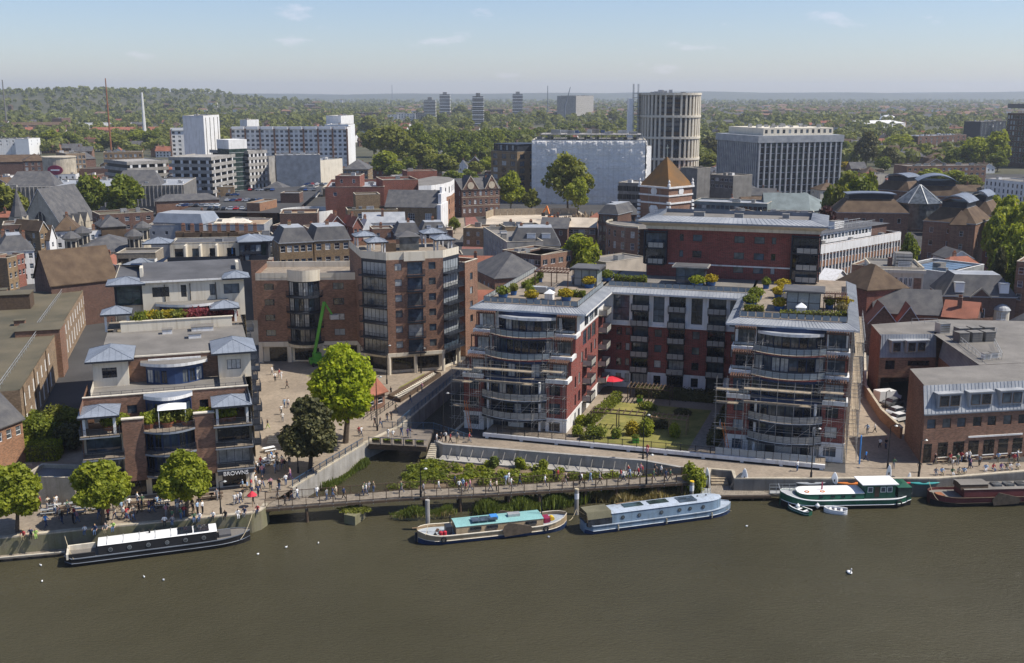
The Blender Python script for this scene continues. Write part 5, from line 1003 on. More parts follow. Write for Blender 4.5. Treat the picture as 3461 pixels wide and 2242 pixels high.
ge = mid('red brick Georgian house with bays, dormers and slate mansard', ('H', 1705, 988), ('H', 2318, 1002), 11.5, 12, 'brick_dark', 'slate', 'mans', 4.5, nf=0, inset=3, cat='house', name='house', chim=0)
for u in (.22, .83): dormer(ge.e, ge.W*u, .2, 12.2, 2.0, 2.2)
for u in (.2, .82): ge.part('bay_window', MB().lathe([(1.7, 6), (1.7, 8.4), (1.9, 8.5)], (ge.W*u, 0, 0), 14), 'cream'); [put('window', win_mesh(1.0, 1.6, 'cross', 'white_paint'), ge.e, (ge.W*u-.5+k*.95, -1.78+abs(k)*.35, 6.5), k*.5) for k in (-1, 0, 1)]; ge.part('bay_roof', MB().lathe([(1.95, 8.52), (1.6, 9.1), (.9, 9.6), (.05, 9.85)], (ge.W*u, 0, 0), 14), 'lead')
ge.part('pediment', MB().face([(ge.W*.36, -.2, 11.2), (ge.W*.66, -.2, 11.2), (ge.W*.51, -.2, 13.4)]).bar((ge.W*.36, -.25, 11.2), (ge.W*.51, -.25, 13.4), .3, .3, 1).bar((ge.W*.66, -.25, 11.2), (ge.W*.51, -.25, 13.4), .3, .3, 1), ['brick_dark', 'stone'])
o = put('window', win_mesh(2.4, 2.2, 'three', 'white_paint'), ge.e, (ge.W*.51-1.2, -.1, 6.4)); put('pane', pane_mesh(2.4, 2.2, 'glass_dark'), o)
mid('grey slate hipped roof house behind the pub building', ('M', 1025, 440), ('M', 1330, 500), 11, 14, 'brick_dark', 'slate', 'hip', 4.5, nf=3, rows=1, chim=2); mid('small red-tiled cottage behind the pub roof', ('M', 745, 325), ('M', 960, 345), 11, 9, 'brick_dark', 'tile_red', 'gu', 2.8, nf=0, chim=1)
mid('tall brick and cream building cut by the right edge', ('H', 2318, 720), ('H', 2500, 735), 19, 20, 'brick_brown', 'felt', nf=2, rows=3)
# ---- court house cluster: brick blocks, brown tile skirts, grey barrel roofs
def court(label, FL, FR, z, dep, rh, ins, rise, nf=4):
    b = mid(label, FL, FR, z, dep, 'brick_brown', 'tile_brown', 'mans', rh, nf=nf, rows=3, w=1.2, h=1.7, sh=4.2, top=2, inset=ins, ns=2, style='plain', fm='white_paint', cat='courthouse')
    W, i = b.W, ins; zz = z+rh; m_ = MB(); m_.box(i+.2, i+.2, zz, W-i-.2, dep-i-.2, zz+1.8, 1); n = 12; o = .6
    pr = [(i-o+(W-2*i+2*o)*k/n, zz+1.8+rise*(1-(2*k/n-1)**2)) for k in range(n+1)]
    for k in range(n):
        (a, za_), (c, zc) = pr[k], pr[k+1]; m_.face([(a, i-o, za_), (c, i-o, zc), (c, dep-i+o, zc), (a, dep-i+o, za_)], 0); m_.face([(a, i-o, za_-.35), (c, i-o, zc-.35), (c, i-o, zc), (a, i-o, za_)], 0)
    b.part('barrel_roof', m_, ['zinc_seam', 'charcoal']); return b
court('brick courthouse block with long flat-topped brown skirt roof', ('H', 820, 292), ('H', 1415, 298), 16, 15, 4.4, 4.2, .4)
court('largest brick courthouse block with curved grey roof in front', ('H', 1540, 360), ('H', 1975, 390), 16, 19, 4.4, 4, 2.2, 3)
court('right rear brick courthouse block with curved grey roof', ('H', 1830, 300), ('H', 2122, 318), 16, 17, 4.2, 3.4, 1.8, 2)
court('rear middle courthouse block with broad curved grey roof', ('H', 1440, 150), ('H', 1870, 160), 17, 18, 3.8, 2.6, 2.4, 3)
court('far left courthouse block with small curved grey roof', ('H', 1130, 95), ('H', 1420, 118), 16, 16, 3.8, 3.6, 1.4, 2)
mid('projecting brick courthouse bay with pointed tile roof', ('H', 1765, 395), ('H', 1960, 400), 15.5, 8, 'brick_brown', 'tile_brown', 'hip', 4.5, nf=1, rows=3, w=1.1, h=1.7, sh=4.2, top=2)
gp = pt('H', 1500, 205, 19); gpt = thing('glass_pyramid', 'glazed octagonal pyramid lantern among the courthouse roofs', 'lantern', (gp.x, gp.y, 0)); MB().lathe([(7.5, 10), (7.5, 18.9), (8.4, 19), (.3, 25)], (0, 0, 0), 8).build('glazing', 'glass_grey', gpt)
for k in range(8): a = k*math.pi/4; MB().bar((8.4*math.cos(a), 8.4*math.sin(a), 19), (.3*math.cos(a), .3*math.sin(a), 25.05), .3).build('rib', 'galv', gpt)
mid('white modern flats with slot windows at the right edge', ('H', 2055, 15), ('H', 2500, 60), 15, 16, 'white', 'felt', nf=12, rows=3, w=1.0, h=1.9, style='plain', fm='charcoal', ns=2)
# ================================================================ taller blocks farther back
def slab(label, FL, FR, z, dep, **k): return mid(label, FL, FR, z, dep, far=True, **k)
# wrapped building
wr = mid('big building wrapped in white scaffold sheeting', ('B', 1385, 447), ('B', 2145, 450), 34, 30, 'sheet_white', 'concrete', nf=0, par=.3, cat='building')
shp = MB(); nx, nz = 90, 54; pan = [[R.uniform(.1, 1.2) for _ in range(10)] for _ in range(24)]
for side in range(2):
    Ls = wr.W if side == 0 else 30
    V = [[None]*(nz+1) for _ in range(nx+1)]
    for i in range(nx+1):
        for j in range(nz+1):
            bow = .45*abs(math.sin(j*math.pi/nz*9))**.6*pan[i//4][j//6] + R.uniform(-.1, .1)
            p = (Ls*i/nx, -.5-bow, G+31.4*j/nz) if side == 0 else (wr.W+.5+bow, Ls*i/nx, G+31.4*j/nz); V[i][j] = p
    for i in range(nx):
        for j in range(nz): shp.face([V[i][j], V[i+1][j], V[i+1][j+1], V[i][j+1]])
wr.part('sheeting', shp, 'sheet_white')
for k in range(10): wr.part('lift_band', MB().box(0, -1.15, G+31.4*k/9-.12, wr.W, -.98, G+31.4*k/9+.12), 'sheet_white')
for k in range(23): wr.part('tie_pole', MB().box(wr.W*k/22-.08, -1.12, G, wr.W*k/22+.08, -1.0, 34), 'white')
for i in range(22): x = wr.W*(i+.5)/22; wr.part('scaffold_pole', MB().bar((x, 4, 34), (x, 4, 37.4), .22), 'galv')
wr.part('top_deck', MB().box(4, 2, 36.6, wr.W-2, 26, 37).box(4, 1.8, 37.6, wr.W-2, 2, 37.8), 'concrete')
for i in range(14): roof_box(wr.e, R.uniform(6, wr.W-8), R.uniform(4, 20), 37.02, R.uniform(2, 5), 2.4, R.uniform(.8, 2.2), R.choice(['white', 'galv', 'blue_pot', 'concrete']))
ws = mid('lower wrapped wing at the right of the sheeted building', ('B', 2100, 490), ('B', 2185, 488), 30, 26, 'sheet_white', 'concrete', nf=0)
ab = slab('yellow brick apartment block with glazed penthouse', ('B', 1110, 520), ('B', 1285, 530), 27, 22, wall='brick_yellow', roof='felt_dark', nf=3, rows=6, w=3.4, h=2.4, sh=3.6, ns=3, fm='charcoal')
hs = grid(spread(ab.W-2, 8, 1.7), [(28, 30.6)]); a2 = MB(); ab.wall(a2, (1, 1), (ab.W-1, 1), 27.1, 31.2, hs, far=True); ab.wall(a2, (ab.W-1, 1), (ab.W-1, 20), 27.1, 31.2, []); a2.face([(.5, .5, 31.2), (ab.W-.5, .5, 31.2), (ab.W-.5, 21, 31.2), (.5, 21, 31.2)]); ab.part('penthouse', a2, 'charcoal')
mid('dark brown brick corner block beside the wrapped building', ('B', 1290, 620), ('B', 1410, 612), 20, 16, 'brick_dark', 'felt', nf=2, rows=4, w=2, h=2, far=True)
mid('half-demolished concrete frame building right of the wrapped block', ('B', 1965, 735), ('B', 2145, 742), 18, 14, 'concrete_dark', 'concrete', nf=3, rows=4, w=5, h=2.4, sh=3.6, far=True, fm='concrete', panes=['black'])
# round residential tower
rY = 690; r0 = atY('C', 276, 400, rY); RT = 18.4; ztw = topz('C', 285, 118, rY-18); rt_ = thing('round_tower', 'tall round-cornered pale concrete residential tower with vertical fins', 'tower', (r0.x, r0.y, 0)); n = 40
sgp = lambda q: math.copysign(abs(q)**.72, q)
cir = lambda r: [(r*sgp(math.cos(2*math.pi*i/n)), r*sgp(math.sin(2*math.pi*i/n))) for i in range(n+1)]
wlr = MB(); cq = cir(RT); sto = (ztw-G)/19
for i in range(n):
    a, b = cq[i], cq[i+1]
    if (a[1]+b[1])/2 > 6: wlr.wall(a, b, G, ztw); continue
    L = math.dist(a, b); hs = [(.25, L-.25, G+j*sto+.5, G+j*sto+sto-.3) for j in range(1, 19)]; wlr.wall(a, b, G, ztw, hs, .5, 1); windows(rt_, a, b, hs, far=True, inset=.35, panes=['glass_dark', 'glass_dark', 'glass_blue', 'timber_dark'], fm='charcoal')
wlr.build('wall', ['concrete', 'charcoal'], rt_)
for i in range(n):
    if cq[i][1] < 8: a = math.atan2(cq[i][1]-cq[i-1][1], cq[i][0]-cq[i-1][0])-math.pi/2 if i else 0; MB().box(-.2, -.6, G, .9, .6, ztw).build('fin', 'cream', rt_, (cq[i][0], cq[i][1], 0), a)
for z in (ztw*.30, ztw*.53, ztw*.76, ztw): MB().ribbon([(x, y) for x, y in cir(RT+1.3)], z-.8, z+.6, 1.6).build('ring_band', 'cream', rt_)
MB().lathe([(RT, ztw-.5), (.1, ztw-.4)], (0, 0, 0), n).build('roof', 'felt', rt_)
for i in range(10): roof_box(rt_, R.uniform(-14, 10), R.uniform(-14, 8), ztw-.4, R.uniform(2, 4), 2, R.uniform(1.4, 3), 'white')
lft = thing('hoist_tower', 'scaffolded hoist tower on the left side of the round tower', 'scaffold', (r0.x-RT-5, r0.y-8, 0))
for x in (0, 3, 6, 9):
    for y in (0, 5): MB().bar((x, y, G), (x, y, ztw+ (6 if x < 4 else 0)), .35).build('pole', 'galv', lft)
for k in range(20): z = G+3+k*2.7; MB().bar((0, 0, z), (9, 0, z), .25).build('ledger', 'galv', lft); MB().box(0, 0, z+.1, 9, 5, z+.25).build('lift', 'concrete_dark', lft)
MB().box(-3.5, 0, G, -.4, 5, ztw-3).build('sheeting', 'sheet_white', lft)
def mast(label, name, k, x, y0, y1, Y, r, mat, cat): p = atY(k, x, y0, Y); t_ = thing(name, label, cat, (p.x, p.y, 0)); MB().tube((0, 0, G), (0, 0, topz(k, x, y1, Y)), r, r*.5, 6).build('shaft', mat, t_); return t_
# office with vertical fins
of = mid('grey office block with white vertical fins and cream rooftop plant room', ('C', 815, 392), ('C', 1297, 385), 33, 44, 'charcoal', 'felt', nf=0, par=.5, cat='office')
nb = 15
for j in range(8):
    z = 32.0-3.35*(j+1)
    for i in range(nb):
        x0, x1 = of.W*i/nb+.45, of.W*(i+1)/nb-.45; o = put('window', far_win(round(x1-x0, 2), 2.9, 'charcoal', R.choice(['glass_dark', 'glass_green', 'glass_dark'])), of.e, (x0, -.25, z+.9)); of.part('spandrel', MB().box(x0, -.3, z+.45, x1, -.05, z+.85), 'lead')
for i in range(nb+1): x = of.W*i/nb; of.part('fin', MB().box(x-.42, -1.2, G, x+.42, -.3, 31.6), 'lead')
for i in range(22): y = 44*(i+.5)/22; of.part('fin', MB().box(-.9, y-.4, G, -.1, y+.4, 31.6), 'lead')
for j in range(8): of.part('spandrel', MB().box(-.3, .5, 32-3.35*(j+1)-.2, -.05, 43.5, 32-3.35*(j+1)+.7), 'zinc')
of.part('parapet', MB().box(-1.3, -1.4, 31.6, of.W+1.2, 45, 35.2), 'lead')
pr = MB(); of.wall(pr, (4, 3), (of.W-3, 3), 35.21, 39, grid(spread(of.W-7, 12, 1.6), [(36.2, 38.2)]), far=True); pr.wall((4, 40), (4, 3), 35.21, 39); pr.wall((of.W-3, 3), (of.W-3, 40), 35.21, 39); pr.face([(4, 3, 39), (of.W-3, 3, 39), (of.W-3, 40, 39), (4, 40, 39)]); of.part('plant_room', pr, 'cream')
for i in range(18): roof_box(of.e, R.uniform(5, of.W-8), R.uniform(5, 30), 39.01, R.uniform(1, 2.5), 1.5, R.uniform(.8, 2), 'galv')
mid('dark concrete stair tower left of the grey office', ('C', 450, 565), ('C', 527, 560), 24, 10, 'concrete_dark', 'concrete', nf=0); mid('low dark frontage between stair tower and office', ('C', 527, 600), ('C', 662, 610), 19, 14, 'concrete_dark', 'felt', nf=5, rows=2, w=2, far=True); mid('dark brick office block behind the brick tower', ('C', 385, 575), ('C', 450, 570), 22, 10, 'brick_dark', 'felt', nf=2, rows=3, far=True)
# car park, hotels and neighbours on the left
def carpark(label, FL, FR, z, dep, lv, ns_col=6):
    b = Bld('multi_storey_car_park', label, 'car park', pt(*FL, z), 0); dv = pt(*FR, z)-pt(*FL, z); W = dv.to_2d().length; a = math.atan2(dv.y, dv.x); b.e.rotation_euler = (0, 0, a)
    b.part('core', MB().box(1.2, 1.2, G, W-1.2, dep-1.2, z-1.5), 'black')  # black block stands in for the shade inside the open decks
    for i in range(lv):
        zz = z-i*3.4; b.part('deck_band', MB().box(0, 0, zz-1.5, W, dep, zz-.3).box(0, 0, zz-.3, W, .3, zz+.2).box(0, .3, zz-.3, .3, dep, zz+.2).box(W-.3, .3, zz-.3, W, dep, zz+.2), 'concrete')
        for k in range(ns_col): x = W*(k+.5)/ns_col; b.part('column', MB().box(x-.6, .1, zz-3.4, x+.6, .7, zz-1.501), 'white')
        for k in range(4): y = dep*(k+.5)/4; b.part('column', MB().box(W-.7, y-.6, zz-3.4, W-.1, y+.6, zz-1.501), 'white')
    b.W = W; return b
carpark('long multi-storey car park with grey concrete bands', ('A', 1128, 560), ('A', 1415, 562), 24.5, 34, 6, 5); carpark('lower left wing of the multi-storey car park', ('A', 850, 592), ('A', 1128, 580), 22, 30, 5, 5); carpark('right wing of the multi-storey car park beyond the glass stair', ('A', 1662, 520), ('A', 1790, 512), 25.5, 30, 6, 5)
b_ = mid('glass block stair tower of the car park with white top', ('A', 1535, 505), ('A', 1655, 500), 27, 12, 'glass_green', 'white', nf=0); b_.part('top_storey', MB().box(-.1, -.1, 27, b_.W+.1, 12.1, 32), 'white')
for j in range(9): b_.part('band', MB().box(-.12, -.12, 4+j*2.6, b_.W+.12, -.003, 4.25+j*2.6), 'galv')
mid('concrete end block of the car park', ('A', 1800, 560), ('A', 1842, 556), 19, 14, 'concrete', 'concrete', nf=0)
def hotel(label, FL, FR, z, dep, n, rows):
    b = slab(label, FL, FR, z, dep, wall='white', roof='concrete', nf=n*3, rows=rows, w=2.0, h=1.8, sh=3.1, top=1.6, fm='white_paint', units=5, panes=['glass_dark', 'glass_dark', 'glass_blue', 'curtain'])
    for i in range(n+1): x = b.W*i/n; b.part('brick_pier', MB().box(x-.55, -.6, G, x+.55, -.003, z-.6), 'brick_brown')
    for i in range(n): x = b.W*(i+.5)/n; b.part('parapet_block', MB().box(x-b.W/n*.4, -.8, z-.9, x+b.W/n*.4, -.004, z+.9), 'white_paint')
    return b
hotel('long white hotel block with red brick piers', ('A', 1545, 362), ('A', 2325, 362), 33.5, 18, 8, 8); hotel('short white hotel wing with red brick piers', ('A', 1140, 372), ('A', 1375, 370), 31, 22, 2, 7)
b_ = mid('white windowless lift tower at the right end of the long hotel', ('A', 2285, 285), ('A', 2370, 280), 40, 12, 'white', 'concrete', nf=0); mid('white stair slab behind the hotel lift tower', ('A', 2335, 345), ('A', 2378, 340), 34, 18, 'white_paint', 'white', nf=0); b_ = mid('white ribbed lift tower of the short hotel wing', ('A', 1362, 285), ('A', 1468, 278), 42, 14, 'white', 'concrete', nf=0)
for k in range(4): b_.part('rib', MB().box(b_.W*(k+.5)/4-.25, -.3, G, b_.W*(k+.5)/4+.25, -.003, 41), 'concrete_dark')
mid('white plant box on the long hotel roof', ('A', 1655, 312), ('A', 1735, 310), 37.5, 8, 'white', 'white', nf=0)
mid('large cream windowless gable block beside the car park', ('A', 2080, 592), ('A', 2295, 572), 18, 24, 'cream', 'lead', nf=0); mid('brown glazed retail front left of the cream block', ('A', 1842, 590), ('A', 2080, 592), 17.5, 20, 'brick_yellow', 'lead', nf=8, rows=3, w=1.8, h=3, sh=4, far=True); mid('grey clad upper storey above the brown retail front', ('A', 1850, 552), ('A', 2145, 548), 23, 16, 'zinc_seam', 'lead', nf=0)
mid('white flat-fronted building at the left edge', ('A', -60, 440), ('A', 190, 438), 17, 20, 'white', 'felt_olive', nf=6, rows=2, far=True); mid('bright white end pavilion beside the left white building', ('A', 190, 440), ('A', 268, 432), 17, 12, 'white_paint', 'white', nf=2, rows=2, far=True)
ro = pt('A', 395, 560, 19); rot = thing('rotunda', 'tan cylindrical leisure building drum with red oval sign', 'building', (ro.x, ro.y, 0)); MB().lathe([(9.5, G), (9.5, 19), (9.9, 19.1), (9.9, 19.6)], (0, 0, 0), 28).build('drum', 'stone', rot)
sg = MB().lathe([(.1, -.2), (4.6, -.2), (4.6, .2), (.1, .2)], (0, 0, 0), 24, 0, 1, .62).build('oval_sign', 'plum', rot); sg.matrix_local = Matrix.Translation((1.2, -9.8, 12)) @ Matrix.Rotation(math.pi/2, 4, 'X')
sg = MB().box(-2.6, -.45, -.25, 2.6, .45, .25).build('sign_strip', 'white_paint', rot); sg.matrix_local = Matrix.Translation((1.2, -9.85, 12)) @ Matrix.Rotation(math.pi/2, 4, 'X')
for (lb_, a, c, y, z, dp, wl_, rf_, kd, nf_) in (('tan brick flank wall block right of the rotunda', 440, 572, 540, 20, 26, 'brick_tan', 'felt', 'flat', 5), ('dark brick gabled block behind the rotunda', 575, 640, 570, 16, 20, 'brick_dark', 'slate', 'gu', 0), ('yellow brick flats with tall windows', 692, 955, 532, 19, 16, 'brick_yellow', 'felt', 'flat', 8), ('brown long roofed building at far left', -20, 250, 590, 13, 20, 'brick_dark', 'tile_brown', 'gu', 0), ('brown brick store building left of the rotunda', 155, 320, 585, 16, 18, 'brick_dark', 'tile_brown', 'hip', 4), ('low red brick wing before the yellow flats', 535, 820, 640, 11, 14, 'brick_dark', 'felt', 'flat', 0), ('dark brown slab block far left', 412, 472, 300, 20, 14, 'brick_dark', 'felt', 'flat', 0), ('long brown brick range far left', 80, 412, 345, 12, 14, 'brick_dark', 'tile_brown', 'gu', 0), ('grey retail shed roofs far left', 540, 840, 335, 11, 40, 'white', 'lead', 'flat', 0), ('long red-brown terrace roofs far left', 620, 1080, 380, 10, 14, 'brick_brown', 'tile_red', 'gu', 0)):
    mid(lb_, ('A', a, y), ('A', c, y-4), z, dp, wl_, rf_, kd, 4, nf=nf_, rows=3, w=1.6, h=2, far=True, units=3 if kd == 'flat' else 0)
slab('white ribboned modern office among trees at far left', ('A', 10, 200), ('A', 335, 200), 30, 20, wall='white', roof='concrete', nf=24, rows=3, w=5, h=2.4, sh=4.5, units=4); mid('white end block of the far left office', ('A', 335, 203), ('A', 378, 200), 30, 14, 'white', 'concrete', nf=3, rows=3, far=True, w=3, h=2.4, sh=4.5)
mast('tall slender white chimney with dark cap at far left', 'chimney_stack', 'A', 960, 262, 125, 1350, 2.4, 'white', 'chimney'); mast('thin grey mast at the far left edge', 'radio_mast', 'A', 36, 250, 40, 1900, 1.6, 'concrete_dark', 'mast')
cr = mast('orange lattice tower crane mast at far left', 'tower_crane', 'A', 730, 325, 30, 1000, .9, 'terracotta', 'crane'); mast('thin transmitter mast on the far ridge', 'radio_mast', 'B', 447, 140, 75, 6500, 3, 'zinc_seam', 'mast'); mast('thin dark mast right of the far tower blocks', 'radio_mast', 'B', 1489, 190, 80, 2600, 1.6, 'zinc_seam', 'mast')
jb = atY('B', 1605, 230, 2000); j2 = atY('B', 1642, 88, 2000); ct = thing('luffing_crane', 'dark luffing crane jib in the distance', 'crane', (jb.x, jb.y, 0)); MB().tube((0, 0, G), (0, 0, jb.z+8), 1.4, 1.2, 6).build('mast', 'zinc_seam', ct); MB().tube((0, 0, jb.z), (j2.x-jb.x, 0, j2.z), 1.3, .7, 6).build('jib', 'zinc_seam', ct)
# far slab and point blocks
for i, (a, c, y, yb, lb_) in enumerate(((660, 735, 175, 312, 'leftmost of the four far tower blocks'), (765, 832, 138, 285, 'second from left of the four far tower blocks'), (985, 1058, 150, 350, 'third from left of the four far tower blocks'), (1255, 1322, 135, 285, 'rightmost of the four far tower blocks'))):
    Y = pt('B', a, yb+14).y; p, q_ = atY('B', a, y, Y), atY('B', c, y, Y); W = q_.x-p.x; t_ = thing('tower_block', lb_, 'tower block', (p.x, p.y, 0), 0, 'far tower blocks'); zt2 = p.z
    MB().box(0, 0, G, W, W, zt2).build('core', 'glass_grey', t_); MB().box(W*.3, W*.3, zt2, W*.7, W*.7, zt2+5).build('lift_house', 'concrete', t_)
    nfl = 15
    for k in range(nfl): z = G+(zt2-G)*k/nfl; MB().box(-.7, -.7, z, W+.7, W+.7, z+(zt2-G)/nfl*.45).build('floor_band', 'concrete' if k % 2 else 'white', t_)
gb = slab('wide grey office slab on the horizon', ('B', 1680, 150), ('B', 1798, 148), 52, 40, wall='concrete', roof='concrete', nf=16, rows=9, w=3.0, h=2.2, sh=4.4)
for (lb_, a, c, y, z, wl_, nf_) in (('small white flats before the far tower blocks', 415, 485, 275, 16, 'white', 3), ('white and tan flats before the far tower blocks', 486, 600, 268, 18, 'white', 6), ('grey banded flats beside the leftmost far tower', 602, 665, 262, 20, 'concrete', 4), ('long brown brick flats in the distance', 195, 412, 262, 17, 'brick_dark', 10), ('brown flats left of the third far tower', 1090, 1190, 240, 22, 'brick_dark', 5), ('long grey low flats in the distance', 1200, 1400, 285, 9, 'white', 10)):
    slab(lb_, ('B', a, y), ('B', c, y), z, 16, wall=wl_, roof='concrete', nf=nf_, rows=4, w=3, h=1.8)
slab('dark tall office block cut by the right edge', ('C', 2285, 235), ('C', 2460, 240), 42, 30, wall='brick_dark', roof='concrete', nf=10, rows=9, w=2.2, h=2.6, sh=4.0, fm='white_paint', top=1.2, ns=4); mid('concrete crown of the dark right-edge office', ('C', 2285, 180), ('C', 2460, 182), 46, 30, 'concrete_dark', 'concrete', nf=0, base=42)
slab('white framed flats left of the dark office', ('C', 2125, 285), ('C', 2275, 280), 28, 18, wall='charcoal', roof='concrete', nf=7, rows=5, w=2.4, h=2, fm='white_paint'); slab('dark red-brown brick block among trees at right', ('C', 1755, 372), ('C', 2040, 362), 18, 24, wall='brick_dark', roof='zinc', nf=9, rows=3, w=2.4, h=2, ns=3); slab('long low brick flats with flat roof behind the courthouse', ('C', 1690, 550), ('C', 2158, 545), 14, 16, wall='brick_brown', roof='felt', nf=14, rows=2, w=1.8, h=1.5)
sdm = mid('wide white leisure shed with shallow roof at right', ('C', 1455, 295), ('C', 1680, 290), 10, 60, 'white', 'white', 'gu', 4, nf=0, cat='shed'); dmp = pt('C', 1575, 262, 12); tag(MB().lathe([(17, 8), (16, 11), (12, 15), (6, 17.5), (.5, 18)], (dmp.x, dmp.y, 0), 24).build('white_dome', 'white_paint'), 'white dome roof beyond the leisure shed', 'dome')
for (lb_, a, c, y, z, wl_, rf_, kd) in (('grey slate villa roof among trees right of the office', 1290, 1400, 440, 9, 'white', 'slate', 'gu'), ('pair of slate villas behind the brick flats', 1620, 1810, 490, 9, 'brick_yellow', 'slate', 'hip'), ('brown villa behind the courthouse trees', 1820, 1940, 500, 9, 'brick_brown', 'tile_brown', 'hip'), ('slate roofed house beside the yellow tree', 1360, 1450, 560, 8, 'brick_brown', 'slate', 'gu'), ('brown tiled house above the courthouse', 1440, 1530, 590, 8, 'brick_brown', 'tile_brown', 'hip')):
    mid(lb_, ('C', a, y), ('C', c, y), z, 12, wl_, rf_, kd, 4, nf=3, rows=1, far=True)
for i, (a, c, y, wl_, lb_) in enumerate(((500, 585, 610, 'brick_brown', 'brown gabled villa left of the gothic building'), (590, 670, 590, 'brick_yellow', 'yellow villa with pale bargeboards left of the gothic building'), (705, 790, 615, 'brick_brown', 'slate villa among trees left of the gothic building'), (890, 950, 625, 'white', 'pale blue villa behind the gothic building'), (960, 1040, 600, 'brick_brown', 'tall brown villa behind the gothic building'))):
    mid(lb_, ('B', a, y), ('B', c, y), 10, 12, wl_, 'slate', 'gv', 4.5, nf=2, rows=2, far=True, chim=1)
mid('tan brick corner block with grey hipped roof beside the cream block', ('B', 118, 640), ('B', 285, 640), 15, 20, 'brick_yellow', 'slate', 'hip', 5, nf=6, rows=2, ns=4, far=True, w=1.6, h=1.8)
# rear terraces behind the cream apartments
b_ = mid('cream rear apartment terrace with screen walls and doors', ('E', 1515, 600), ('E', 2140, 588), 21, 10, 'cream', 'felt_dark', nf=4, rows=1, w=2.0, h=2.3, top=1.1, style='two', fm='charcoal', par=.25)
for k in (.24, .45, .68): b_.part('screen_wall', MB().box(b_.W*k-.2, -3, 17.5, b_.W*k+.2, -.003, 21), 'cream')
b_.part('terrace', MB().box(-1, -4.5, 2.6, b_.W+8, -.004, 17.4), 'brick_brown'); b_.part('terrace_rail', MB().box(0, -4.4, 17.4, b_.W+7, -4.3, 18.5), 'charcoal')
hip_zinc(b_.e, -6, -2.5, .6, 4, 21.6, 1.2); hip_zinc(b_.e, b_.W-.5, -3, b_.W+8, 5, 21.8, 1.3)
bb = MB(); b_.wall(bb, (b_.W+.4, -2), (b_.W+7, -2), 16.5, 21.5, [(.5, 6.1, 16.8, 21)], 'grid', panes=['glass_dark', 'glass_green']); bb.wall((b_.W+7, -2), (b_.W+7, 5), 12, 21.5); b_.part('glazed_bay', bb, 'charcoal')
mid('dark slatted flat-roofed wing left of the rear terrace', ('E', 1040, 695), ('E', 1390, 690), 17.5, 9, 'timber_grey', 'felt', nf=3, rows=1, w=2.6, h=2.2, top=.9, style='plain', fm='charcoal'); b_ = mid('cream base wing with twin zinc hipped roofs', ('E', 1035, 800), ('E', 1560, 800), 15, 9, 'cream', 'felt', nf=0); hip_zinc(b_.e, b_.W*.12, -.5, b_.W*.62, 6, 15.6, 1.2); hip_zinc(b_.e, b_.W*.64, -.5, b_.W*.99, 6, 15.9, 1.2)
for k in range(9):
    p = pt('E', 1640+k*80, 478+R.uniform(-6, 6), 13); q_ = thing('chimney_stack', f'{ORD[k]} from left of the brick chimney stacks behind the rear terrace', 'chimney', (p.x, p.y, 0), .2, 'chimney stacks behind the rear terrace'); chimney(q_, 0, 0, 13, 1.8, 1.2, .8, 'brick_brown'); MB().box(-2.5, -1.5, 8, 2.5, 2, 12.6).build('roof_ridge', 'tile_brown', q_)
# ---- low backland buildings filling the old town between the named ones
KIND = {}
def blocked(x, y, r):
    for b, W, D in FOOT:
        q = Vector((x, y))-b.O; u, v = q.dot(b.eu), q.dot(b.ev)
        if -r < u < W+r and -r < v < D+r: return True
    for b, u0, u1, v0, v1 in ((ub, -6, 64, -12, 62), (lb, -26, 8, -4, 66), (bt_, -8, 20, -8, 24), (mbk, -4, 24, -40, 18), (wh, -50, 12, -5, 95), (rb, -16, 52, -6, 48), (cl, -16, 18, -16, 18)):
        q = Vector((x, y))-b.O; u, v = q.dot(b.eu), q.dot(b.ev)
        if u0-r < u < u1+r and v0-r < v < v1+r: return True
    return False
keepout = [(P2('F', 2110, 480), 34), (P2('F', 1960, 430), 22), (P2('G', 560, 350), 60), (P2('G', 1150, 720), 26), (P2('E', 1950, 230, 8), 62), (P2('F', 640, 180, 8), 60), (P2('F', 640, 285, 11), 22), (P2('J', 700, 1100), 50), (P2('J', 1500, 1100), 34), (P2('F', 2130, 345), 26)]
WN = {'brick_brown': 'brown brick', 'white': 'white', 'brick_yellow': 'yellow brick', 'brick_dark': 'dark brick', 'cream': 'cream', 'brick_red': 'red brick'}; RN = {'felt': 'grey flat', 'slate': 'slate', 'tile_brown': 'brown tiled', 'lead': 'lead', 'felt_tan': 'tan flat', 'tile_red': 'red tiled'}
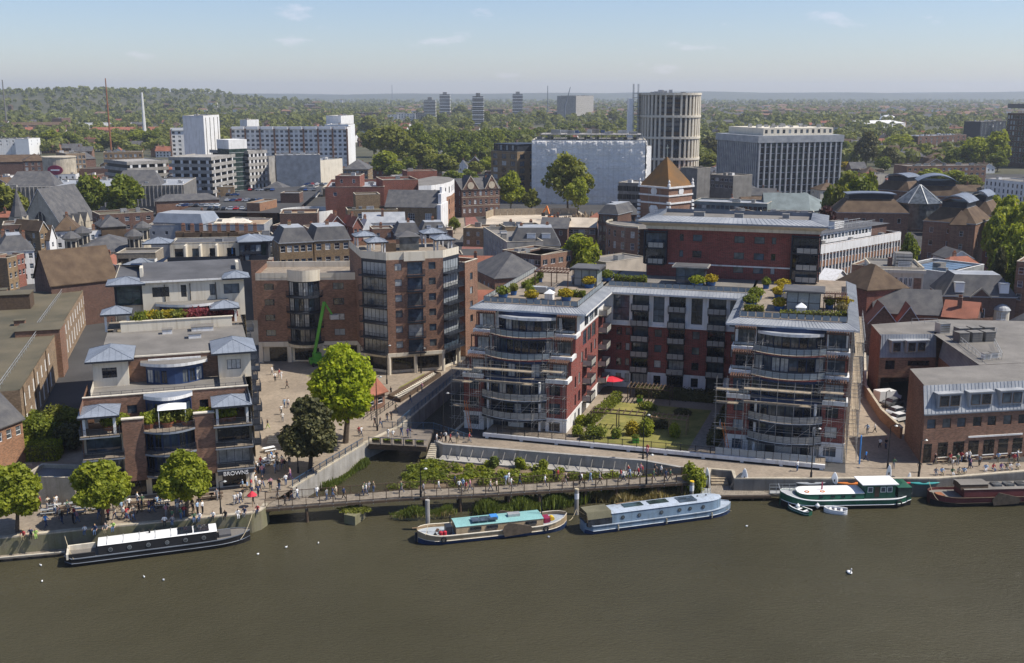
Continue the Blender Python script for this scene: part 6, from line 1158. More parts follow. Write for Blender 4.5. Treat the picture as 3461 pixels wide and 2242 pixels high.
for _ in range(900):
    Y = R.uniform(225, 760); X = R.uniform(-.49, .49)*Y
    W, D, r = R.uniform(7, 15), R.uniform(7, 12), 3.5
    if any((X+W/2-c[0][0])**2+(Y+D/2-c[0][1])**2 < c[1]**2 for c in keepout) or any(blocked(X+W*a, Y+D*b, 2) for a in (0, .5, 1) for b in (0, .5, 1)): continue
    wl_, rf_ = R.choice(list(WN)), R.choice(list(RN)); z = R.uniform(6.5, 9.5); kd = 'flat' if rf_ in ('felt', 'lead', 'felt_tan') else R.choice(['gu', 'gv', 'hip'])
    k = (wl_, rf_); KIND[k] = KIND.get(k, 0)+1
    if len(FOOT) > 330 or KIND[k] > 29: continue
    p = Vector((X, Y, z)); pj = lambda q: (lambda d: ((d.x*F_PX/(d.y*_c-(d.z)*_s)+1730.5), (1121-F_PX*(d.y*_s+d.z*_c)/(d.y*_c-d.z*_s))))(q-Vector((0, 0, CAM_Z)))
    a, b = pj(p), pj(p+Vector((W, W*R.uniform(-.25, .25), 0))); s_ = SURVEY['W'][2]
    mid(f'low {WN[wl_]} building with {RN[rf_]} roof, {ORD[KIND[k]-1]} of its kind in the old town', ('W', a[0]*s_, a[1]*s_), ('W', b[0]*s_, b[1]*s_), z, D, wl_, rf_, kd, R.uniform(2, 3.5), nf=R.randint(2, 4), rows=2, ns=2, far=True, chim=R.choice((0, 1, 1)) if kd != 'flat' else 0, units=2 if kd == 'flat' else 0, group='low buildings of the old town')
# ================================================================ vegetation
NP = np.random.default_rng(11)
def quads_mesh(name, C, N, S, mat, up=None, aspect=1.0):
    n = len(C); t = NP.normal(size=(n, 3)); a = np.cross(N, t); a /= np.linalg.norm(a, axis=1, keepdims=True)+1e-9; b = np.cross(N, a); b /= np.linalg.norm(b, axis=1, keepdims=True)+1e-9
    if up is not None: a = up; a = a/(np.linalg.norm(a, axis=1, keepdims=True)+1e-9); b = np.cross(a, N); b /= np.linalg.norm(b, axis=1, keepdims=True)+1e-9
    a = a*S[:, None]; b = b*S[:, None]*aspect
    V = np.stack([C-a-b*.6, C+a*.2-b, C+a+b*.5, C-a*.3+b], 1).reshape(-1, 3).astype(np.float32)
    me = bpy.data.meshes.new(name); me.vertices.add(4*n); me.vertices.foreach_set('co', V.ravel()); me.loops.add(4*n); me.loops.foreach_set('vertex_index', np.arange(4*n, dtype=np.int32))
    me.polygons.add(n); me.polygons.foreach_set('loop_start', np.arange(0, 4*n, 4, dtype=np.int32)); me.polygons.foreach_set('loop_total', np.full(n, 4, dtype=np.int32))
    for k in (mat if isinstance(mat, (list, tuple)) else [mat]): me.materials.append(MATS[k])
    me.update(calc_edges=True); return me
def crown_pts(blobs, n, shell=.2, lump=.16, freq=2.2):
    B = np.array(blobs, float); vol = B[:, 3]*B[:, 4]*B[:, 5]; idx = NP.choice(len(B), n, p=vol**.75/np.sum(vol**.75)); d = NP.normal(size=(n, 3)); d /= np.linalg.norm(d, axis=1, keepdims=True)
    ph = NP.uniform(0, 6, 3); l = np.sin(d[:, 0]*freq*2.3+idx*1.7+ph[0])*np.sin(d[:, 1]*freq*2.1+idx+ph[1])*np.sin(d[:, 2]*freq*2.6+ph[2]+idx*.6)
    r = (1-np.abs(NP.normal(0, shell, n)))*(1+lump*l*1.6); P = B[idx, :3]+d*r[:, None]*B[idx, 3:]; return P, d
def crown(name, blobs, n, size, mat, shell=.2, lump=.16):
    P, d = crown_pts(blobs, n, shell, lump); N = d*.55+NP.normal(size=(n, 3))*.6+np.array([0, 0, .35]); N /= np.linalg.norm(N, axis=1, keepdims=True)
    return quads_mesh(name, P, N, size*NP.uniform(.55, 1.35, n), mat)
def blobset(w, h, z0, k, seed):
    r = random.Random(seed); out = [(0, 0, z0+h*.5, w*.27, w*.27, h*.4)]
    for i in range(k):
        a = i*2.4+r.uniform(-.4, .4); f = r.uniform(.2, 1); rr = w*.5*r.uniform(.27, .46); q = (1-abs(f-.45)*1.1)*w*.5; out.append((math.cos(a)*(q-rr*.7), math.sin(a)*(q-rr*.7), z0+h*(.16+.72*f), rr, rr, rr*r.uniform(.75, 1.0)*min(1.4, h/w)))
    return out
def trunk_mb(h, r, limbs=4, spread_=1.6, seed=1):
    rr = random.Random(seed); m_ = MB(); m_.tube((0, 0, 0), (.05*h, 0, h*.45), r*1.15, r*.8, 8); m_.tube((.05*h, 0, h*.45), (0, .03*h, h*.85), r*.8, r*.3, 7)
    for i in range(limbs): a = i*2.4+rr.uniform(-.3, .3); z = h*rr.uniform(.3, .55); m_.tube((.03*h, 0, z), (math.cos(a)*spread_, math.sin(a)*spread_, z+h*rr.uniform(.25, .4)), r*.5, r*.18, 6)
    return m_
M('bark', (.12, .09, .065), scale=2); M('bark_dark', (.05, .04, .035), scale=2)
def hero_tree(label, base, h, w, leaf, n, size, z0, k=9, seed=1, name='tree', shell=.2, bark='bark', blobs=None, sq=None):
    t_ = thing(name, label, 'tree', base); trunk_mb(h*.92, .028*h, 5, w*.28, seed).build('trunk', bark, t_)
    put('crown', crown('crown', blobs or blobset(w, h-z0, z0, k, seed), n, size, leaf, shell), t_); return t_
for i, (x, y, h, w, lab) in enumerate(((150, 1150, 8.7, 7.6, 'leftmost of the three round-crowned lime green quay trees'), (890, 1095, 8.9, 7.4, 'middle of the three round-crowned lime green quay trees'), (1620, 1015, 8.6, 7.0, 'rightmost of the three round-crowned quay trees, nearest the restaurant sign'))):
    p = pt('N', x, y); hero_tree(lab, p, h, w*1.04, 'leaf_plane', 13000, .24, 1.6, 14, i+3, 'quay_tree', .26)
p = pt('J', 945, 1535); hero_tree('tall bright lime green tree beside the creek footbridge', p, 15.2, 11.4, 'leaf_lime', 22000, .27, 2.4, 26, 21, 'lime_tree', .22)
p = pt('O', 655, 640); hero_tree('dark evergreen oak left of the bright lime tree', p, 10.8, 8.8, 'leaf_dark', 11000, .24, 1.0, 12, 5, 'evergreen_oak', .2, 'bark_dark')
# shared crowns for the town's trees
VARS = [(lf, sd) for lf in ('leaf_mid', 'leaf_plane', 'leaf_olive') for sd in (1, 2, 3)] + [('leaf_copper', 4), ('leaf_gold', 5), ('leaf_lime', 6), ('leaf_dark', 7)]
CR = {v: None for v in VARS}
def town_tree(label, k, x, ytop, ybase, wpx, leaf='leaf_mid', name='tree', group=None, Y=None, zb=G):
    p = pt(k, x, ybase, zb) if Y is None else Vector((atY(k, x, ybase, Y).x, Y, zb)); zt = topz(k, x, ytop, p.y); h = max(3, zt-zb); w = wpx/SURVEY[k][2]*p.y/F_PX*1.2
    v = R.choice([q for q in VARS if q[0] == leaf])
    if CR[v] is None: CR[v] = crown('crown', blobset(1, 1, 0, 18, v[1]+40), 2600, .042, v[0], .22)
    t_ = thing(name, label, 'tree', (p.x, p.y, zb), R.uniform(0, 6), group)
    put('crown', CR[v], t_, (0, 0, h*.12), 0, (w, w, h*.9)); put('trunk', shared('tr', lambda: trunk_mb(1, .025, 4, .25).mesh('trunk', ['bark'])), t_, None, 0, (max(w*.8, 3), max(w*.8, 3), h*.8)); return t_
town_tree('left of the two big plane trees above the church', 'E', 830, -20, 330, 270, 'leaf_mid', Y=455); town_tree('right of the two big plane trees above the church', 'E', 1130, -15, 340, 310, 'leaf_mid', Y=450); town_tree('olive green tree behind the church spire', 'E', 60, 70, 380, 300, 'leaf_olive', Y=430); town_tree('smaller tree between spire and nave', 'E', 200, 140, 380, 130, 'leaf_olive', Y=440)
town_tree('slim bright tree beside the gothic building', 'B', 1240, 658, 880, 170, 'leaf_plane', Y=500); town_tree('tall loose birch before the wrapped building', 'B', 1625, 540, 890, 270, 'leaf_olive', Y=500); town_tree('small grey-green tree beside the birch', 'B', 1380, 775, 890, 110, 'leaf_olive', Y=495); town_tree('low bright shrub tree right of the birch', 'B', 1690, 700, 890, 150, 'leaf_plane', Y=488)
town_tree('spreading lime green tree in the side street', 'G', 950, 515, 770, 320, 'leaf_plane', Y=300); town_tree('round bush by the crossroads', 'F', 1945, 355, 425, 95, 'leaf_mid', Y=420); town_tree('copper beech beside the brick courthouse', 'H', 725, 240, 420, 190, 'leaf_copper', Y=330); town_tree('small round tree beside the ribbon-window office', 'H', 1415, 478, 690, 150, 'leaf_mid', Y=305)
for i, (x, yt, w, Y, lf, l_) in enumerate(((2110, 300, 200, 330, 'leaf_plane', 'leftmost'), (2200, 170, 300, 345, 'leaf_plane', 'tallest rear'), (2330, 190, 280, 330, 'leaf_plane', 'right rear'), (2180, 420, 230, 300, 'leaf_mid', 'middle'), (2310, 400, 260, 290, 'leaf_plane', 'right front'), (2220, 560, 230, 275, 'leaf_mid', 'lowest'), (2360, 560, 200, 262, 'leaf_mid', 'bottom right'), (2080, 160, 190, 380, 'leaf_plane', 'far left'), (2170, 620, 130, 262, 'leaf_dark', 'small dark'))):
    town_tree(f'{l_} of the bright green trees right of the courthouse', 'H', x, yt, 800, w, lf, 'tree', 'trees right of the courthouse', Y)
for i, (x, yt, w, Y, lf, l_) in enumerate(((760, 75, 140, 400, 'leaf_mid', 'low tree right of the grey office'), (850, 80, 220, 395, 'leaf_olive', 'broad olive tree behind the copper roofs'), (1000, 5, 280, 420, 'leaf_mid', 'big dark tree behind the courthouse'), (910, -40, 240, 450, 'leaf_olive', 'round tree above the copper roofs'), (1080, -30, 160, 450, 'leaf_mid', 'slim tree left of the far courthouse block'))): town_tree(l_, 'H', x, yt, 250, w, lf, Y=Y)
for (k, x, yt, yb, w, lf, l_) in (('C', 525, 380, 520, 135, 'leaf_dark', 'dark round tree right of the round tower'), ('C', 520, 480, 590, 150, 'leaf_olive', 'olive tree at the foot of the round tower'), ('C', 1445, 355, 560, 120, 'leaf_dark', 'tall dark poplar right of the grey office'), ('C', 1575, 440, 570, 100, 'leaf_dark', 'dark tree beside the poplar'), ('C', 1545, 490, 590, 90, 'leaf_mid', 'small green tree below the poplar'), ('C', 1320, 520, 590, 85, 'leaf_gold', 'golden yellow tree right of the grey office'), ('C', 1300, 480, 530, 50, 'leaf_plane', 'small bright tree by the golden tree'), ('C', 1350, 575, 690, 160, 'leaf_mid', 'green tree above the courthouse left side'), ('C', 1430, 590, 680, 130, 'leaf_plane', 'bright tree above the courthouse skirt roof'), ('C', 1830, 560, 670, 140, 'leaf_plane', 'bright tree before the long brick flats'), ('C', 1960, 570, 680, 150, 'leaf_plane', 'second bright tree before the long brick flats'), ('C', 2060, 600, 690, 130, 'leaf_olive', 'olive tree before the white flats'), ('C', 2080, 380, 560, 150, 'leaf_plane', 'bright spreading tree left of the dark office'), ('C', 2210, 340, 560, 140, 'leaf_plane', 'tall bright tree left of the dark office'), ('C', 2220, 460, 580, 110, 'leaf_mid', 'green tree at the foot of the dark office'), ('C', 1970, 440, 560, 110, 'leaf_mid', 'green tree behind the brick flats'), ('C', 1950, 480, 560, 100, 'leaf_plane', 'pale tree behind the brick flats'), ('C', 1640, 360, 470, 170, 'leaf_plane', 'broad pale tree behind the villas'), ('C', 1470, 355, 450, 100, 'leaf_olive', 'olive tree behind the poplar'), ('C', 1320, 400, 500, 70, 'leaf_mid', 'tree beside the villa roofs')):
    town_tree(l_, k, x, yt, yb, w, lf)
# park trees in the middle distance
spec = [(290, 285, 420, 110, 'leaf_olive'), (330, 370, 560, 170, 'leaf_olive'), (450, 350, 600, 230, 'leaf_olive'), (410, 520, 700, 175, 'leaf_plane'), (470, 600, 720, 130, 'leaf_mid'), (610, 340, 560, 150, 'leaf_mid'), (680, 400, 600, 150, 'leaf_mid'), (560, 430, 640, 150, 'leaf_olive'), (650, 470, 660, 180, 'leaf_olive'), (760, 380, 560, 120, 'leaf_mid'), (840, 375, 540, 130, 'leaf_mid'), (920, 385, 545, 130, 'leaf_mid'), (1000, 395, 550, 120, 'leaf_mid'), (1075, 370, 540, 110, 'leaf_mid'), (1140, 365, 520, 110, 'leaf_plane'), (1210, 370, 500, 120, 'leaf_mid'), (1290, 380, 490, 110, 'leaf_mid'), (1360, 370, 480, 110, 'leaf_mid'), (1430, 360, 460, 100, 'leaf_mid'), (890, 455, 640, 180, 'leaf_mid'), (800, 540, 700, 160, 'leaf_olive'), (1010, 460, 620, 120, 'leaf_mid'), (1070, 430, 590, 110, 'leaf_mid'), (860, 650, 790, 170, 'leaf_mid'), (960, 640, 760, 110, 'leaf_mid'), (1000, 590, 690, 110, 'leaf_olive'), (1080, 560, 680, 110, 'leaf_plane'), (560, 560, 690, 120, 'leaf_mid'), (705, 540, 680, 100, 'leaf_olive'), (945, 300, 400, 110, 'leaf_olive'), (780, 270, 360, 80, 'leaf_mid'), (905, 210, 300, 90, 'leaf_olive'), (1080, 250, 350, 60, 'leaf_olive'), (1270, 315, 390, 90, 'leaf_mid'), (1440, 250, 340, 70, 'leaf_olive'), (1930, 240, 330, 80, 'leaf_olive'), (1990, 300, 380, 60, 'leaf_plane'), (1680, 330, 400, 90, 'leaf_mid'), (1790, 315, 390, 110, 'leaf_olive'), (690, 290, 350, 70, 'leaf_olive'), (1500, 340, 400, 70, 'leaf_mid'), (1590, 335, 400, 70, 'leaf_mid')]
for i, (x, yt, yb, w, lf) in enumerate(sorted(spec)): town_tree(f'park tree {ORD[i] if i < 30 else ORD[i-30] + " of the right-hand lot"} from the left in the wooded middle distance', 'B', x, yt, yb, w, lf, 'park_tree', 'park trees in the middle distance')
for i, (x, yt, yb, w, lf) in enumerate(((350, 380, 500, 150, 'leaf_plane'), (470, 390, 500, 100, 'leaf_mid'), (600, 380, 470, 80, 'leaf_mid'), (760, 400, 520, 190, 'leaf_olive'), (700, 440, 520, 90, 'leaf_mid'), (930, 380, 500, 130, 'leaf_plane'), (1010, 380, 500, 120, 'leaf_mid'), (1050, 370, 470, 70, 'leaf_mid'), (490, 470, 530, 90, 'leaf_dark'), (50, 360, 410, 100, 'leaf_olive'), (1510, 370, 470, 80, 'leaf_olive'), (200, 240, 300, 90, 'leaf_olive'), (90, 250, 300, 90, 'leaf_olive'))):
    town_tree(f'{ORD[i]} of the trees among the left-hand rooftops, listed from the street inwards', 'A', x, yt, yb, w, lf, 'tree', 'trees among left rooftops')
# ---- the wooded plain beyond: far trees merge into one mass
def mass(name, n, ylo, yhi, q, lf, hsc=1.0, xr=.62, keep=None, zfn=None):
    Y = ylo*(yhi/ylo)**NP.random(n); X = (NP.random(n)*2-1)*Y*xr; sel = (np.sin(X*.011+1)*np.sin(Y*.007)+NP.random(n)*1.3 > -.15)
    if keep is not None: sel &= keep(X, Y)
    X, Y = X[sel], Y[sel]; m_ = len(X); h = NP.uniform(7, 14, m_)*hsc; w = h*NP.uniform(.42, .62, m_); z = np.full(m_, G) if zfn is None else zfn(X, Y)
    d = NP.normal(size=(m_, q, 3)); d /= np.linalg.norm(d, axis=2, keepdims=True); d[:, :, 2] = np.where(d[:, :, 2] < -.4, -d[:, :, 2], d[:, :, 2]); r = 1-np.abs(NP.normal(0, .16, (m_, q)))
    C = np.stack([X[:, None]+d[:, :, 0]*r*w[:, None], Y[:, None]+d[:, :, 1]*r*w[:, None], z[:, None]+h[:, None]*.52+d[:, :, 2]*r*h[:, None]*.5], 2).reshape(-1, 3); N = (d+NP.normal(size=d.shape)*.35).reshape(-1, 3); N /= np.linalg.norm(N, axis=1, keepdims=True)
    S = np.repeat(w*.42*(30/q)**.5, q)*NP.uniform(.6, 1.2, m_*q)
    return tag(put(name, quads_mesh(name, C, N, S, lf)), 'far-off woodland reading as one green mass', 'woodland', kind='stuff')
# hills
def ridge(name, y0, y1, x0, x1, fn, mat, nx=90, ny=10):
    V = [[(x0+(x1-x0)*i/nx, y0+(y1-y0)*j/ny) for i in range(nx+1)] for j in range(ny+1)]; m_ = MB()
    P_ = [[(x, y, fn(x, y)) for x, y in row] for row in V]
    for j in range(ny):
        for i in range(nx): m_.face([P_[j][i], P_[j][i+1], P_[j+1][i+1], P_[j+1][i]])
    m_.sm = True; return structure(name, m_, mat)
def smooth(a, b, x): t = np.clip((x-a)/(b-a), 0, 1); return t*t*(3-2*t)
def hillL(x, y): return G - 3 + 60*smooth(1900, 3300, y)*(1-smooth(-1250, -350, x-.0*y))*(1+.07*np.sin(x*.009)+.05*np.sin(x*.023+1)) * (.75+.25*smooth(-2600, -1300, -abs(x+1500)+200))
M('far_ground', (.075, .085, .04), c2=(.13, .12, .075), scale=.012, fine=.05, fv=.4); M('far_hill', (.06, .075, .045), c2=(.1, .11, .07), scale=.004, fine=.02)
sheet('parkland', [(-FARW, 740), (FARW, 740), (FARW, 13900), (-FARW, 13900)], G+.03, 'far_ground')
ridge('hills', 1900, 4200, -3600, 400, hillL, 'far_ground', 80, 16)
def hillF(x, y): s = smooth(8000, 10500, y); return G-4 + s*(64+10*math.sin(x*.0011+.5)+5*math.sin(x*.0043)+12*smooth(200, 3000, x) - 8*smooth(-500, 400, x)*(1-smooth(800, 1500, x)))
ridge('hills', 8000, 13000, -9000, 9000, hillF, 'far_hill', 120, 8)
mass('woodland', 2500, 760, 1900, 70, 'leaf_far', 1.0, keep=lambda X, Y: ((X > -20) & (Y > 800)) | (Y > 1150) | ((X < -260) & (Y > 960)))
mass('woodland', 1500, 900, 2400, 60, 'leaf_olive', .95, keep=lambda X, Y: ((X > 60) & (Y > 900)) | (Y > 1250))
mass('woodland', 5600, 1900, 5200, 18, 'leaf_far', 1.15)
mass('woodland', 3500, 4200, 8500, 10, 'leaf_far', 1.4)
mass('hill_woodland', 7000, 1950, 4100, 18, 'leaf_far', 1.2, .8, lambda X, Y: (X < -380), lambda X, Y: np.maximum(hillL(X, Y), G)-1)
# far houses
HM = []
for rf_, wl_ in (('tile_brown', 'white'), ('tile_red', 'white'), ('slate', 'brick_brown'), ('tile_brown', 'brick_orange')):
    for L in (9, 17):
        m_ = MB(); m_.box(0, 0, 0, L, 9, 5.6, 1); m_.face([(-.5, -.5, 5.4), (L+.5, -.5, 5.4), (L+.5, 4.5, 9.4), (-.5, 4.5, 9.4)]); m_.face([(L+.5, 9.5, 5.4), (-.5, 9.5, 5.4), (-.5, 4.5, 9.4), (L+.5, 4.5, 9.4)]); m_.face([(0, 9, 5.6), (0, 0, 5.6), (0, 4.5, 9.2)], 1); m_.face([(L, 0, 5.6), (L, 9, 5.6), (L, 4.5, 9.2)], 1); m_.box(L*.3, 4, 8.5, L*.3+1, 5, 11, 2)
        for u in range(int(L/3)): m_.box(u*3+.9, -.06, 1, u*3+2.2, .05, 2.4, 3).box(u*3+.9, -.06, 3.4, u*3+2.2, .05, 4.8, 3)
        HM.append(m_.mesh('house', [rf_, wl_, 'brick_brown', 'glass_dark']))
for i in range(300):
    Y = 900*(2400/900)**R.random(); X = R.uniform(-.5, .5)*Y
    if Y < 1000 and -240 < X < 60: continue
    o = put('house', R.choice(HM), None, (X, Y, G), R.choice((0, 1.57, .3, -.4))+R.uniform(-.2, .2)); tag(o, 'small pitched-roof house among the distant trees', 'house', 'distant houses among trees')
hs_ = MB()
for i in range(1500):
    Y = 2300*(5200/2300)**R.random(); X = R.uniform(-.5, .5)*Y; w_ = R.uniform(8, 40); h_ = R.uniform(6, 12); z0 = max(float(hillL(X, Y)), G) if X < -300 else G
    if (X < -450 and R.random() < .8) or z0 > G+22: continue
    hs_.box(X, Y, z0-1, X+w_, Y+9, z0+h_, R.choice((0, 0, 1, 2))).hip(X-.5, Y-.5, X+w_+.5, Y+9.5, z0+h_+.01, 3.5, R.choice((1, 2, 2, 3)))
tag(hs_.build('distant_suburb', ['white', 'brick_brown', 'tile_brown', 'slate']), 'far suburb of tiny pale houses and roofs', 'suburb', kind='stuff')
# ---- garden shrubs, hedges, reeds
def bush(label, p, w, d, h, leaf, n=900, size=.14, name='shrub', cat='shrub', group=None, rot=0, z0=0):
    bl = [(NP.uniform(-w, w)*.32, NP.uniform(-d, d)*.32, z0+h*NP.uniform(.3, .55), w*.32, d*.32, h*.45) for _ in range(5)]+[(0, 0, z0+h*.45, w*.42, d*.42, h*.45)]
    t_ = thing(name, label, cat, p, rot, group); put('foliage', crown('foliage', bl, n, size, leaf, .25), t_); MB().tube((0, 0, 0), (0, 0, h*.5), .06, .03, 5).build('stem', 'bark', t_); return t_
def hedge(label, a, b, w, h, leaf='leaf_mid', n=3000, z=G, size=.13):
    a, b = Vector(a), Vector(b); L = (b.to_2d()-a.to_2d()).length; c = (a+b)/2; P = NP.uniform(-1, 1, (n, 3)); k = NP.integers(0, 3, n); sgn = NP.choice([-1, 1], n)
    for ax in range(3): P[k == ax, ax] = sgn[k == ax]
    P *= np.array([L/2, w/2, h/2]); P += NP.normal(0, .12, P.shape); P[:, 2] += h/2; N = NP.normal(size=(n, 3)); N /= np.linalg.norm(N, axis=1, keepdims=True)
    t_ = thing('hedge', label, 'hedge', (c.x, c.y, z), math.atan2(b.y-a.y, b.x-a.x)); put('foliage', quads_mesh('foliage', P, N, size*NP.uniform(.6, 1.3, n), leaf), t_); MB().box(-L/2+.2, -w/2+.2, 0, L/2-.2, w/2-.2, h-.2).build('branches', 'leaf_dark', t_)
def reeds(label, pts_, w, h, n, leaf, z=0, mix=None):
    pts_ = [Vector(p[:2]) for p in pts_]; T = NP.random(n)*(len(pts_)-1); C = []; 
    for t0 in T:
        i = min(int(t0), len(pts_)-2); q = pts_[i].lerp(pts_[i+1], t0-i); C.append((q.x, q.y))
    C = np.array(C); C += NP.normal(0, w*.3, C.shape); hh = h*NP.uniform(.45, 1.1, n)*(.75+.25*np.sin(C[:, 0]*1.3)); up = NP.normal(0, .28, (n, 3)); up[:, 2] = 1
    P = np.column_stack([C, z+hh*.5]); N = NP.normal(size=(n, 3)); N[:, 2] *= .2; N /= np.linalg.norm(N, axis=1, keepdims=True)
    o = put('reed_bed', quads_mesh('reed_bed', P, N, hh*.5, [leaf], up, .14)); return tag(o, label, 'reeds', kind='stuff')
reeds('tall green reed bed behind the turquoise-roofed barge', [pt('P', x, y, .1) for x, y in ((960, 960), (1200, 950), (1500, 900), (1800, 880), (2100, 830))], 2.4, 2.0, 9000, 'leaf_grass')
reeds('straw-coloured reed bed behind the pale blue boat', [pt('Q', x, y, .1) for x, y in ((430, 800), (700, 830), (1000, 820), (1400, 760))], 2.2, 1.7, 5000, 'leaf_straw'); reeds('green shoots rising through the straw reeds', [pt('Q', x, y, .1) for x, y in ((480, 740), (900, 730), (1300, 700), (1550, 720))], 2.0, 2.0, 4000, 'leaf_grass')
reeds('reeds on the planted island below the footbridge', [pt('O', x, y, .4) for x, y in ((1450, 1040), (1650, 1030), (1900, 1010))], 1.6, 1.3, 3500, 'leaf_grass', .3); reeds('dry stems on the planted island below the footbridge', [pt('O', x, y, .4) for x, y in ((1450, 1045), (1900, 1020))], 1.6, .9, 2200, 'leaf_straw', .3)
reeds('bushy strip of weeds along the creek wall foot', [pt('O', x, y, .2) for x, y in ((790, 800), (900, 740), (1080, 620), (1160, 570))], 1.0, 1.2, 3500, 'leaf_grass'); tag(put('bank_plants', crown('bank_plants', [(*(Vector(rows_[j][i])+Vector((0, 0, .3))), R.uniform(.7, 1.5), R.uniform(.6, 1.2), R.uniform(.35, .9)) for j in range(2, 8) for i in range(1, 40) if R.random() < .36], 15000, .14, 'leaf_mid', .3)), 'low green planting over the sloping garden bank', 'planting', kind='stuff')
tag(put('bank_plants', crown('bank_plants', [(*(Vector(rows_[j][i])+Vector((0, 0, .25))), R.uniform(.5, 1.1), R.uniform(.5, 1), R.uniform(.3, .7)) for j in range(0, 7) for i in range(1, 40) if R.random() < .2], 8000, .15, 'leaf_plane', .3)), 'yellow-green clumps among the garden bank planting', 'planting', kind='stuff')
bush('leafy bush at the right end of the footbridge', pt('Q', 1520, 730, .8), 3.0, 3.0, 4.4, 'leaf_plane', 2500, .16)
for i, (x, y) in enumerate(((300, 480), (640, 560), (950, 470))): bush(f'{ORD[i]} from left of the young shrubs at the terrace wall', pt('P', 820+x*.9, 440+i*18, 1), 1.6, 1.4, 1.9, 'leaf_plane' if i else 'leaf_grass', 700)
# big ivy and clipped hedges at the far left garden
for i, (x, y, w, d, h, lf, l_) in enumerate(((330, 330, 8, 6, 5.5, 'leaf_mid', 'large overgrown ivy bush beside the stepped apartments'), (560, 200, 7, 6, 5.0, 'leaf_olive', 'upper ivy bush against the stepped apartments'), (230, 160, 5, 5, 3.5, 'leaf_mid', 'left part of the overgrown garden hedge'), (620, 330, 4, 5, 4, 'leaf_dark', 'dark ivy in the shade of the stepped apartments'))): bush(l_, pt('N', x, y+90, G), w, d, h, lf, 4500, .2)
for i, (x, y, w, h, l_) in enumerate(((60, 500, 7, 2.6, 'clipped square hedge block at the left edge'), (345, 520, 5.4, 2.4, 'clipped square hedge block right of the white path'), (90, 420, 5, 2.2, 'rear clipped hedge block at the left edge'))): p = pt('N', x, y); hedge(l_, p-Vector((w/2, 0, 0)), p+Vector((w/2, .8, 0)), 3.4, h, 'leaf_plane', 3500)
uw = lambda u, v, z=3.3: ub.world(u, v, z)
hedge('long clipped hedge along the left edge of the lawn', uw(20.0, 2), uw(21.6, 18.5), 1.4, 1.5, 'leaf_mid', 3500, 3.3); hedge('dark hedge along the back of the garden', uw(24.5, 22.5), uw(41, 22.5), 2.4, 1.8, 'leaf_dark', 4500, 3.3); hedge('dark hedge along the right edge of the garden', uw(40.6, -2), uw(41.6, 20), 1.6, 1.7, 'leaf_dark', 3500, 3.3)
for i, (u, v, w, h, lf, l_) in enumerate(((27.6, 14.5, 2.8, 1.3, 'leaf_mid', 'clipped oval shrub in the middle of the lawn'), (27.6, -.5, 2.4, 2.6, 'leaf_gold', 'golden leafy shrub at the front of the lawn'), (29.6, .2, 2.8, 3.0, 'leaf_plane', 'tall pale shrub beside the front pergola'), (22.5, -3.2, 3.2, 2.2, 'leaf_mid', 'rounded shrub at the front left corner of the lawn'), (19.4, -3.4, 2.0, 2.0, 'leaf_plane', 'potted shrub beside the left red block'), (34.3, .5, 2.0, 2.6, 'leaf_plane', 'small palm-like shrub under the right pergola'), (25.4, -2.6, 1.7, 1.8, 'leaf_mid', 'green shrub in a square green planter'), (18.8, 2.4, 2.2, 1.8, 'leaf_plane', 'leafy shrub at the garden doors'), (31, 5, 3.4, 1.2, 'leaf_dark', 'low dark shrub bed on the shaded lawn'), (34, 13, 3, 1.2, 'leaf_dark', 'rear dark shrub on the shaded lawn'), (20.8, -4.4, 1.6, 1.2, 'leaf_olive', 'small olive shrub behind the podium rail'))): bush(l_, uw(u, v), w, w*.9, h, lf, 1300, .13)
# ================================================================ bridges, railings, quay furniture
def rail_run(label, pts_, z, h=1.1, step=1.8, mat='blue_paint', bars=True, name='railing', group=None, infill=None):
    t_ = thing(name, label, 'railing', (pts_[0][0], pts_[0][1], z), 0, group); o = Vector(pts_[0][:2]); P_ = [Vector(p[:2])-o for p in pts_]; bm_ = MB(); zs = [0]*len(P_)
    for a, b in zip(P_[:-1], P_[1:]):
        L = (b-a).length; n = max(1, round(L/step)); ang = math.atan2(b.y-a.y, b.x-a.x)
        for i in range(n): p = a.lerp(b, i/n); put('post', shared(('rpost', mat, h), lambda: MB().box(-.05, -.05, 0, .05, .05, h+.08).mesh('post', [mat])), t_, (p.x, p.y, 0), ang)
        for zz in ((h, .07), (.14, .05)): MB().bar((*a, zz[0]), (*b, zz[0]), zz[1]).build('rail', mat, t_)
        if bars:
            k = int(L/.16)
            for i in range(k): p = a.lerp(b, (i+.5)/k); bm_.box(p.x-.012, p.y-.012, .14, p.x+.012, p.y+.012, h)
    if bars: tag(bm_.build('balusters', infill or mat, t_), kind='stuff')
    return t_
FB = [P2('O', 255, 975, 2.5), P2('P', 0, 800, 2.5), P2('P', 1000, 757, 2.5), P2('Q', 0, 700, 2.5), P2('Q', 900, 648, 2.5), P2('Q', 1600, 606, 2.5)]
BB = []
for i, p in enumerate(FB):
    a, b = Vector(FB[max(i-1, 0)]), Vector(FB[min(i+1, len(FB)-1)]); d = (b-a).normalized(); q = Vector(p)+Vector((-d.y, d.x))*3.0; BB.append((q.x, q.y))
fb = thing('timber_footbridge', 'long low timber footbridge running along the creek mouth', 'footbridge', (0, 0, 0))
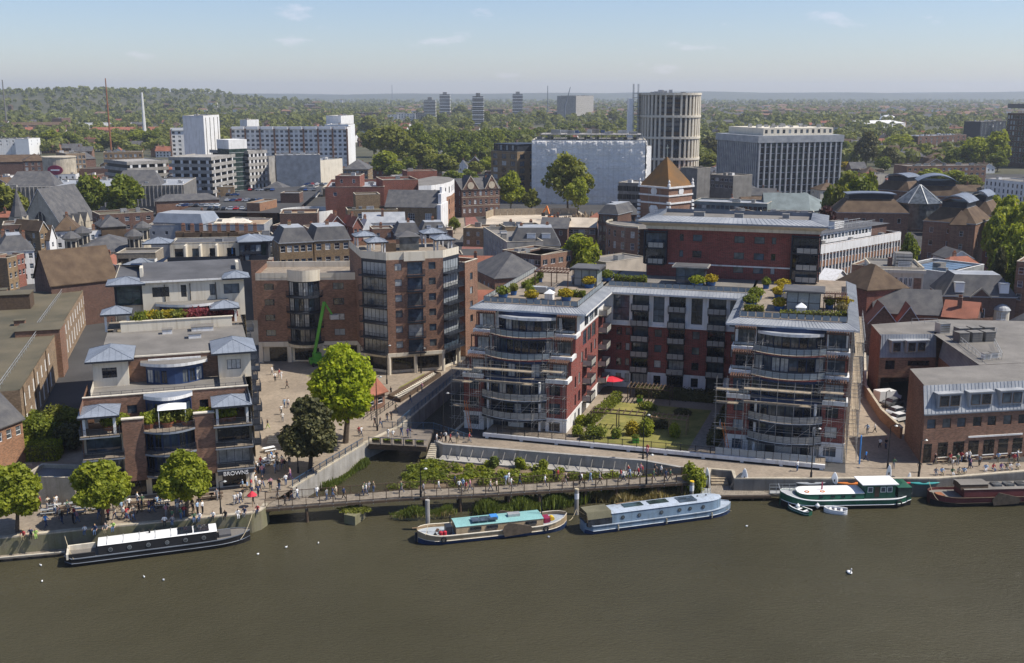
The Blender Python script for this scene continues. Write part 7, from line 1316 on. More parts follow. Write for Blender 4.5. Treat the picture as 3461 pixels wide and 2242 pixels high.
for i in range(len(FB)-1):
    MB().prism([FB[i], FB[i+1], BB[i+1], BB[i]], 2.36, 2.5).build('deck', 'timber_grey', fb); MB().bar((*FB[i], 2.2), (*FB[i+1], 2.2), .2, .3).build('edge_beam', 'timber_dark', fb)
    a, b = Vector(FB[i]), Vector(FB[i+1]); n = max(1, int((b-a).length/1.72))
    for k in range(n): p = a.lerp(b, k/n); d = (b-a).normalized(); MB().bar((p.x, p.y, 1.95), (p.x, p.y, 2.4), .14).build('bracket', 'galv', fb)
    for k in range(2):
        p = a.lerp(b, .3+.4*k); q = Vector(BB[i]).lerp(Vector(BB[i+1]), .3+.4*k)
        for r_ in (p, q): MB().tube((r_.x, r_.y+.2, -1.5), (r_.x, r_.y+.2, 2.3), .22, .22, 8).build('pile', 'timber_dark', fb)
rail_run('front timber railing of the long footbridge', FB, 2.5, 1.12, 1.72, 'timber_dark', True, infill='timber'); rail_run('rear timber railing of the long footbridge', BB, 2.5, 1.12, 1.72, 'timber_dark')
# wide footbridge over the creek
c1, c2, c3, c4 = P2('O', 1182, 398), P2('O', 1700, 425), P2('O', 1760, 268), P2('O', 1300, 258)
cb = thing('creek_bridge', 'short wide pedestrian bridge over the creek with flower boxes', 'footbridge', (0, 0, 0)); MB().prism([c1, c2, c3, c4], 2.1, 2.61).build('deck', 'paving_dark', cb); MB().bar((*c1, 2.2), (*c2, 2.2), .3, .8).build('edge_beam', 'timber_dark', cb)
for i in range(5):
    p, q = Vector(c1).lerp(Vector(c2), .06+i*.19), Vector(c1).lerp(Vector(c2), .19+i*.19); MB().bar((*p, 3.2), (*q, 3.2), .06, .75).build('panel', 'timber_grey', cb); bo = MB().bar((p.x, p.y-.25, 3.3), (q.x, q.y-.25, 3.3), .3, .3).build('flower_box', 'timber_dark', cb); put('plants', shared('fbx', lambda: crown('plants', [(0, 0, 0, .6, .2, .2)], 160, .09, 'leaf_mid', .3)), bo, ((p.x+q.x)/2, (p.y+q.y)/2-.25, 3.5))
rail_run('front blue railing of the creek bridge', [c1, c2], G, 1.1, 2.0, 'blue_paint', False); rail_run('rear blue railing of the creek bridge', [c4, c3, P2('S', 1215, 1215)], G, 1.1, 1.8, 'blue_paint')
rail_run('blue railing along the left creek wall', [P2('O', 500, 790), P2('O', 1130, 405)], G, 1.1, 1.9, 'blue_paint'); rail_run('dark railing along the upper creek path', [P2('J', 1400, 1400), P2('J', 1960, 930)], G+.15, 1.1, 2.0, 'blue_paint'); rail_run('ramp handrail beside the brick kiosk', [P2('J', 1170, 1340), P2('J', 1390, 1180)], G, 1.0, 1.8, 'charcoal', False); rail_run('second ramp handrail beside the brick kiosk', [P2('J', 1100, 1330), P2('J', 1290, 1190)], G, 1.0, 1.8, 'charcoal', False)
rail_run('black railing along the front of the lawn', [pw(7, -6.3), pw(43, -6.3)], 3.42, 1.0, 2.2, 'black'); gl_ = thing('glass_screen', 'blue glazed screen along the terrace of the right red block', 'screen', ub.world(41.5, -6.35, 3.42), rad(DEGU))
for i in range(12): MB().box(i*1.22, -.02, .1, i*1.22+1.14, .02, 1.15).build('pane', 'glass_clear' if 'glass_clear' in MATS else 'balustrade_glass', gl_); MB().box(i*1.22-.06, -.04, 0, i*1.22-.01, .04, 1.2).build('post', 'charcoal', gl_)
def steps(name, A, B, dirv, n, z0, dz, tread, mat):
    A, B, dirv = Vector(A), Vector(B), Vector(dirv).normalized(); o = None; par = None
    for i in range(n):
        a, b = A+dirv*tread*i, B+dirv*tread*i; c, d = a+dirv*tread, b+dirv*tread; m_ = MB().prism([tuple(c), tuple(d), tuple(b), tuple(a)][::-1] if (b-a).cross(c-a) < 0 else [tuple(a), tuple(b), tuple(d), tuple(c)], z0-2, z0+dz*(i+1)).build('step' if par else name, mat, par)
        if par is None: par = tag(m_, kind='structure')
steps('river_steps', P2('Q', 1730, 650, 1.0), P2('Q', 1925, 650, 1.0), (0.05, 1), 7, 1.0, .22, .55, 'board'); steps('creek_steps', P2('S', 735, 1400, 1.0), P2('S', 815, 1395, 1.0), (.2, 1), 8, 1.0, .2, .42, 'stone'); steps('plaza_steps', P2('O', 265, 400), P2('O', 440, 395), (0, 1), 4, G, .14, .6, 'stone')
# timber landing stage, gangways, pontoon
jt = thing('landing_stage', 'weathered timber landing stage below the promenade wall', 'jetty', (0, 0, 0)); jp = [P2('Q', 1610, 770, .9), P2('R', 460, 500, .9), P2('R', 460, 440, .9), P2('Q', 1560, 640, .9)]
for i in range(44):
    t0, t1 = i/44, (i+.93)/44; a, b = Vector(jp[0]).lerp(Vector(jp[1]), t0), Vector(jp[0]).lerp(Vector(jp[1]), t1); c, d = Vector(jp[3]).lerp(Vector(jp[2]), t1), Vector(jp[3]).lerp(Vector(jp[2]), t0); MB().prism([tuple(a), tuple(b), tuple(c), tuple(d)], .78, .9).build('plank', 'timber_grey', jt)
MB().bar((*jp[0], .6), (*jp[1], .6), .3, .35).build('fender_beam', 'timber_dark', jt)
for i in range(6): p = Vector(jp[0]).lerp(Vector(jp[1]), (i+.5)/6); MB().tube((p.x, p.y+.3, -1.5), (p.x, p.y+.3, .78), .2, .2, 8).build('pile', 'timber_dark', jt)
def gangway(label, a, b, w=1.2):
    a, b = Vector(a), Vector(b); d = (b-a).normalized(); s = Vector((-d.y, d.x, 0)).normalized()*w/2; t_ = thing('gangway', label, 'gangway', (0, 0, 0)); MB().bar(a, b, w, .12).build('deck', 'galv', t_)
    for sg in (1, -1):
        for zz in (.5, 1.0): MB().bar(a+s*sg+Vector((0, 0, zz)), b+s*sg+Vector((0, 0, zz)), .05).build('handrail', 'galv', t_)
        for i in range(5): p = a.lerp(b, i/4)+s*sg; MB().bar(p, p+Vector((0, 0, 1.0)), .05).build('stanchion', 'galv', t_)
gangway('steel gangway down to the pale blue boat', pt('Q', 1660, 690, .95), pt('Q', 1670, 830, .8)); gangway('steel gangway from the landing stage to the green barge', pt('R', 450, 480, 1.0), pt('R', 650, 480, 1.3))
po = thing('pontoon', 'long grey pontoon with pale edge beside the black boat', 'pontoon', (0, 0, 0)); a, b = Vector(P2('N', -120, 1395, .4)), Vector(P2('N', 640, 1325, .4)); d = (b-a).normalized(); s = Vector((-d.y, d.x))
MB().prism([tuple(a), tuple(b), tuple(b+s*1.7), tuple(a+s*1.7)], -.2, .45).build('deck', 'timber_grey', po)
for k in (0, 1.55): MB().bar((*(a+s*(k+.07)), .5), (*(b+s*(k+.07)), .5), .16, .1).build('edge', 'cream', po)
for i in range(6): p = a.lerp(b, (i+.5)/6)-s*.12; MB().bar((*(p-d*1.1), .1), (*(p+d*1.1), .1), .2, .35).build('float', 'black', po)
def pile(label, k, x, y, h, cap='rope'):
    p = pt(k, x, y, 0); t_ = thing('mooring_pile', label, 'pile', (p.x, p.y, 0)); MB().tube((0, 0, -1.5), (0, 0, h), .3, .3, 10).build('shaft', 'concrete', t_); MB().tube((0, 0, h), (0, 0, h+.15), .33, .3, 10).build('cap', cap, t_)
    if cap != 'concrete': MB().tube((0, 0, h-1.3), (0, 0, h-.5), .315, .315, 10).build('band', 'white_paint', t_)
pile('grey mooring pile at the stern of the turquoise-roofed barge', 'P', 330, 1170, 4.1, 'concrete'); pile('banded mooring pile between barge and pale blue boat', 'P', 2050, 990, 3.6); pile('banded mooring pile behind the pale blue boat', 'Q', 1495, 845, 3.0, 'yellow')
# concrete planters in the river
ip = [P2('O', 962, 1110, 0), P2('O', 1060, 1130, 0), P2('O', 1155, 1060, 0), P2('O', 1110, 1010, 0), P2('O', 1000, 1040, 0)]; pl = thing('river_planter', 'angular concrete planter standing in the river below the footbridge', 'planter', (0, 0, 0)); MB().prism(ip, -1, 1.3).build('box', 'algae_stone', pl); c_ = sum((Vector(p) for p in ip), Vector((0, 0)))/5; put('plants', crown('plants', [(c_.x, c_.y, 1.35, 2.2, 1.3, .35)], 1200, .13, 'leaf_olive', .3), pl)
i2 = [P2('O', 1395, 1075, 0), P2('O', 1620, 1085, 0), P2('O', 1900, 1055, 0), P2('O', 1950, 1000, 0), P2('O', 1700, 990, 0), P2('O', 1450, 1020, 0)]; tag(MB().prism(i2, -1, .5).build('planted_island', 'algae_stone'), kind='structure')
# ================================================================ boats
def hull_mb(L, B, D, bow, stern, sheer=.35, n=26, bf=.55, sf=.5, well=0):
    m_ = MB(); S_ = []
    for i in range(n+1):
        x = L*i/n; f = 1.0
        if x > L-bow: f = max(0.03, 1-((x-(L-bow))/bow)**2)**bf
        if x < stern: f = min(f, max(.25 if stern < 3 else .06, 1-((stern-x)/stern)**2)**sf)
        e = max(0, (x-(L-bow*1.6))/(bow*1.6))**2*sheer + max(0, (stern*1.4-x)/(stern*1.4))**2*sheer*.6
        h = B/2*f; S_.append([(x, h*.82, -.5), (x, h*.95, D*.35), (x, h*1.03, D*.45+e*.5), (x, h, D*.5+e*.5), (x, h*1.0, D+e), (x, h*1.05, D+e), (x, h*1.05, D+e+.09), (x, max(0, h-.1), D+e+.09), (x, max(0, h-.1), D+e-well)])
    for a, b in zip(S_[:-1], S_[1:]):
        for k in range(8):
            mi = (0, 0, 3, 1, 3, 3, 3, 1)[k]
            for sg in (1, -1): q = [(p[0], p[1]*sg, p[2]) for p in (a[k], b[k], b[k+1], a[k+1])]; m_.face(q[::-sg], mi)
        m_.face([(a[8][0], -a[8][1], a[8][2]), (b[8][0], -b[8][1], b[8][2]), (b[8][0], b[8][1], b[8][2]), (a[8][0], a[8][1], a[8][2])], 2)
    for s_, r_ in ((S_[0], 1), (S_[-1], -1)):
        m_.face(([(p[0], -p[1], p[2]) for p in s_[:5]] + [(p[0], p[1], p[2]) for p in s_[:5]][::-1])[::r_], 1)
    return m_
def cabin(par, x0, x1, w, z0, h, side, roof, name='cabin', tum=.12, round_=0, camber=.12):
    m_ = MB(); n = 8
    if round_: ends = [(x1-round_+round_*math.sin(t), math.cos(t)**.8 if t < 1.5 else 0.0) for t in np.linspace(0, math.pi/2, 7)]
    else: ends = [(x1, 1.0)]
    xs = [(x0, 1.0)] + ends; z1 = z0+h
    for (xa, fa), (xb, fb_) in zip(xs[:-1], xs[1:]):
        for sg in (1, -1): m_.face([(xa, sg*w/2*fa, z0), (xb, sg*w/2*fb_, z0), (xb, sg*(w/2-tum)*fb_, z1), (xa, sg*(w/2-tum)*fa, z1)][::-sg], 0)
        prev = None
        for k in range(n+1):
            t = k/n*2-1; cz = camber*(1-t*t); cur = ((xa-.05 if xa == x0 else xa, t*(w/2-tum+.08)*fa, z1+.02+cz), (xb+.05, t*(w/2-tum+.08)*fb_, z1+.02+cz))
            if prev: m_.face([prev[0], prev[1], cur[1], cur[0]][::-1], 1)
            prev = cur
    m_.face([(x0, -w/2, z0), (x0, w/2, z0), (x0, w/2-tum, z1), (x0, -w/2+tum, z1)][::-1], 0)
    if not round_: m_.face([(x1, -w/2, z0), (x1, w/2, z0), (x1, w/2-tum, z1), (x1, -w/2+tum, z1)], 0)
    return m_.build(name, [side, roof], par)
def porthole(par, x, y, z, r=.21, rim='steel', g='glass_grey'):
    o = MB().lathe([(.02, 0), (r+.06, 0), (r+.06, .05), (.02, .05)], (0, 0, 0), 14).build('porthole', rim, par); o.matrix_local = Matrix.Translation((x, y, z)) @ Matrix.Rotation(math.pi/2, 4, 'X'); MB().lathe([(.02, .05), (r, .055), (.02, .07)], (0, 0, 0), 14).build('glass', g, o)
def tyre(par, x, y, z, r=.3):
    m_ = MB(); m_.sm = True; n, k = 16, 6
    for i in range(n):
        for j in range(k):
            def P(a, b): a, b = 2*math.pi*a/n, 2*math.pi*b/k; return ((r+.1*math.cos(b))*math.cos(a)+x, y+.1*math.sin(b), (r+.1*math.cos(b))*math.sin(a)+z)
            m_.face([P(i, j), P(i+1, j), P(i+1, j+1), P(i, j+1)])
    m_.build('tyre_fender', 'rubber', par)
def boat(label, a, b, B, name='narrowboat'):
    # a, b: stern and bow ends of the near waterline
    a, b = Vector(a).to_2d(), Vector(b).to_2d(); d = (b-a).normalized(); nl = Vector((-d.y, d.x)); nl = nl if nl.y > 0 else -nl; o = a+nl*B/2; t_ = thing(name, label, 'boat', (o.x, o.y, 0), math.atan2(d.y, d.x)); return t_, (b-a).length
# black boat at left
t_, L = boat('black widebeam boat with white roof and portholes moored at left', pt('N', 560, 1472, 0), pt('N', 2185, 1260, 0), 3.3, 'widebeam_boat')
hull_mb(L, 3.4, 1.05, 4.5, 1.0, .35).build('hull', ['black', 'black', 'felt', 'zinc_seam'], t_); cabin(t_, 4.0, L-4.2, 2.9, 1.0, 1.25, 'black', 'white_paint')
for i in range(6): porthole(t_, 5.4+i*(L-11.2)/5, -1.44, 1.65)
for i in range(2): MB().box(L-8.9+i*2.0, -1.1, 2.41, L-7.1+i*2.0, 1.05, 2.47).build('solar_panel', 'glass_dark', t_)
for i in range(6): MB().box(5+i*1.9, -1.3, 2.36, 5.06+i*1.9, 1.3, 2.43).build('roof_batten', 'lead', t_)
MB().box(.3, -1.5, 1.0, .55, 1.5, 1.7).box(.55, -1.5, 1.0, 3.6, -1.25, 1.6, 1).box(.55, 1.25, 1.0, 3.6, 1.5, 1.7).build('cockpit_seat', ['cream', 'black'], t_); MB().lathe([(.28, 2.4), (.3, 2.5), (.1, 2.55)], (L-5.6, .2, 0), 12).build('roof_vent', 'rubber', t_); MB().tube((L*.45, .6, 2.4), (L*.45, .6, 2.9), .12, .1, 8).build('chimney', 'black', t_); MB().box(L-3.9, -.9, 1.1, L-2.4, .9, 1.5).build('bow_hatch', 'felt_dark', t_)
# tan barge with turquoise roof
t_, L = boat('tan sailing barge with turquoise roof, solar panels and brown leeboards', pt('P', 240, 1375, 0), pt('P', 1985, 1190, 0), 4.2, 'sailing_barge')
M('tan_paint', (.42, .32, .2), rough=.5, var=.12, streak=True); M('turquoise', (.25, .47, .45), rough=.5, var=.12); M('pale_deck', (.4, .44, .47), rough=.6); M('leeboard', (.13, .1, .07), scale=2)
hull_mb(L, 4.2, 1.15, 3.4, 3.0, .7, 30, .6, .5, .35).build('hull', ['navy', 'tan_paint', 'pale_deck', 'cream'], t_); cabin(t_, L*.24, L*.82, 3.2, .85, 1.15, 'tan_paint', 'turquoise')
for x in (.33, .44, .70): MB().box(L*x, -1.66, 1.35, L*x+1.5, -1.5, 1.8).build('window', 'glass_dark', t_)
for i in range(3): MB().box(L*.35+i*1.15, -1.2, 2.35, L*.35+1.08+i*1.15, .3, 2.42).bar((L*.35+i*1.15+.5, -1, 2.1), (L*.35+i*1.15+.5, -1, 2.35), .05).build('solar_panel', 'glass_blue', t_)
for sg in (-1, 1): lb_ = MB().prism([(0, 0), (3.6, .25), (3.8, .8), (3.4, 1.2), (.6, 1.9), (0, 1.5), (-.3, .8)], 0, .12).build('leeboard', 'leeboard', t_); lb_.matrix_local = Matrix.Translation((L*.55, sg*2.2-.06, .35)) @ Matrix.Rotation(math.pi/2, 4, 'X')
MB().tube((-.6, .2, 1.75), (3.2, .1, 1.85), .09, .06, 6).build('tiller', 'timber', t_); MB().tube((L*.22, .5, .9), (L*.22, .5, 2.9), .09, .09, 8).build('flue', 'black', t_); MB().box(L*.18, -.9, .85, L*.22, .4, 1.9).build('hatch', 'charcoal', t_); MB().lathe([(.25, .85), (.25, 1.4), (.1, 1.5)], (L*.17, -1.1, 0), 10).build('gas_bottle', 'red_bright', t_); MB().lathe([(.25, .85), (.25, 1.4), (.1, 1.5)], (L*.145, -1.1, 0), 10).build('gas_bottle', 'red_bright', t_)
MB().box(L*.6, -.3, 2.15, L*.68, .6, 2.5).build('roof_bundle', 'galv', t_); MB().box(L*.48, -.4, 2.15, L*.53, .7, 2.45).build('tarpaulin', 'blue_bright', t_); MB().tube((L*.83, 0, .9), (L*.83, 0, 4.6), .1, .06, 8).build('mast', 'black', t_); MB().box(L*.84, -.7, .8, L*.88, .7, 1.6).build('windlass', 'plum', t_); MB().tube((L*.9, -.4, 1.3), (L*.9, .4, 1.3), .3, .3, 10).build('rope_drum', 'yellow', t_); tyre(t_, 3.1, -2.15, .75); tyre(t_, L*.83, -2.1, .8); MB().box(-.3, -.12, -.5, .1, .12, 1.2).build('rudder', 'charcoal', t_)
for i in range(8): a = R.uniform(0, 6.3); MB().lathe([(.28, 0), (.05, .4)], (2.2+.8*math.cos(a), .7*math.sin(a), .85), 6).build('deck_gear', R.choice(['terracotta', 'black', 'galv', 'rope']), t_)
# pale blue widebeam
M('pale_blue', (.43, .49, .56), rough=.4, var=.1, streak=True); M('mid_blue', (.2, .28, .37), rough=.35, var=.12, streak=True); M('canvas', (.15, .14, .09), rough=.9)
t_, L = boat('pale blue widebeam boat with rounded bow and olive canvas cockpit', pt('Q', 290, 1240, 0), pt('Q', 2010, 1010, 0), 3.6, 'widebeam_boat')
hull_mb(L, 3.6, 1.15, 4.2, .9, .3).build('hull', ['navy', 'mid_blue', 'pale_blue', 'pale_blue'], t_); cabin(t_, 3.6, L-1.6, 3.1, 1.15, 1.35, 'mid_blue', 'pale_blue', round_=2.6)
for x in (.30, .42, .585, .72, .80, .90): porthole(t_, 3.6+(L-5.2)*(x-.22)*1.18, -1.52, 1.85, .2, 'charcoal')
m_ = MB(); prof = [(-1.7, 1.1), (-1.6, 2.1), (-1.1, 2.9), (1.1, 2.9), (1.6, 2.1), (1.7, 1.1)]
for k in range(5):
    (y0, z0), (y1, z1) = prof[k], prof[k+1]; m_.face([(.15, y0, z0), (3.6, y0, z0), (3.6, y1, z1), (.15, y1, z1)][::-1], 0 if k in (1, 2, 3) else 1)
m_.face([(.15, y, z) for y, z in prof], 1); m_.face([(3.6, y, z) for y, z in prof][::-1], 0); m_.build('cockpit_canopy', ['canvas', 'glass_dark'], t_)
for i in range(2): MB().box(L*.63, -.95+i*.95, 2.66, L*.63+2.6, -.1+i*.95, 2.72).build('solar_panel', 'glass_blue', t_)
for x in (.27, .44): MB().box(L*x, -.3, 2.6, L*x+2.8, .9, 2.72).build('rooflight', 'glass_green', t_)
for x in (.38, .55, .78, .84): MB().lathe([(.09, 2.6), (.12, 2.75), (.02, 2.8)], (L*x, .4, 0), 8).build('roof_vent', 'black', t_)
MB().tube((L*.24, 1.1, 2.72), (L*.4, 1.2, 2.78), .07, .05, 6).build('boat_pole', 'timber', t_)
for x in (.2, .52, .83): MB().tube((L*x, -1.92, .3), (L*x, -1.92, 1.0), .09, .09, 8).build('fender', 'rope', t_)
# green and white dutch barge (bow to the left)
M('boat_green', (.022, .115, .07), rough=.4, var=.2, streak=True)
t_, L = boat('dark green Dutch barge with white roof and wheelhouse at right', pt('R', 1545, 600, 0), pt('R', 562, 620, 0), 4.2, 'dutch_barge')
hull_mb(L, 4.2, 1.3, 3.4, 2.8, .8, 30, .55, .5).build('hull', ['black', 'boat_green', 'lead', 'white_paint'], t_); cabin(t_, L*.38, L*.88, 3.4, 1.3, .8, 'boat_green', 'white_paint', round_=1.5)
MB().box(L*.14, -1.5, 1.3, L*.37, 1.5, 3.3).build('wheelhouse', 'boat_green', t_); MB().box(L*.12, -1.75, 3.3, L*.4, 1.75, 3.42).build('wheelhouse_roof', 'white_paint', t_); MB().hip(L*.015, -1.7, L*.125, 1.7, 2.9, .35).box(L*.015, -1.65, 1.4, L*.12, 1.65, 2.89, 1).build('stern_canopy', ['boat_green', 'glass_green'], t_)
for x in (.165, .215, .315):
    for sg in (1, -1): MB().box(L*x, sg*1.5-.05, 2.2, L*x+.75, sg*1.5+.05, 3.0).box(L*x+.08, sg*1.5-.07, 2.28, L*x+.67, sg*1.5+.07, 2.92, 1).build('window', ['white_paint', 'glass_blue'], t_)
MB().box(L*.265, 1.48, 1.5, L*.3, 1.56, 3.0).build('door', 'timber_dark', t_)
for x in (.45, .53, .61, .7): 
    for sg in (1, -1): MB().box(L*x, sg*1.68-.04, 1.6, L*x+.5, sg*1.68+.04, 1.85).build('window', 'glass_dark', t_)
MB().tube((L*.68, 0, 2.1), (L*.68, 0, 3.3), .12, .1, 8).build('flue', 'plum', t_)
for x in (.69, .81): o = MB().lathe([(.22, 0), (.34, 0), (.34, .1), (.22, .1)], (0, 0, 0), 14, cap=False).build('life_ring', 'orange', t_, (L*x, .8, 2.18))
for x in (.12,): tyre(t_, L*x, 2.2, .8, .34)
for x in (.75, .9): MB().lathe([(.05, .3), (.3, .6), (.3, .8), (.05, 1.1)], (L*x, 2.25, 0), 10).build('ball_fender', 'white_paint', t_)
MB().tube((L*.99, 0, 1.6), (L*1.02, 0, 3.2), .05, .03, 6).build('jackstaff', 'white_paint', t_)
# maroon barge at the right edge
M('maroon', (.13, .035, .035), rough=.55, var=.2)
t_, L = boat('dull maroon barge with leeboard cut by the right edge', pt('R', 1705, 600, 0), pt('R', 2750, 575, 0), 4.4, 'maroon_barge')
hull_mb(L, 4.3, 1.3, 3, 3.2, .6, 26, .55, .5, .3).build('hull', ['black', 'maroon', 'felt', 'timber_dark'], t_); cabin(t_, L*.22, L*.8, 3.2, 1.1, 1.2, 'maroon', 'felt'); cabin(t_, L*.2, L*.4, 2.4, 2.2, .7, 'timber_dark', 'felt', 'upper_cabin'); lb_ = MB().prism([(0, 0), (3.6, .25), (3.8, .8), (3.4, 1.2), (.6, 1.9), (-.3, .8)], 0, .12).build('leeboard', 'leeboard', t_); lb_.matrix_local = Matrix.Translation((L*.42, -2.25, .2)) @ Matrix.Rotation(math.pi/2, 4, 'X'); MB().box(1.0, -.9, 1.1, 2.0, .5, 1.3).build('orange_cover', 'terracotta', t_)
for i in range(3): MB().box(L*.45+i*1.8, -.8, 2.4, L*.45+1.2+i*1.8, .5, 2.7).build('rooflight', 'glass_grey', t_)
def dinghy(label, a, b, B, side, inner, name='dinghy'):
    t_, L = boat(label, a, b, B, name); hull_mb(L, B, .5, L*.45, .6, .15, 14, .6, .5, .38).build('hull', [side, side, inner, 'white_paint'], t_)
    for x in (.25, .5, .72): MB().box(L*x-.14, -B/2+.12, .36, L*x+.14, B/2-.12, .42).build('thwart', 'white_paint', t_)
dinghy('green rowing dinghy with white thwarts beside the green barge', pt('R', 735, 668, 0), pt('R', 565, 605, 0), 1.5, 'boat_green', 'leeboard'); dinghy('white dinghy alongside the green barge', pt('R', 1040, 660, 0), pt('R', 860, 640, 0), 1.6, 'white_paint', 'leeboard')
# paddleboards and kayaks along the promenade wall
def board(label, k, x, y, z, h, w, mat, lean=.12, name='paddleboard', rx=0):
    p = pt(k, x, y, z); t_ = thing(name, label, 'board', p, R.uniform(-.3, .3)); m_ = MB(); m_.sm = True; m_.lathe([(.02, 0), (w*.3, h*.03), (w*.46, h*.2), (w*.5, h*.45), (w*.42, h*.7), (w*.22, h*.9), (.02, h)], (0, 0, 0), 14, 0, 1, .22); o = m_.build('hull', mat, t_); o.rotation_euler = (lean, rx, 0); MB().box(-.08, -.14, h*.5, .08, -.1, h*.62).build('cockpit', 'charcoal', t_).rotation_euler = (lean, rx, 0)
board('white kayak standing upright right of the river steps', 'Q', 2100, 700, .9, 3.4, 1.1, 'white_paint'); board('grey upturned kayak leaning beside the river steps', 'Q', 1960, 690, .9, 3.2, 1.0, 'concrete', .35, rx=.35); board('white board on edge left of the river steps', 'Q', 1690, 675, .9, 3.2, .7, 'white_paint', rx=-.1); board('small pale blue dinghy upright beside the white kayak', 'Q', 2190, 690, .9, 1.7, 1.0, 'pale_blue'); board('white kayak standing behind the white-roofed cabin', 'R', 935, 465, .9, 2.9, 1.1, 'white_paint'); board('tall white board standing behind the wheelhouse', 'R', 1345, 420, 1.5, 3.2, .8, 'white_paint'); board('small white board behind the stern canopy', 'R', 1500, 425, 1.5, 2.0, .7, 'white_paint'); board('pink-tipped board behind the barge roof', 'R', 1180, 420, 1.8, 1.2, .6, 'curtain')
def kayak(label, k, x, y, z, L, mat):
    p = pt(k, x, y, z); t_ = thing('kayak', label, 'kayak', p, R.uniform(-.06, .06)); m_ = MB(); m_.sm = True; n = 12
    for i in range(16):
        def ring(j): f = math.sin(math.pi*min(max(j/16, .004), .996))**.6; return [(L*(j/16-.5), .34*f*math.cos(2*math.pi*q/n), .22*f*math.sin(2*math.pi*q/n)+.18*(2*j/16-1)**2) for q in range(n)]
        A_, B_ = ring(i), ring(i+1)
        for q in range(n): m_.face([A_[q], B_[q], B_[(q+1) % n], A_[(q+1) % n]])
    m_.build('hull', mat, t_); MB().lathe([(.3, .2), (.3, .27), (.2, .27)], (0, 0, 0), 12, 0, 1.8, .8).build('cockpit', 'black', t_)
for x, mt, l_ in ((770, 'lead', 'grey kayak lying on the wall rack, leftmost'), (1070, 'orange', 'orange kayak on the wall rack'), (1250, 'red_bright', 'left of the two red kayaks on the wall rack'), (1420, 'red_bright', 'right of the two red kayaks on the wall rack'), (1620, 'teal', 'teal kayak on the wall rack, rightmost')): kayak(l_, 'R', x, 415, 2.0, 4.6, mt)
def rope(label, a, b):
    a, b = Vector(a), Vector(b); P_ = [a.lerp(b, i/8)-Vector((0, 0, 1.6*(i/8)*(1-i/8))) for i in range(9)]; m_ = MB()
    for p, q in zip(P_[:-1], P_[1:]): m_.tube(p, q, .035, .035, 5)
    tag(m_.build('mooring_rope', 'rope'), label, 'rope')
for (k, x, y, z), (k2, x2, y2, z2), l_ in ((('N', 640, 1390, 1.2), ('N', 560, 1180, 2.8), 'stern mooring rope of the black boat'), (('N', 2090, 1215, 1.4), ('N', 2190, 1000, 2.8), 'bow mooring rope of the black boat'), (('P', 300, 1230, 1.6), ('P', 330, 1090, 2.4), 'rope from the tan barge stern to the grey pile'), (('P', 1960, 1060, 1.8), ('P', 2045, 940, 2.0), 'rope from the tan barge bow to the banded pile'), (('Q', 300, 1110, 1.2), ('Q', 165, 930, 2.0), 'stern rope of the pale blue boat'), (('Q', 1960, 950, 1.3), ('Q', 1700, 760, .95), 'bow rope of the pale blue boat'), (('R', 590, 500, 1.9), ('R', 380, 450, 1.0), 'bow rope of the green barge'), (('R', 1730, 540, 1.6), ('R', 1660, 400, 2.8), 'stern rope of the maroon barge')): rope(l_, pt(k, x, y, z), pt(k2, x2, y2, z2))
# buoys, swan, gulls
def bird(label, k, x, y, s, name='gull', mat='white_paint'):
    t_ = thing(name, label, 'bird', pt(k, x, y, .02), R.uniform(0, 6)); m_ = MB(); m_.sm = True; m_.lathe([(.02, 0), (.16, .06), (.2, .14), (.12, .22), (.02, .26)], (0, 0, 0), 10, 0, 1.7*s, s); m_.tube((.22*s, 0, .14*s), (.34*s, 0, .5*s), .05*s, .04*s, 6); m_.tube((.34*s, 0, .5*s), (.48*s, 0, .52*s), .055*s, .02*s, 6); m_.build('body', mat, t_)
bird('white swan swimming on the open river at right', 'W', 1974, 1332, 1.6, 'swan')
for i, (x, y) in enumerate(((95, 1316), (98, 1353), (335, 1343), (380, 1350), (665, 1274), (740, 1264), (600, 1290), (1190, 1185), (1790, 1195), (1875, 1226))): bird(f'{ORD[i]} from left of the pale gulls on the river', 'W', *sorted(((95, 1316), (98, 1353), (335, 1343), (380, 1350), (600, 1290), (665, 1274), (740, 1264), (1275, 1250), (1602, 1197), (1735, 1225)))[i], .5)
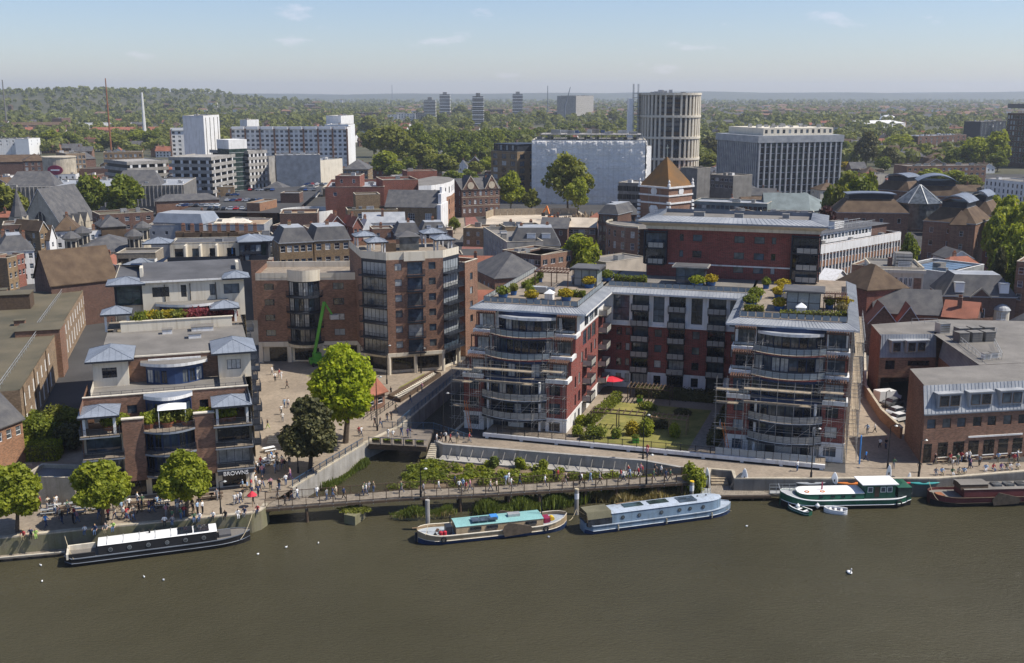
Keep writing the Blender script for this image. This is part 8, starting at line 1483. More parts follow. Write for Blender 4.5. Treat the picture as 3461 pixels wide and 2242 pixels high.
# lamp posts
def lamp(label, k, x, y, h, z=G, arm=True, mat='black'):
    t_ = thing('lamp_post', label, 'lamp post', pt(k, x, y, z), R.uniform(-.4, .4)); MB().tube((0, 0, 0), (0, 0, h), .1, .06, 8).build('post', mat, t_); MB().lathe([(.16, 0), (.16, .9), (.1, 1.0)], (0, 0, 0), 8).build('base', mat, t_)
    if arm: MB().tube((0, 0, h), (.7, 0, h+.3), .045, .04, 6).build('arm', mat, t_); MB().lathe([(.05, .25), (.28, .1), (.25, .05), (.1, -.05)], (.75, 0, h), 10).build('lantern', 'galv', t_)
    else: MB().lathe([(.1, 0), (.22, .25), (.25, .4), (.05, .6)], (0, 0, h), 8).build('lantern', 'curtain', t_)
for k, x, y, h, l_ in (('S', 925, 1150, 7, 'grey lamp post beside the creek bridge'), ('Q', 935, 365, 7, 'tall black lamp post before the lawn'), ('R', 765, 375, 7.4, 'black lamp post before the right red block'), ('R', 1345, 300, 6.5, 'black lamp post in the alley mouth'), ('R', 1580, 370, 5.5, 'short black lamp post at the pub corner'), ('N', 1920, 1000, 4.5, 'lamp post on the left quay near the restaurant sign'), ('J', 1222, 1430, 9, 'tall black lamp post beside the brick kiosk'), ('J', 1305, 1025, 7.5, 'dark sign post by the vent planter'), ('J', 1602, 930, 5, 'lamp post under the brick tower'), ('M', 365, 985, 4.5, 'lamp post beside the alley wall'), ('O', 550, 660, 6, 'lamp post under the evergreen oak'), ('Q', 975, 640, 4.2, 'green lamp post on the timber footbridge'), ('O', 1645, 870, 4, 'twin lamp post in the middle of the timber footbridge')): lamp(l_, k, x, y, h)
# brick kiosk, vent planter, cherry picker, alley wall
kk = mid('small brick kiosk with orange tiled roof behind the lime tree', ('J', 1130, 1125), ('J', 1285, 1080), 5.6, 6, 'brick_brown', 'tile_red', 'gu', 2.2, nf=2, rows=1, w=1.2, h=1.2, cat='kiosk', name='kiosk', over=.5)
vt = [P2('J', 1310, 1150), P2('J', 1425, 1185), P2('J', 1775, 955), P2('J', 1700, 935)]; vo_ = thing('vent_planter', 'long sunken vent with white sloping side and dark rails on the plaza', 'planter', (0, 0, 0)); MB().ribbon(vt+[vt[0]], G, G+.7, .5).build('kerb', 'timber_dark', vo_); MB().face([(*vt[0], G+.2), (*vt[1], G+.05), (*vt[2], G+.05), (*vt[3], G+.6)]).build('floor', 'cream', vo_)
for i in range(24): p, q = Vector(vt[0]).lerp(Vector(vt[3]), (i+.5)/24), Vector(vt[1]).lerp(Vector(vt[2]), (i+.5)/24); MB().bar((*p.lerp(q, .45), G+.75), (*q, G+.75), .09).build('bar', 'black', vo_)
sheet('grass_verge', [P2('J', 1395, 1080), P2('J', 1420, 1060), P2('J', 1640, 940), P2('J', 1600, 985)], G+.3, 'grass')
cp_ = thing('cherry_picker', 'bright green boom lift raised in front of the brick range', 'boom lift', pt('J', 705, 860), .4); MB().box(-1.6, -1, .5, 1.6, 1, 1.5).build('chassis', 'lime', cp_)
for x in (-1.1, 1.1):
    for y in (-1, 1): MB().tube((x, y-.15, .4), (x, y+.15, .4), .4, .4, 12).build('wheel', 'rubber', cp_)
MB().box(-.9, -.7, 1.5, .7, .7, 2.6).build('turret', 'lime', cp_); MB().bar((-.6, 0, 2.4), (1.6, -1, 13.2), .5, .6).build('boom', 'lime', cp_); MB().bar((1.6, -1, 13.2), (3.0, -1.2, 10.6), .3, .35).build('jib', 'lime', cp_); MB().box(2.6, -1.9, 9.6, 4.2, -.7, 10.5).build('basket', 'galv', cp_)
aw = [pt('L', 1365, 640, 4.6), pt('L', 1370, 880, 4.6), pt('L', 1490, 1060, 4.6), pt('L', 1640, 1195, 4.6)]; wa = MB().ribbon([(p.x, p.y) for p in aw], G, 4.4, .35).build('alley_wall', 'brick_orange'); tag(wa, 'orange brick boundary wall of the alley beside the pub', 'wall'); MB().ribbon([(p.x, p.y) for p in aw], 4.401, 4.52, .42).build('coping', 'stone', wa)
mid('low garden restaurant pavilion with flat roof at left edge', ('N', 200, 700), ('N', 640, 715), 6.0, 5, 'stone', 'felt', nf=3, rows=1, w=3.4, h=2.6, top=.9, style='shop', fm='charcoal', panes=['glass_shop'], cat='pavilion', ns=0); mid('brick end house with grey slate roof at the left edge', ('N', -140, 290), ('N', 190, 165), 9.5, 10, 'brick_orange', 'slate', 'gu', 4.5, nf=4, rows=1, w=1.0, h=1.4, cat='house')
sheet('garden_terrace', [P2('N', 190, 560), P2('N', 280, 580), P2('N', 260, 400), P2('N', 430, 310), P2('N', 300, 300), P2('N', 200, 430)], G+.03, 'sand')
# ================================================================ people
SK = ['skin_light', 'skin_tan', 'skin_dark']; M('skin_light', (.55, .34, .25), var=.05, fine=0); M('skin_tan', (.38, .22, .14), var=.05, fine=0); M('skin_dark', (.14, .07, .045), var=.05, fine=0)
HA = ['hair_black', 'hair_brown', 'hair_blond', 'hair_grey']; M('hair_black', (.015, .012, .01), fine=0); M('hair_brown', (.08, .045, .025), fine=0); M('hair_blond', (.4, .28, .13), fine=0); M('hair_grey', (.4, .39, .38), fine=0)
CLO = {'white': (.75, .74, .72), 'black': (.02, .02, .023), 'navy': (.03, .045, .1), 'red': (.38, .05, .055), 'pink': (.5, .24, .29), 'pale blue': (.3, .42, .58), 'grey': (.25, .25, .26), 'green': (.09, .16, .09), 'cream': (.6, .52, .4), 'purple': (.17, .09, .26), 'denim blue': (.08, .13, .24), 'khaki': (.28, .23, .14), 'lime green': (.33, .48, .12), 'bright blue': (.05, .25, .65)}
for k_, c_ in CLO.items(): M('cloth_' + k_, c_, var=.1, fine=0)
def pose(J, name):
    # J: joint -> (x, y, z, radius); one continuous skinned surface
    E_ = [('pel', 'che', 2), ('che', 'neck', 2), ('neck', 'head', 0), ('head', 'top', 1), ('head', 'nose', 0)]
    for s in 'lr': E_ += [('che', 'sh'+s, 2), ('sh'+s, 'el'+s, 2), ('el'+s, 'wr'+s, 0), ('wr'+s, 'ha'+s, 0), ('ha'+s, 'fi'+s, 0), ('ha'+s, 'th'+s, 0), ('pel', 'hi'+s, 3), ('hi'+s, 'kn'+s, 3), ('kn'+s, 'an'+s, 3), ('an'+s, 'to'+s, 4)]
    nm = list(J); me = bpy.data.meshes.new(name); me.from_pydata([J[k][:3] for k in nm], [(nm.index(a), nm.index(b)) for a, b, _ in E_], []); o = bpy.data.objects.new(name, me); col.objects.link(o)
    sk_ = o.modifiers.new('skin', 'SKIN'); sk_.use_smooth_shade = True; o.modifiers.new('sub', 'SUBSURF').levels = 1
    for i, k in enumerate(nm): me.skin_vertices[0].data[i].radius = (J[k][3], J[k][3]*(.72 if k in ('pel', 'che') else 1)); me.skin_vertices[0].data[i].use_root = k == 'pel'
    dg = bpy.context.evaluated_depsgraph_get(); dg.update(); r = bpy.data.meshes.new_from_object(o.evaluated_get(dg)); bpy.data.objects.remove(o)
    segs = [(Vector(J[a][:3]), Vector(J[b][:3]), m_) for a, b, m_ in E_]; idx = []
    for p in r.polygons:
        c = p.center; best = min(segs, key=lambda s: ((c-s[0]) - (s[1]-s[0])*max(0, min(1, (c-s[0]).dot(s[1]-s[0])/max((s[1]-s[0]).length_squared, 1e-6)))).length); mi = best[2]
        if mi == 0 and c.z > J['head'][2]-.02 and c.y > J['head'][1]-.01 and abs(c.x-J['head'][0]) < .14: mi = 1
        idx.append(mi)
    r.materials.clear()
    for k in ('skin_light', 'hair_brown', 'cloth_white', 'cloth_navy', 'black'): r.materials.append(MATS[k])
    r.polygons.foreach_set('material_index', idx); return r
def body(hip=.92, legs=None, arms=None, lean=0):
    J = {'pel': (0, 0, hip, .15), 'che': (0, -lean*.3, hip+.36, .17), 'neck': (0, -lean*.45, hip+.56, .065), 'head': (0, -lean*.55-.01, hip+.68, .1), 'top': (0, -lean*.55+.01, hip+.79, .085), 'nose': (0, -lean*.55-.11, hip+.67, .03)}
    for s, sg in (('l', -1), ('r', 1)):
        a = (arms or {}).get(s, (.06, 0)); y0 = -lean*.36
        J['sh'+s] = (sg*.19, y0, hip+.48, .07); J['el'+s] = (sg*(.24+a[0]), y0-a[1]*.5, hip+.2, .05); J['wr'+s] = (sg*(.23+a[0]), y0-a[1]-.06, hip-.02+a[1]*.5, .036); J['ha'+s] = (sg*(.23+a[0]), y0-a[1]-.09, hip-.09+a[1]*.55, .036); J['fi'+s] = (sg*(.22+a[0]), y0-a[1]-.12, hip-.17+a[1]*.6, .022); J['th'+s] = (sg*(.18+a[0]), y0-a[1]-.14, hip-.1+a[1]*.55, .015)
        k, f = (legs or {}).get(s, ((0, .48), (0, .06)))
        J['hi'+s] = (sg*.095, 0, hip-.07, .105); J['kn'+s] = (sg*.1, -k[0], k[1], .07); J['an'+s] = (sg*.1, -f[0], f[1]+.03, .05); J['to'+s] = (sg*.11, -f[0]-.16, f[1]-.015, .04)
    return J
POSES = {'standing': pose(body(), 'person'), 'walking': pose(body(.91, {'l': ((.16, .5), (.28, .07)), 'r': ((-.04, .5), (-.3, .14))}, {'l': (.03, -.2), 'r': (.03, .25)}, .1), 'person'), 'striding': pose(body(.91, {'r': ((.18, .5), (.3, .07)), 'l': ((-.06, .5), (-.32, .14))}, {'r': (.03, -.2), 'l': (.03, .25)}, .1), 'person'), 'sitting': pose(body(.12, {'l': ((.42, .1), (.46, -.36)), 'r': ((.44, .1), (.42, -.36))}, {'l': (.05, .25), 'r': (.05, .28)}, .2), 'person'), 'gesturing': pose(body(.92, None, {'l': (.1, .35), 'r': (.05, .1)}, 0), 'person')}
def person(k, x, y, place, i, ps=None, top=None, bot=None, z=G, face=None, pos=None):
    p = pos or pt(k, x, y, z); ps = ps or R.choice(['standing', 'walking', 'striding', 'gesturing', 'walking']); top = top or R.choice(['white', 'black', 'navy', 'red', 'pale blue', 'grey', 'green', 'cream', 'white', 'black', 'pink']); bot = bot or R.choice(['denim blue', 'black', 'navy', 'grey', 'khaki', 'denim blue'])
    o = put('person', POSES[ps], None, p, face if face is not None else R.uniform(0, 6.28), R.uniform(.95, 1.06)*(1.04)); sk_, ha = R.choice(SK[:2]+SK), R.choice(HA)
    for j, m_ in enumerate((sk_, ha, 'cloth_'+top, 'cloth_'+bot, 'black')): o.material_slots[j].link = 'OBJECT'; o.material_slots[j].material = MATS[m_]
    return tag(o, f'person in {top} and {bot}, {ORD[i]} from left {place}', 'person', place)
def crowd(k, pts_, place, z=G, ps=None, face=None, kw={}):
    for i, q in enumerate(sorted(pts_)): person(k, q[0], q[1], place, i, ps, z=z, face=(face + R.uniform(-.4, .4)) if face is not None else None, **(dict(top=q[2], bot=q[3]) if len(q) > 3 else {}))
crowd('O', [(370, 885), (435, 950, 'black', 'black'), (495, 905), (720, 880), (805, 905, 'grey', 'denim blue'), (890, 872), (960, 893, 'navy', 'black'), (1130, 862), (1155, 862, 'white', 'denim blue'), (1185, 832, 'grey', 'grey'), (1222, 832, 'khaki', 'denim blue')], 'on the long footbridge\'s left half', 2.5)
crowd('P', [(640, 665, 'navy', 'black'), (690, 720, 'white', 'black'), (735, 705), (770, 742, 'red', 'khaki'), (1125, 722, 'cream', 'black'), (1235, 660, 'pale blue', 'grey'), (1268, 628, 'white', 'white'), (1790, 605, 'black', 'black'), (1838, 598, 'red', 'black'), (2085, 655, 'black', 'black'), (2112, 645)], 'on the long footbridge\'s middle', 2.5)
crowd('Q', [(325, 622, 'pale blue', 'pale blue'), (680, 592), (768, 548, 'red', 'denim blue'), (782, 580, 'pale blue', 'denim blue'), (932, 545, 'red', 'khaki'), (905, 525), (1068, 540, 'black', 'black'), (1142, 548, 'white', 'black'), (1197, 603, 'navy', 'navy')], 'at the long footbridge\'s right end', 2.55)
crowd('S', [(345, 1172, 'white', 'white'), (395, 1190, 'white', 'cream'), (550, 1168, 'purple', 'denim blue'), (576, 1170), (486, 1160), (850, 1227, 'white', 'grey'), (897, 1222, 'black', 'black'), (945, 1215, 'white', 'black'), (992, 1232, 'red', 'black'), (1066, 1222, 'grey', 'khaki'), (1190, 1222, 'red', 'grey')], 'on the creek bridge')
crowd('S', [(210, 1060, 'black', 'black'), (262, 1057, 'black', 'denim blue'), (335, 1000, 'black', 'navy'), (378, 988, 'black', 'black'), (425, 905, 'khaki', 'khaki'), (577, 812, 'black', 'denim blue'), (697, 692, 'pink', 'grey'), (376, 732, 'black', 'black'), (65, 1155, 'white', 'navy'), (42, 1152)], 'on the path beside the creek')
crowd('J', [(310, 945, 'white', 'grey'), (335, 1000, 'white', 'black'), (370, 970, 'red', 'grey'), (388, 985, 'white', 'white'), (440, 1065, 'black', 'black'), (415, 1225, 'pale blue', 'denim blue'), (447, 1230, 'white', 'navy'), (388, 1290, 'white', 'black'), (400, 1355, 'white', 'grey'), (272, 1415, 'black', 'lime green')], 'on the brick plaza')
crowd('R', [(660, 322, 'white', 'denim blue'), (1190, 40, 'pale blue', 'grey'), (1250, 30), (1285, 148, 'white', 'black'), (1330, 152, 'black', 'navy'), (1178, 246, 'bright blue', 'navy'), (1390, 302, 'green', 'grey'), (1585, 330, 'black', 'black'), (1838, 305, 'white', 'cream'), (1965, 300, 'navy', 'navy'), (1975, 300, 'pink', 'navy'), (2040, 285, 'grey', 'black')], 'on the promenade by the pub')
crowd('T', [(1106, 1342, 'pink', 'navy'), (1112, 1300, 'red', 'black')], 'before the lawn')
crowd('R', [(1712, 335), (1755, 333), (1835, 335, 'green', 'white'), (1885, 332), (1925, 330), (2090, 305, 'pale blue', 'white'), (2143, 303, 'red', 'denim blue'), (2203, 300, 'purple', 'grey'), (2247, 297, 'khaki', 'grey'), (2272, 296, 'white', 'grey'), (2330, 292)], 'sitting on the pub river wall', G+.25, 'sitting', 0)
crowd('N', [(740, 1145), (830, 1140, 'navy', 'denim blue'), (920, 1130), (985, 1115, 'lime green', 'denim blue'), (1430, 1065, 'white', 'black'), (1500, 1060), (1685, 1035, 'green', 'denim blue'), (1735, 1030, 'white', 'denim blue'), (1853, 1020, 'white', 'black'), (1958, 1015, 'black', 'black'), (2065, 1005, 'white', 'white'), (2125, 990), (2238, 965, 'red', 'navy'), (205, 1190), (268, 1175, 'navy', 'black'), (310, 1180, 'lime green', 'lime green')], 'sitting on the left quay', G+.2, 'sitting', .3)
crowd('N', [(1072, 1040), (1102, 1036, 'red', 'pink'), (1762, 992, 'white', 'black'), (400, 1115, 'bright blue', 'navy'), (640, 1085, 'black', 'black'), (672, 1075), (862, 1045), (945, 1000, 'white', 'denim blue'), (1210, 990, 'black', 'black'), (1300, 975), (1325, 985), (1400, 930), (1462, 995), (1545, 1000), (1590, 1005), (520, 1035), (600, 1005), (480, 1005), (1620, 990), (540, 1080)], 'under the quay trees')
crowd('N', [(2040, 918, 'white', 'grey'), (2066, 912, 'white', 'denim blue'), (2110, 872), (2190, 852, 'navy', 'navy'), (2246, 850, 'navy', 'black'), (2152, 805), (2090, 902, 'white', 'denim blue'), (1885, 872), (2200, 905, 'red', 'black'), (2110, 800), (2255, 790), (2280, 760), (2225, 760, 'white', 'grey'), (2215, 720)], 'under the restaurant sign')
crowd('O', [(195, 660, 'white', 'black'), (215, 610), (300, 580, 'white', 'grey'), (315, 560, 'bright blue', 'grey'), (440, 770, 'white', 'denim blue'), (482, 720, 'pink', 'purple'), (410, 620), (470, 600), (350, 640), (230, 690), (160, 740, 'white', 'white'), (430, 440, 'pink', 'grey')], 'beside the evergreen oak')
crowd('N', [(R.uniform(380, 1750), R.uniform(930, 1060)) for _ in range(26)], 'on the left quay terrace')
crowd('R', [(R.uniform(1690, 2370), R.uniform(205, 275)) for _ in range(22)], 'around the pub picnic tables')
crowd('O', [(R.uniform(100, 480), R.uniform(540, 830)) for _ in range(18)], 'on the restaurant corner paving')
crowd('N', [(R.uniform(330, 1900), R.uniform(880, 1000)) for _ in range(29)], 'at the restaurant terrace front')
for i in range(18): t0 = .04+.05*i+R.uniform(0, .03); n_ = t0*5; j_ = min(int(n_), 4); w_ = R.uniform(.25, .8); person('', 0, 0, 'strolling on the long footbridge', i, R.choice(['walking', 'striding']), face=R.choice((1.5, -1.6)), pos=(*Vector(FB[j_]).lerp(Vector(FB[j_+1]), n_-j_).lerp(Vector(BB[j_]).lerp(Vector(BB[j_+1]), n_-j_), w_), 2.5))
# ================================================================ tables, parasols, pots
def table(label, p, rot=0, top='board'):
    t_ = thing('picnic_table', label, 'table', p, rot); MB().box(-.9, -.38, .7, .9, .38, .76).build('top', top, t_)
    for y in (-.75, .62): MB().box(-.9, y, .42, .9, y+.26, .47).build('bench', top, t_)
    for x in (-.65, .65): MB().bar((x, -.65, 0), (x, .2, .7), .08).bar((x, .65, 0), (x, -.2, .7), .08).build('trestle', 'timber_dark', t_)
for i, (x, y) in enumerate(((1735, 250), (1840, 245), (1950, 240), (2080, 225), (2190, 215), (2300, 200), (2375, 190))): table(f'{ORD[i]} from left of the picnic tables outside the pub', pt('R', x, y), .15)
for i, (x, y) in enumerate(((420, 1000), (560, 985), (700, 990), (860, 960), (1180, 940), (1300, 930), (1420, 930), (1800, 870), (1880, 860), (470, 960), (620, 945))): table(f'{ORD[i]} in order of the restaurant tables along the left quay', pt('N', x, y), .3, R.choice(['timber_dark', 'galv', 'cream']))
for i, (x, y) in enumerate(((290, 470), (240, 590), (190, 640), (300, 560))): table(f'{ORD[i]} of the tables at the restaurant corner', pt('O', x, y), .6, 'white_paint')
def parasol(label, p, r, h, mat, n=8, closed=False):
    t_ = thing('parasol', label, 'parasol', p); MB().tube((0, 0, 0), (0, 0, h), .04, .04, 6).build('pole', 'timber', t_)
    MB().lathe([(.05, h+.1), (.12, h-.3), (.2, h-1.6)] if closed else [(r, h-.55), (r*.5, h-.2), (.04, h+.05)], (0, 0, 0), n).build('canopy', mat, t_)
parasol('bright red garden parasol at the back of the garden', ub.world(19.6, 23.6, 3.3), 2.3, 3.0, 'red_bright'); parasol('folded pale parasol beside the right red block', ub.world(41.2, 3, 3.3), 1, 2.8, 'pale_blue', closed=True); parasol('red-orange parasol on the quay by the restaurant', pt('N', 2195, 935), .7, 2.2, 'red_bright'); parasol('folded blue parasol on the rear cream terrace', pt('E', 2080, 720, 17.5), 1, 2.6, 'blue_bright', closed=True)
gz = thing('gazebo', 'white square gazebo canopy on the brick terrace', 'gazebo', lb.world(-11.6, 1.2, 12.12), rad(17)); MB().hip(0, 0, 3.8, 3, 2.5, .55).build('canopy', 'white_paint', gz)
for x in (.15, 3.65):
    for y in (.15, 2.85): MB().bar((x, y, 0), (x, y, 2.5), .09).build('pole', 'white_paint', gz)
def pot(label, p, r, leaf, h=1.1, mat='blue_pot', n=420):
    t_ = thing('planter', label, 'planter', p); MB().lathe([(r*.8, 0), (r, .7), (r*.92, .7), (r*.85, .6)], (0, 0, 0), 14).build('pot', mat, t_); put('plant', shared(('potp', leaf), lambda: crown('plant', [(0, 0, .5, 1.1, 1.1, .55)], n, .13, leaf, .3)), t_, (0, 0, .6), R.uniform(0, 6), (r*1.25, r*1.25, h*1.3))
YL = 'leaf_gold'
for k, x, y, r, lf, l_ in (('G', 1035, 985, .95, YL, 'blue tub with yellow shrub nearest the vents on the left red roof'), ('G', 830, 1100, .95, YL, 'blue tub with yellow shrub at the front rail of the left red roof'), ('G', 520, 1110, .95, YL, 'low yellow shrub tub at the front of the left red roof'), ('G', 1190, 925, .9, 'leaf_mid', 'blue tub with dark shrub at the rear of the left red roof'), ('G', 505, 1060, .6, 'leaf_mid', 'small blue tub beside the silver duct'), ('G', 360, 1050, .6, 'leaf_olive', 'small blue tub near the left rail'), ('G', 595, 935, .5, 'leaf_mid', 'blue tub under the roof pergola'), ('G', 265, 1075, .9, 'leaf_mid', 'round green shrub tub at the left roof corner'), ('G', 2120, 965, 1.0, YL, 'blue tub with olive yellow shrub before the tall red block'), ('G', 2000, 975, 1.1, 'leaf_plane', 'pale green shrub on the middle roof terrace'), ('H', 360, 945, 1.0, YL, 'rear blue tub with yellow shrub on the right red roof'), ('H', 338, 1010, 1.1, YL, 'front blue tub with yellow shrub on the right red roof'), ('H', 140, 1020, 1.0, 'leaf_mid', 'blue trough with green shrub at the left of the right red roof'), ('H', 865, 1100, .95, YL, 'blue tub with yellow shrub under the right pergola'), ('H', 748, 1100, .7, 'leaf_mid', 'blue tub with small tree before the right pavilion'), ('H', 95, 1080, 1.0, 'leaf_mid', 'round shrub at the left front of the right red roof'), ('H', 330, 1110, .9, YL, 'yellow green shrub trough in the middle of the right red roof'), ('H', 220, 930, .6, 'leaf_mid', 'small teal tub at the back of the right red roof'), ('H', 850, 1150, .7, 'leaf_straw', 'bronze grass tub at the front right roof corner')): pot(l_, pt(k, x, y, 22.17), r, lf)
for a, b, l_, lf in (((1270, 925), (1540, 935), 'clipped trough hedge along the middle roof terrace', 'leaf_mid'), ((770, 1060), (990, 1070), 'low trough hedge on the left red roof', 'leaf_mid'), ((455, 990), (560, 940), 'hedge along the pergola on the left red roof', 'leaf_mid')): hedge(l_, pt('G', *a, 22.17), pt('G', *b, 22.17), .9, 1.0, lf, 1000, 22.17)
for a, b, l_ in (((50, 1115), (190, 1120), 'clipped trough hedge at the left of the right red roof'), ((350, 1160), (880, 1170), 'scrubby planting along the front rail of the right red roof')): hedge(l_, pt('H', *a, 22.17), pt('H', *b, 22.17), .8, .8, 'leaf_olive', 900, 22.17)
for k, x, y, l_ in (('G', 600, 1035, 'silver roof duct unit on the left red roof'), ('G', 1000, 900, 'silver rooftop air unit behind the yellow tub'), ('H', 440, 1020, 'grey air unit on the right red roof')): t_ = thing('air_unit', l_, 'air unit', pt(k, x, y, 22.17), rad(DEGU)); MB().box(-1.8, -.6, .2, 1.2, .6, 1.2).build('housing', 'galv', t_); MB().tube((1.2, 0, .8), (2.6, 0, .8), .35, .35, 10).build('duct', 'steel', t_); MB().box(-1.7, -.5, 0, 1.1, .5, .2).build('feet', 'black', t_)
for k, x, y, l_ in (('G', 680, 1090, 'white cupola vent on the left red roof'), ('G', 915, 935, 'smaller white cupola vent at the rear of the left red roof'), ('H', 512, 1140, 'white cupola vent on the right red roof')): t_ = thing('roof_vent', l_, 'vent', pt(k, x, y, 22.17), rad(DEGU)); MB().box(-.7, -.7, 0, .7, .7, 1.1).build('body', 'white', t_); MB().hip(-.85, -.85, .85, .85, 1.1, .7).build('cap', 'white_paint', t_)
for i, (u, v, z, lf, w) in enumerate([(-18+i*.9, 2.6, 12.1, R.choice(['leaf_plane', 'leaf_mid', 'leaf_olive']), .8) for i in range(3)] + [(-13+i*1.3, 2+(i % 2), 12.1, R.choice(['leaf_olive', 'leaf_plane']), .9) for i in range(5)] + [(-5.6+i*1.2, 2.2, 12.1, R.choice(['leaf_plane', 'leaf_gold']), .8) for i in range(4)]): pot(f'{ORD[i]} from left of the potted plants on the brick terrace balconies', lb.world(u, v, z), w, lf, 1.2, 'terracotta')
for i in range(16): pot(f'{ORD[i]} from left of the bushy plants on the cream garden terrace', lb.world(-14.5+i*.95, 35+R.uniform(0, 1.2), 19.4), R.uniform(.7, 1.2), ('leaf_mid', 'leaf_plane', 'leaf_gold', 'leaf_olive', 'leaf_flower', 'leaf_flower')[min(5, i//2) if i > 3 else i % 4], 1.4, 'terracotta')
pergola(ub.world(20.4, 2.2, 3.3), rad(DEGU), 8.5, 2, 2.4, 9, 'front left garden pergola over the lawn', 'timber_dark'); pergola(ub.world(30.4, 2.0, 3.3), rad(DEGU), 5.6, 2.2, 2.4, 8, 'front right garden pergola over the lawn', 'timber'); pergola(ub.world(23.5, 18.0, 3.3), rad(DEGU), 7.5, 3, 2.5, 12, 'rear garden pergola beside the red parasol', 'timber_dark')
for u, v, l_ in ((25.6, 18.4, 'rear lime green square planter'), (25.4, -2.6, 'front lime green square planter'), (28.9, -4.0, 'right lime green square planter at the podium rail')): t_ = thing('planter', l_, 'planter', ub.world(u, v, 3.31)); MB().box(-.5, -.5, 0, .5, .5, .8).box(-.42, -.42, .8, .42, .42, .84, 1).build('box', ['lime', 'soil'], t_); put('plant', shared(('potp', 'leaf_mid'), lambda: crown('plant', [(0, 0, .5, 1.1, 1.1, .55)], 420, .13, 'leaf_mid', .3)), t_, (0, 0, .7), 0, .6)
# ================================================================ scaffolds on the red blocks
def scaffold(label, O, ang, L, D, z0, z1, step=2.3, lift=2.05, boards=(2, 3), toe=0, gap=None):
    t_ = thing('scaffold', label, 'scaffold', O, ang); n = round(L/step); H = z1-z0
    for i in range(n+1):
        for y in (0, D): put('standard', shared(('sst', round(H, 1)), lambda: MB().tube((0, 0, 0), (0, 0, H), .027, .027, 5).mesh('standard', ['scaffold_tube'])), t_, (L*i/n, y, R.uniform(-.3, .5)))
    k = int(H/lift)
    for j in range(1, k+1):
        z = j*lift
        for y in (0, D): MB().tube((-.4, y, z), (L+.5, y, z), .027, .027, 5).build('ledger', 'scaffold_tube', t_)
        for i in range(n+1): put('transom', shared(('str', D), lambda: MB().tube((0, -.3, 0), (0, D+.3, 0), .03, .03, 5).mesh('transom', ['scaffold_tube'])), t_, (L*i/n, 0, z-.05))
        if j in boards:
            for q in range(3):
                for i in range(int(L/3.2)): put('board', shared(('sbd',), lambda: MB().box(0, 0, 0, 3.3, .3, .05).mesh('board', ['board'])), t_, (i*3.2+R.uniform(-.1, .1), .12+q*.36, z+.04+.02*(q % 2)))
            for zz in (.5, 1.0): MB().tube((-.3, -.05, z+zz), (L+.3, -.05, z+zz), .03, .03, 5).build('guard_rail', 'scaffold_tube', t_)
    for i in range(0, n, 2): MB().tube((L*i/n, -.06, R.uniform(0, 1)), (L*min(n, i+2)/n, -.06, min(H, 4.2+R.uniform(0, 2))), .03, .03, 5).build('brace', 'scaffold_tube', t_)
    return t_
for u0, s_ in ((0, 'left'), (42.6, 'right')):
    scaffold(f'galvanised scaffold across the {s_} red block front, upper lifts', ub.world(u0+2.6, -5.2, 3.3), rad(DEGU), 12.2, 1.3, 3.3, 14.6, boards=(4, 5))
    scaffold(f'galvanised scaffold at the left corner of the {s_} red block', ub.world(u0-1.6, -4.0, G), rad(DEGU), 4.6, 1.2, G, 14.4, 1.5, boards=(2, 4, 5)); scaffold(f'galvanised scaffold at the right corner of the {s_} red block', ub.world(u0+13.6, -4.2, 3.3), rad(DEGU), 3.6, 1.2, 3.3, 13.6, 1.8, boards=(5,))
    for v_, z_, q_ in ((-1.8, 12.2, 'lower'), (.9, 15.2, 'upper')):
        for du, e_ in ((.8, 'left'), (11.6, 'right')): scaffold(f'{q_} terrace scaffold tower at the {e_} of the {s_} red block', ub.world(u0+du+1.6, v_, z_), rad(DEGU), 2.2, 1.2, z_, z_+5, 1.1, boards=(1,))
scaffold('long scaffold up the right flank of the right red block', ub.world(61.9, -2, G), rad(DEGU)+math.pi/2, 20, 1.4, G, 21.5, boards=(2, 4, 6, 8, 9)); t_ = tag(MB().tube((0, 0, 0), (0, 0, 4.5), .12, .12, 8).build('blue_chute', 'blue_bright'), 'bright blue tube at the foot of the flank scaffold', 'tube'); t_.location = ub.world(62.4, -2.3, G)
for u, l_ in ((2.0, 'orange ladder leaning on the left red block scaffold'), (43.3, 'orange ladder leaning on the right red block scaffold')): 
    t_ = thing('ladder', l_, 'ladder', ub.world(u, -5.6, 3.0), rad(DEGU)); [MB().bar((x, 0, 0), (x-1.2, .9, 5), .06).build('stile', 'orange', t_) for x in (0, .4)]; [MB().bar((-.24*i*.6, .18*i*.6, i*.6+.3), (.4-.24*i*.6, .18*i*.6, i*.6+.3), .04).build('rung', 'orange', t_) for i in range(7)]
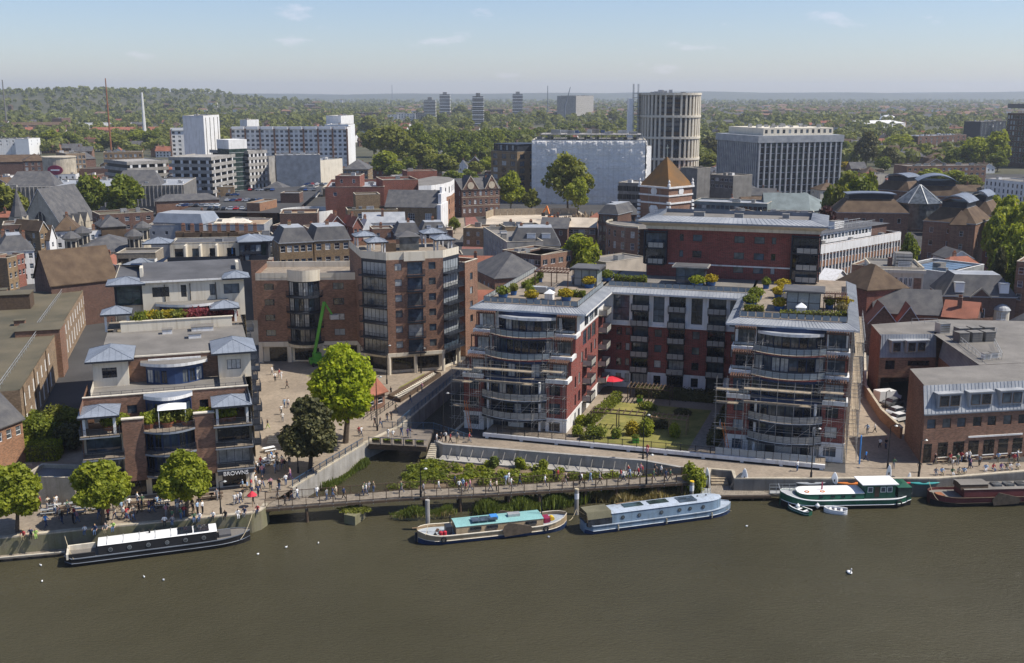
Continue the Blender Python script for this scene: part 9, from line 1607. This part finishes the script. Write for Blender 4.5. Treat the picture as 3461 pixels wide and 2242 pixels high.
# ================================================================ cars
for n_, c_ in (('white', (.75, .75, .74)), ('black', (.015, .015, .017)), ('silver', (.45, .46, .47)), ('red', (.4, .02, .02)), ('blue', (.03, .08, .25)), ('grey', (.12, .125, .13))): M('car_'+n_, c_, rough=.25, var=.05, fine=0, spec=.6)
def car_meshes():
    b = MB(); pr = [(-2.1, .35), (-2.15, .75), (-1.9, .92), (-1.3, .98), (-.7, 1.42), (.9, 1.45), (1.55, 1.0), (2.05, .92), (2.12, .4)]; w = .86
    for (x0, z0), (x1, z1) in zip(pr[:-1], pr[1:]): t0, t1 = (w-.16 if z0 > 1.1 else w), (w-.16 if z1 > 1.1 else w); g = (z0 > 1.3) != (z1 > 1.3); b.face([(x0, -t0, z0), (x0, t0, z0), (x1, t1, z1), (x1, -t1, z1)], 1 if g else 0)
    for sg in (1, -1): b.face([(x, sg*w, z) for x, z in [(-2.1, .35), (-2.15, .75), (-1.9, .92), (-1.3, .98), (1.55, 1.0), (2.05, .92), (2.12, .4)]][::sg], 0); b.face([(-1.3, sg*w, .98), (-.7, sg*(w-.16), 1.42), (.9, sg*(w-.16), 1.45), (1.55, sg*w, 1.0)][::sg], 1)
    b.face([(-2.1, -w, .35), (2.12, -w, .4), (2.12, w, .4), (-2.1, w, .35)], 2); body_ = b.mesh('body', ['car_white', 'glass_dark', 'black'])
    return body_, MB().tube((0, -.1, 0), (0, .1, 0), .33, .33, 10).mesh('wheel', ['rubber'])
CBODY, CWH = car_meshes()
def car(label, p, rot, colr, group=None, s=1.0):
    t_ = thing('parked_car', label, 'car', p, rot, group); t_.scale = (s,)*3; o = put('body', CBODY, t_); o.material_slots[0].link = 'OBJECT'; o.material_slots[0].material = MATS['car_'+colr]
    for x in (-1.35, 1.35):
        for y in (-.8, .8): put('wheel', CWH, t_, (x, y, .33))
CC = ['white', 'black', 'silver', 'red', 'blue', 'grey', 'white', 'black']
for j, (k, xs, y, rn) in enumerate((('E', range(1620, 1950, 46), 262, 'row nearest the brick pavilion'), ('E', range(1880, 2120, 60), 292, 'front row beside the zinc mansard'), ('E', range(2030, 2330, 58), 215, 'middle row of the open car park'), ('E', range(2110, 2340, 56), 290, 'nearest right row of the open car park'), ('F', range(580, 720, 38), 120, 'row at the ramp entrance'), ('F', range(640, 830, 40), 70, 'rear row at the ramp entrance'), ('F', range(120, 330, 40), 120, 'row under the glass stair tower'), ('E', range(2040, 2160, 60), 165, 'row beside the car park stair'))):
    for i, x in enumerate(xs): c_ = R.choice(CC); car(f'{c_} car, {ORD[i]} from the left in the {rn}', pt(k, x, y, 8.01), R.choice((.1, 1.6, 1.7)), c_, 'cars in the open car park')
for x, y, c_, l_ in ((420, 910, 'grey', 'dark grey car behind the white van in the pub yard'), (440, 970, 'silver', 'silver car in the pub yard'), (455, 1010, 'white', 'white car at the front of the pub yard'), (1965, 345, 'black', 'black car on the street by the crossroads')): car(l_, pt('M', x, y) if x < 1000 else pt('F', 2130, 345), .5, c_)
vn_ = thing('delivery_van', 'white delivery van parked in the pub yard', 'van', pt('M', 380, 880), .35); MB().prism([(-2.4, .4), (2.3, .4), (2.4, 1.1), (1.7, 1.3), (1.2, 2.1), (-2.3, 2.2)], 0, 1.9).build('body', 'car_white', vn_).matrix_local = Matrix.Translation((0, .95, 0)) @ Matrix.Rotation(math.pi/2, 4, 'X'); MB().box(1.25, -.8, 1.3, 1.62, .8, 1.95).build('windscreen', 'glass_dark', vn_); [put('wheel', CWH, vn_, (x, y, .36)) for x in (-1.5, 1.5) for y in (-.9, .9)]
# ================================================================ hazy air
hm = bpy.data.materials.new('haze_air'); hm.use_nodes = True; t = hm.node_tree; t.nodes.clear()
vo = t.nodes.new('ShaderNodeVolumePrincipled'); vo.inputs['Color'].default_value = (.83, .9, 1, 1); vo.inputs['Density'].default_value = .000085; vo.inputs['Anisotropy'].default_value = .2
oo = t.nodes.new('ShaderNodeOutputMaterial'); t.links.new(vo.outputs[0], oo.inputs['Volume'])
MATS['haze_air'] = hm
hz = MB().box(-FARW-100, -500, -4, FARW+100, 14200, 190).build('haze', 'haze_air'); tag(hz, kind='stuff')
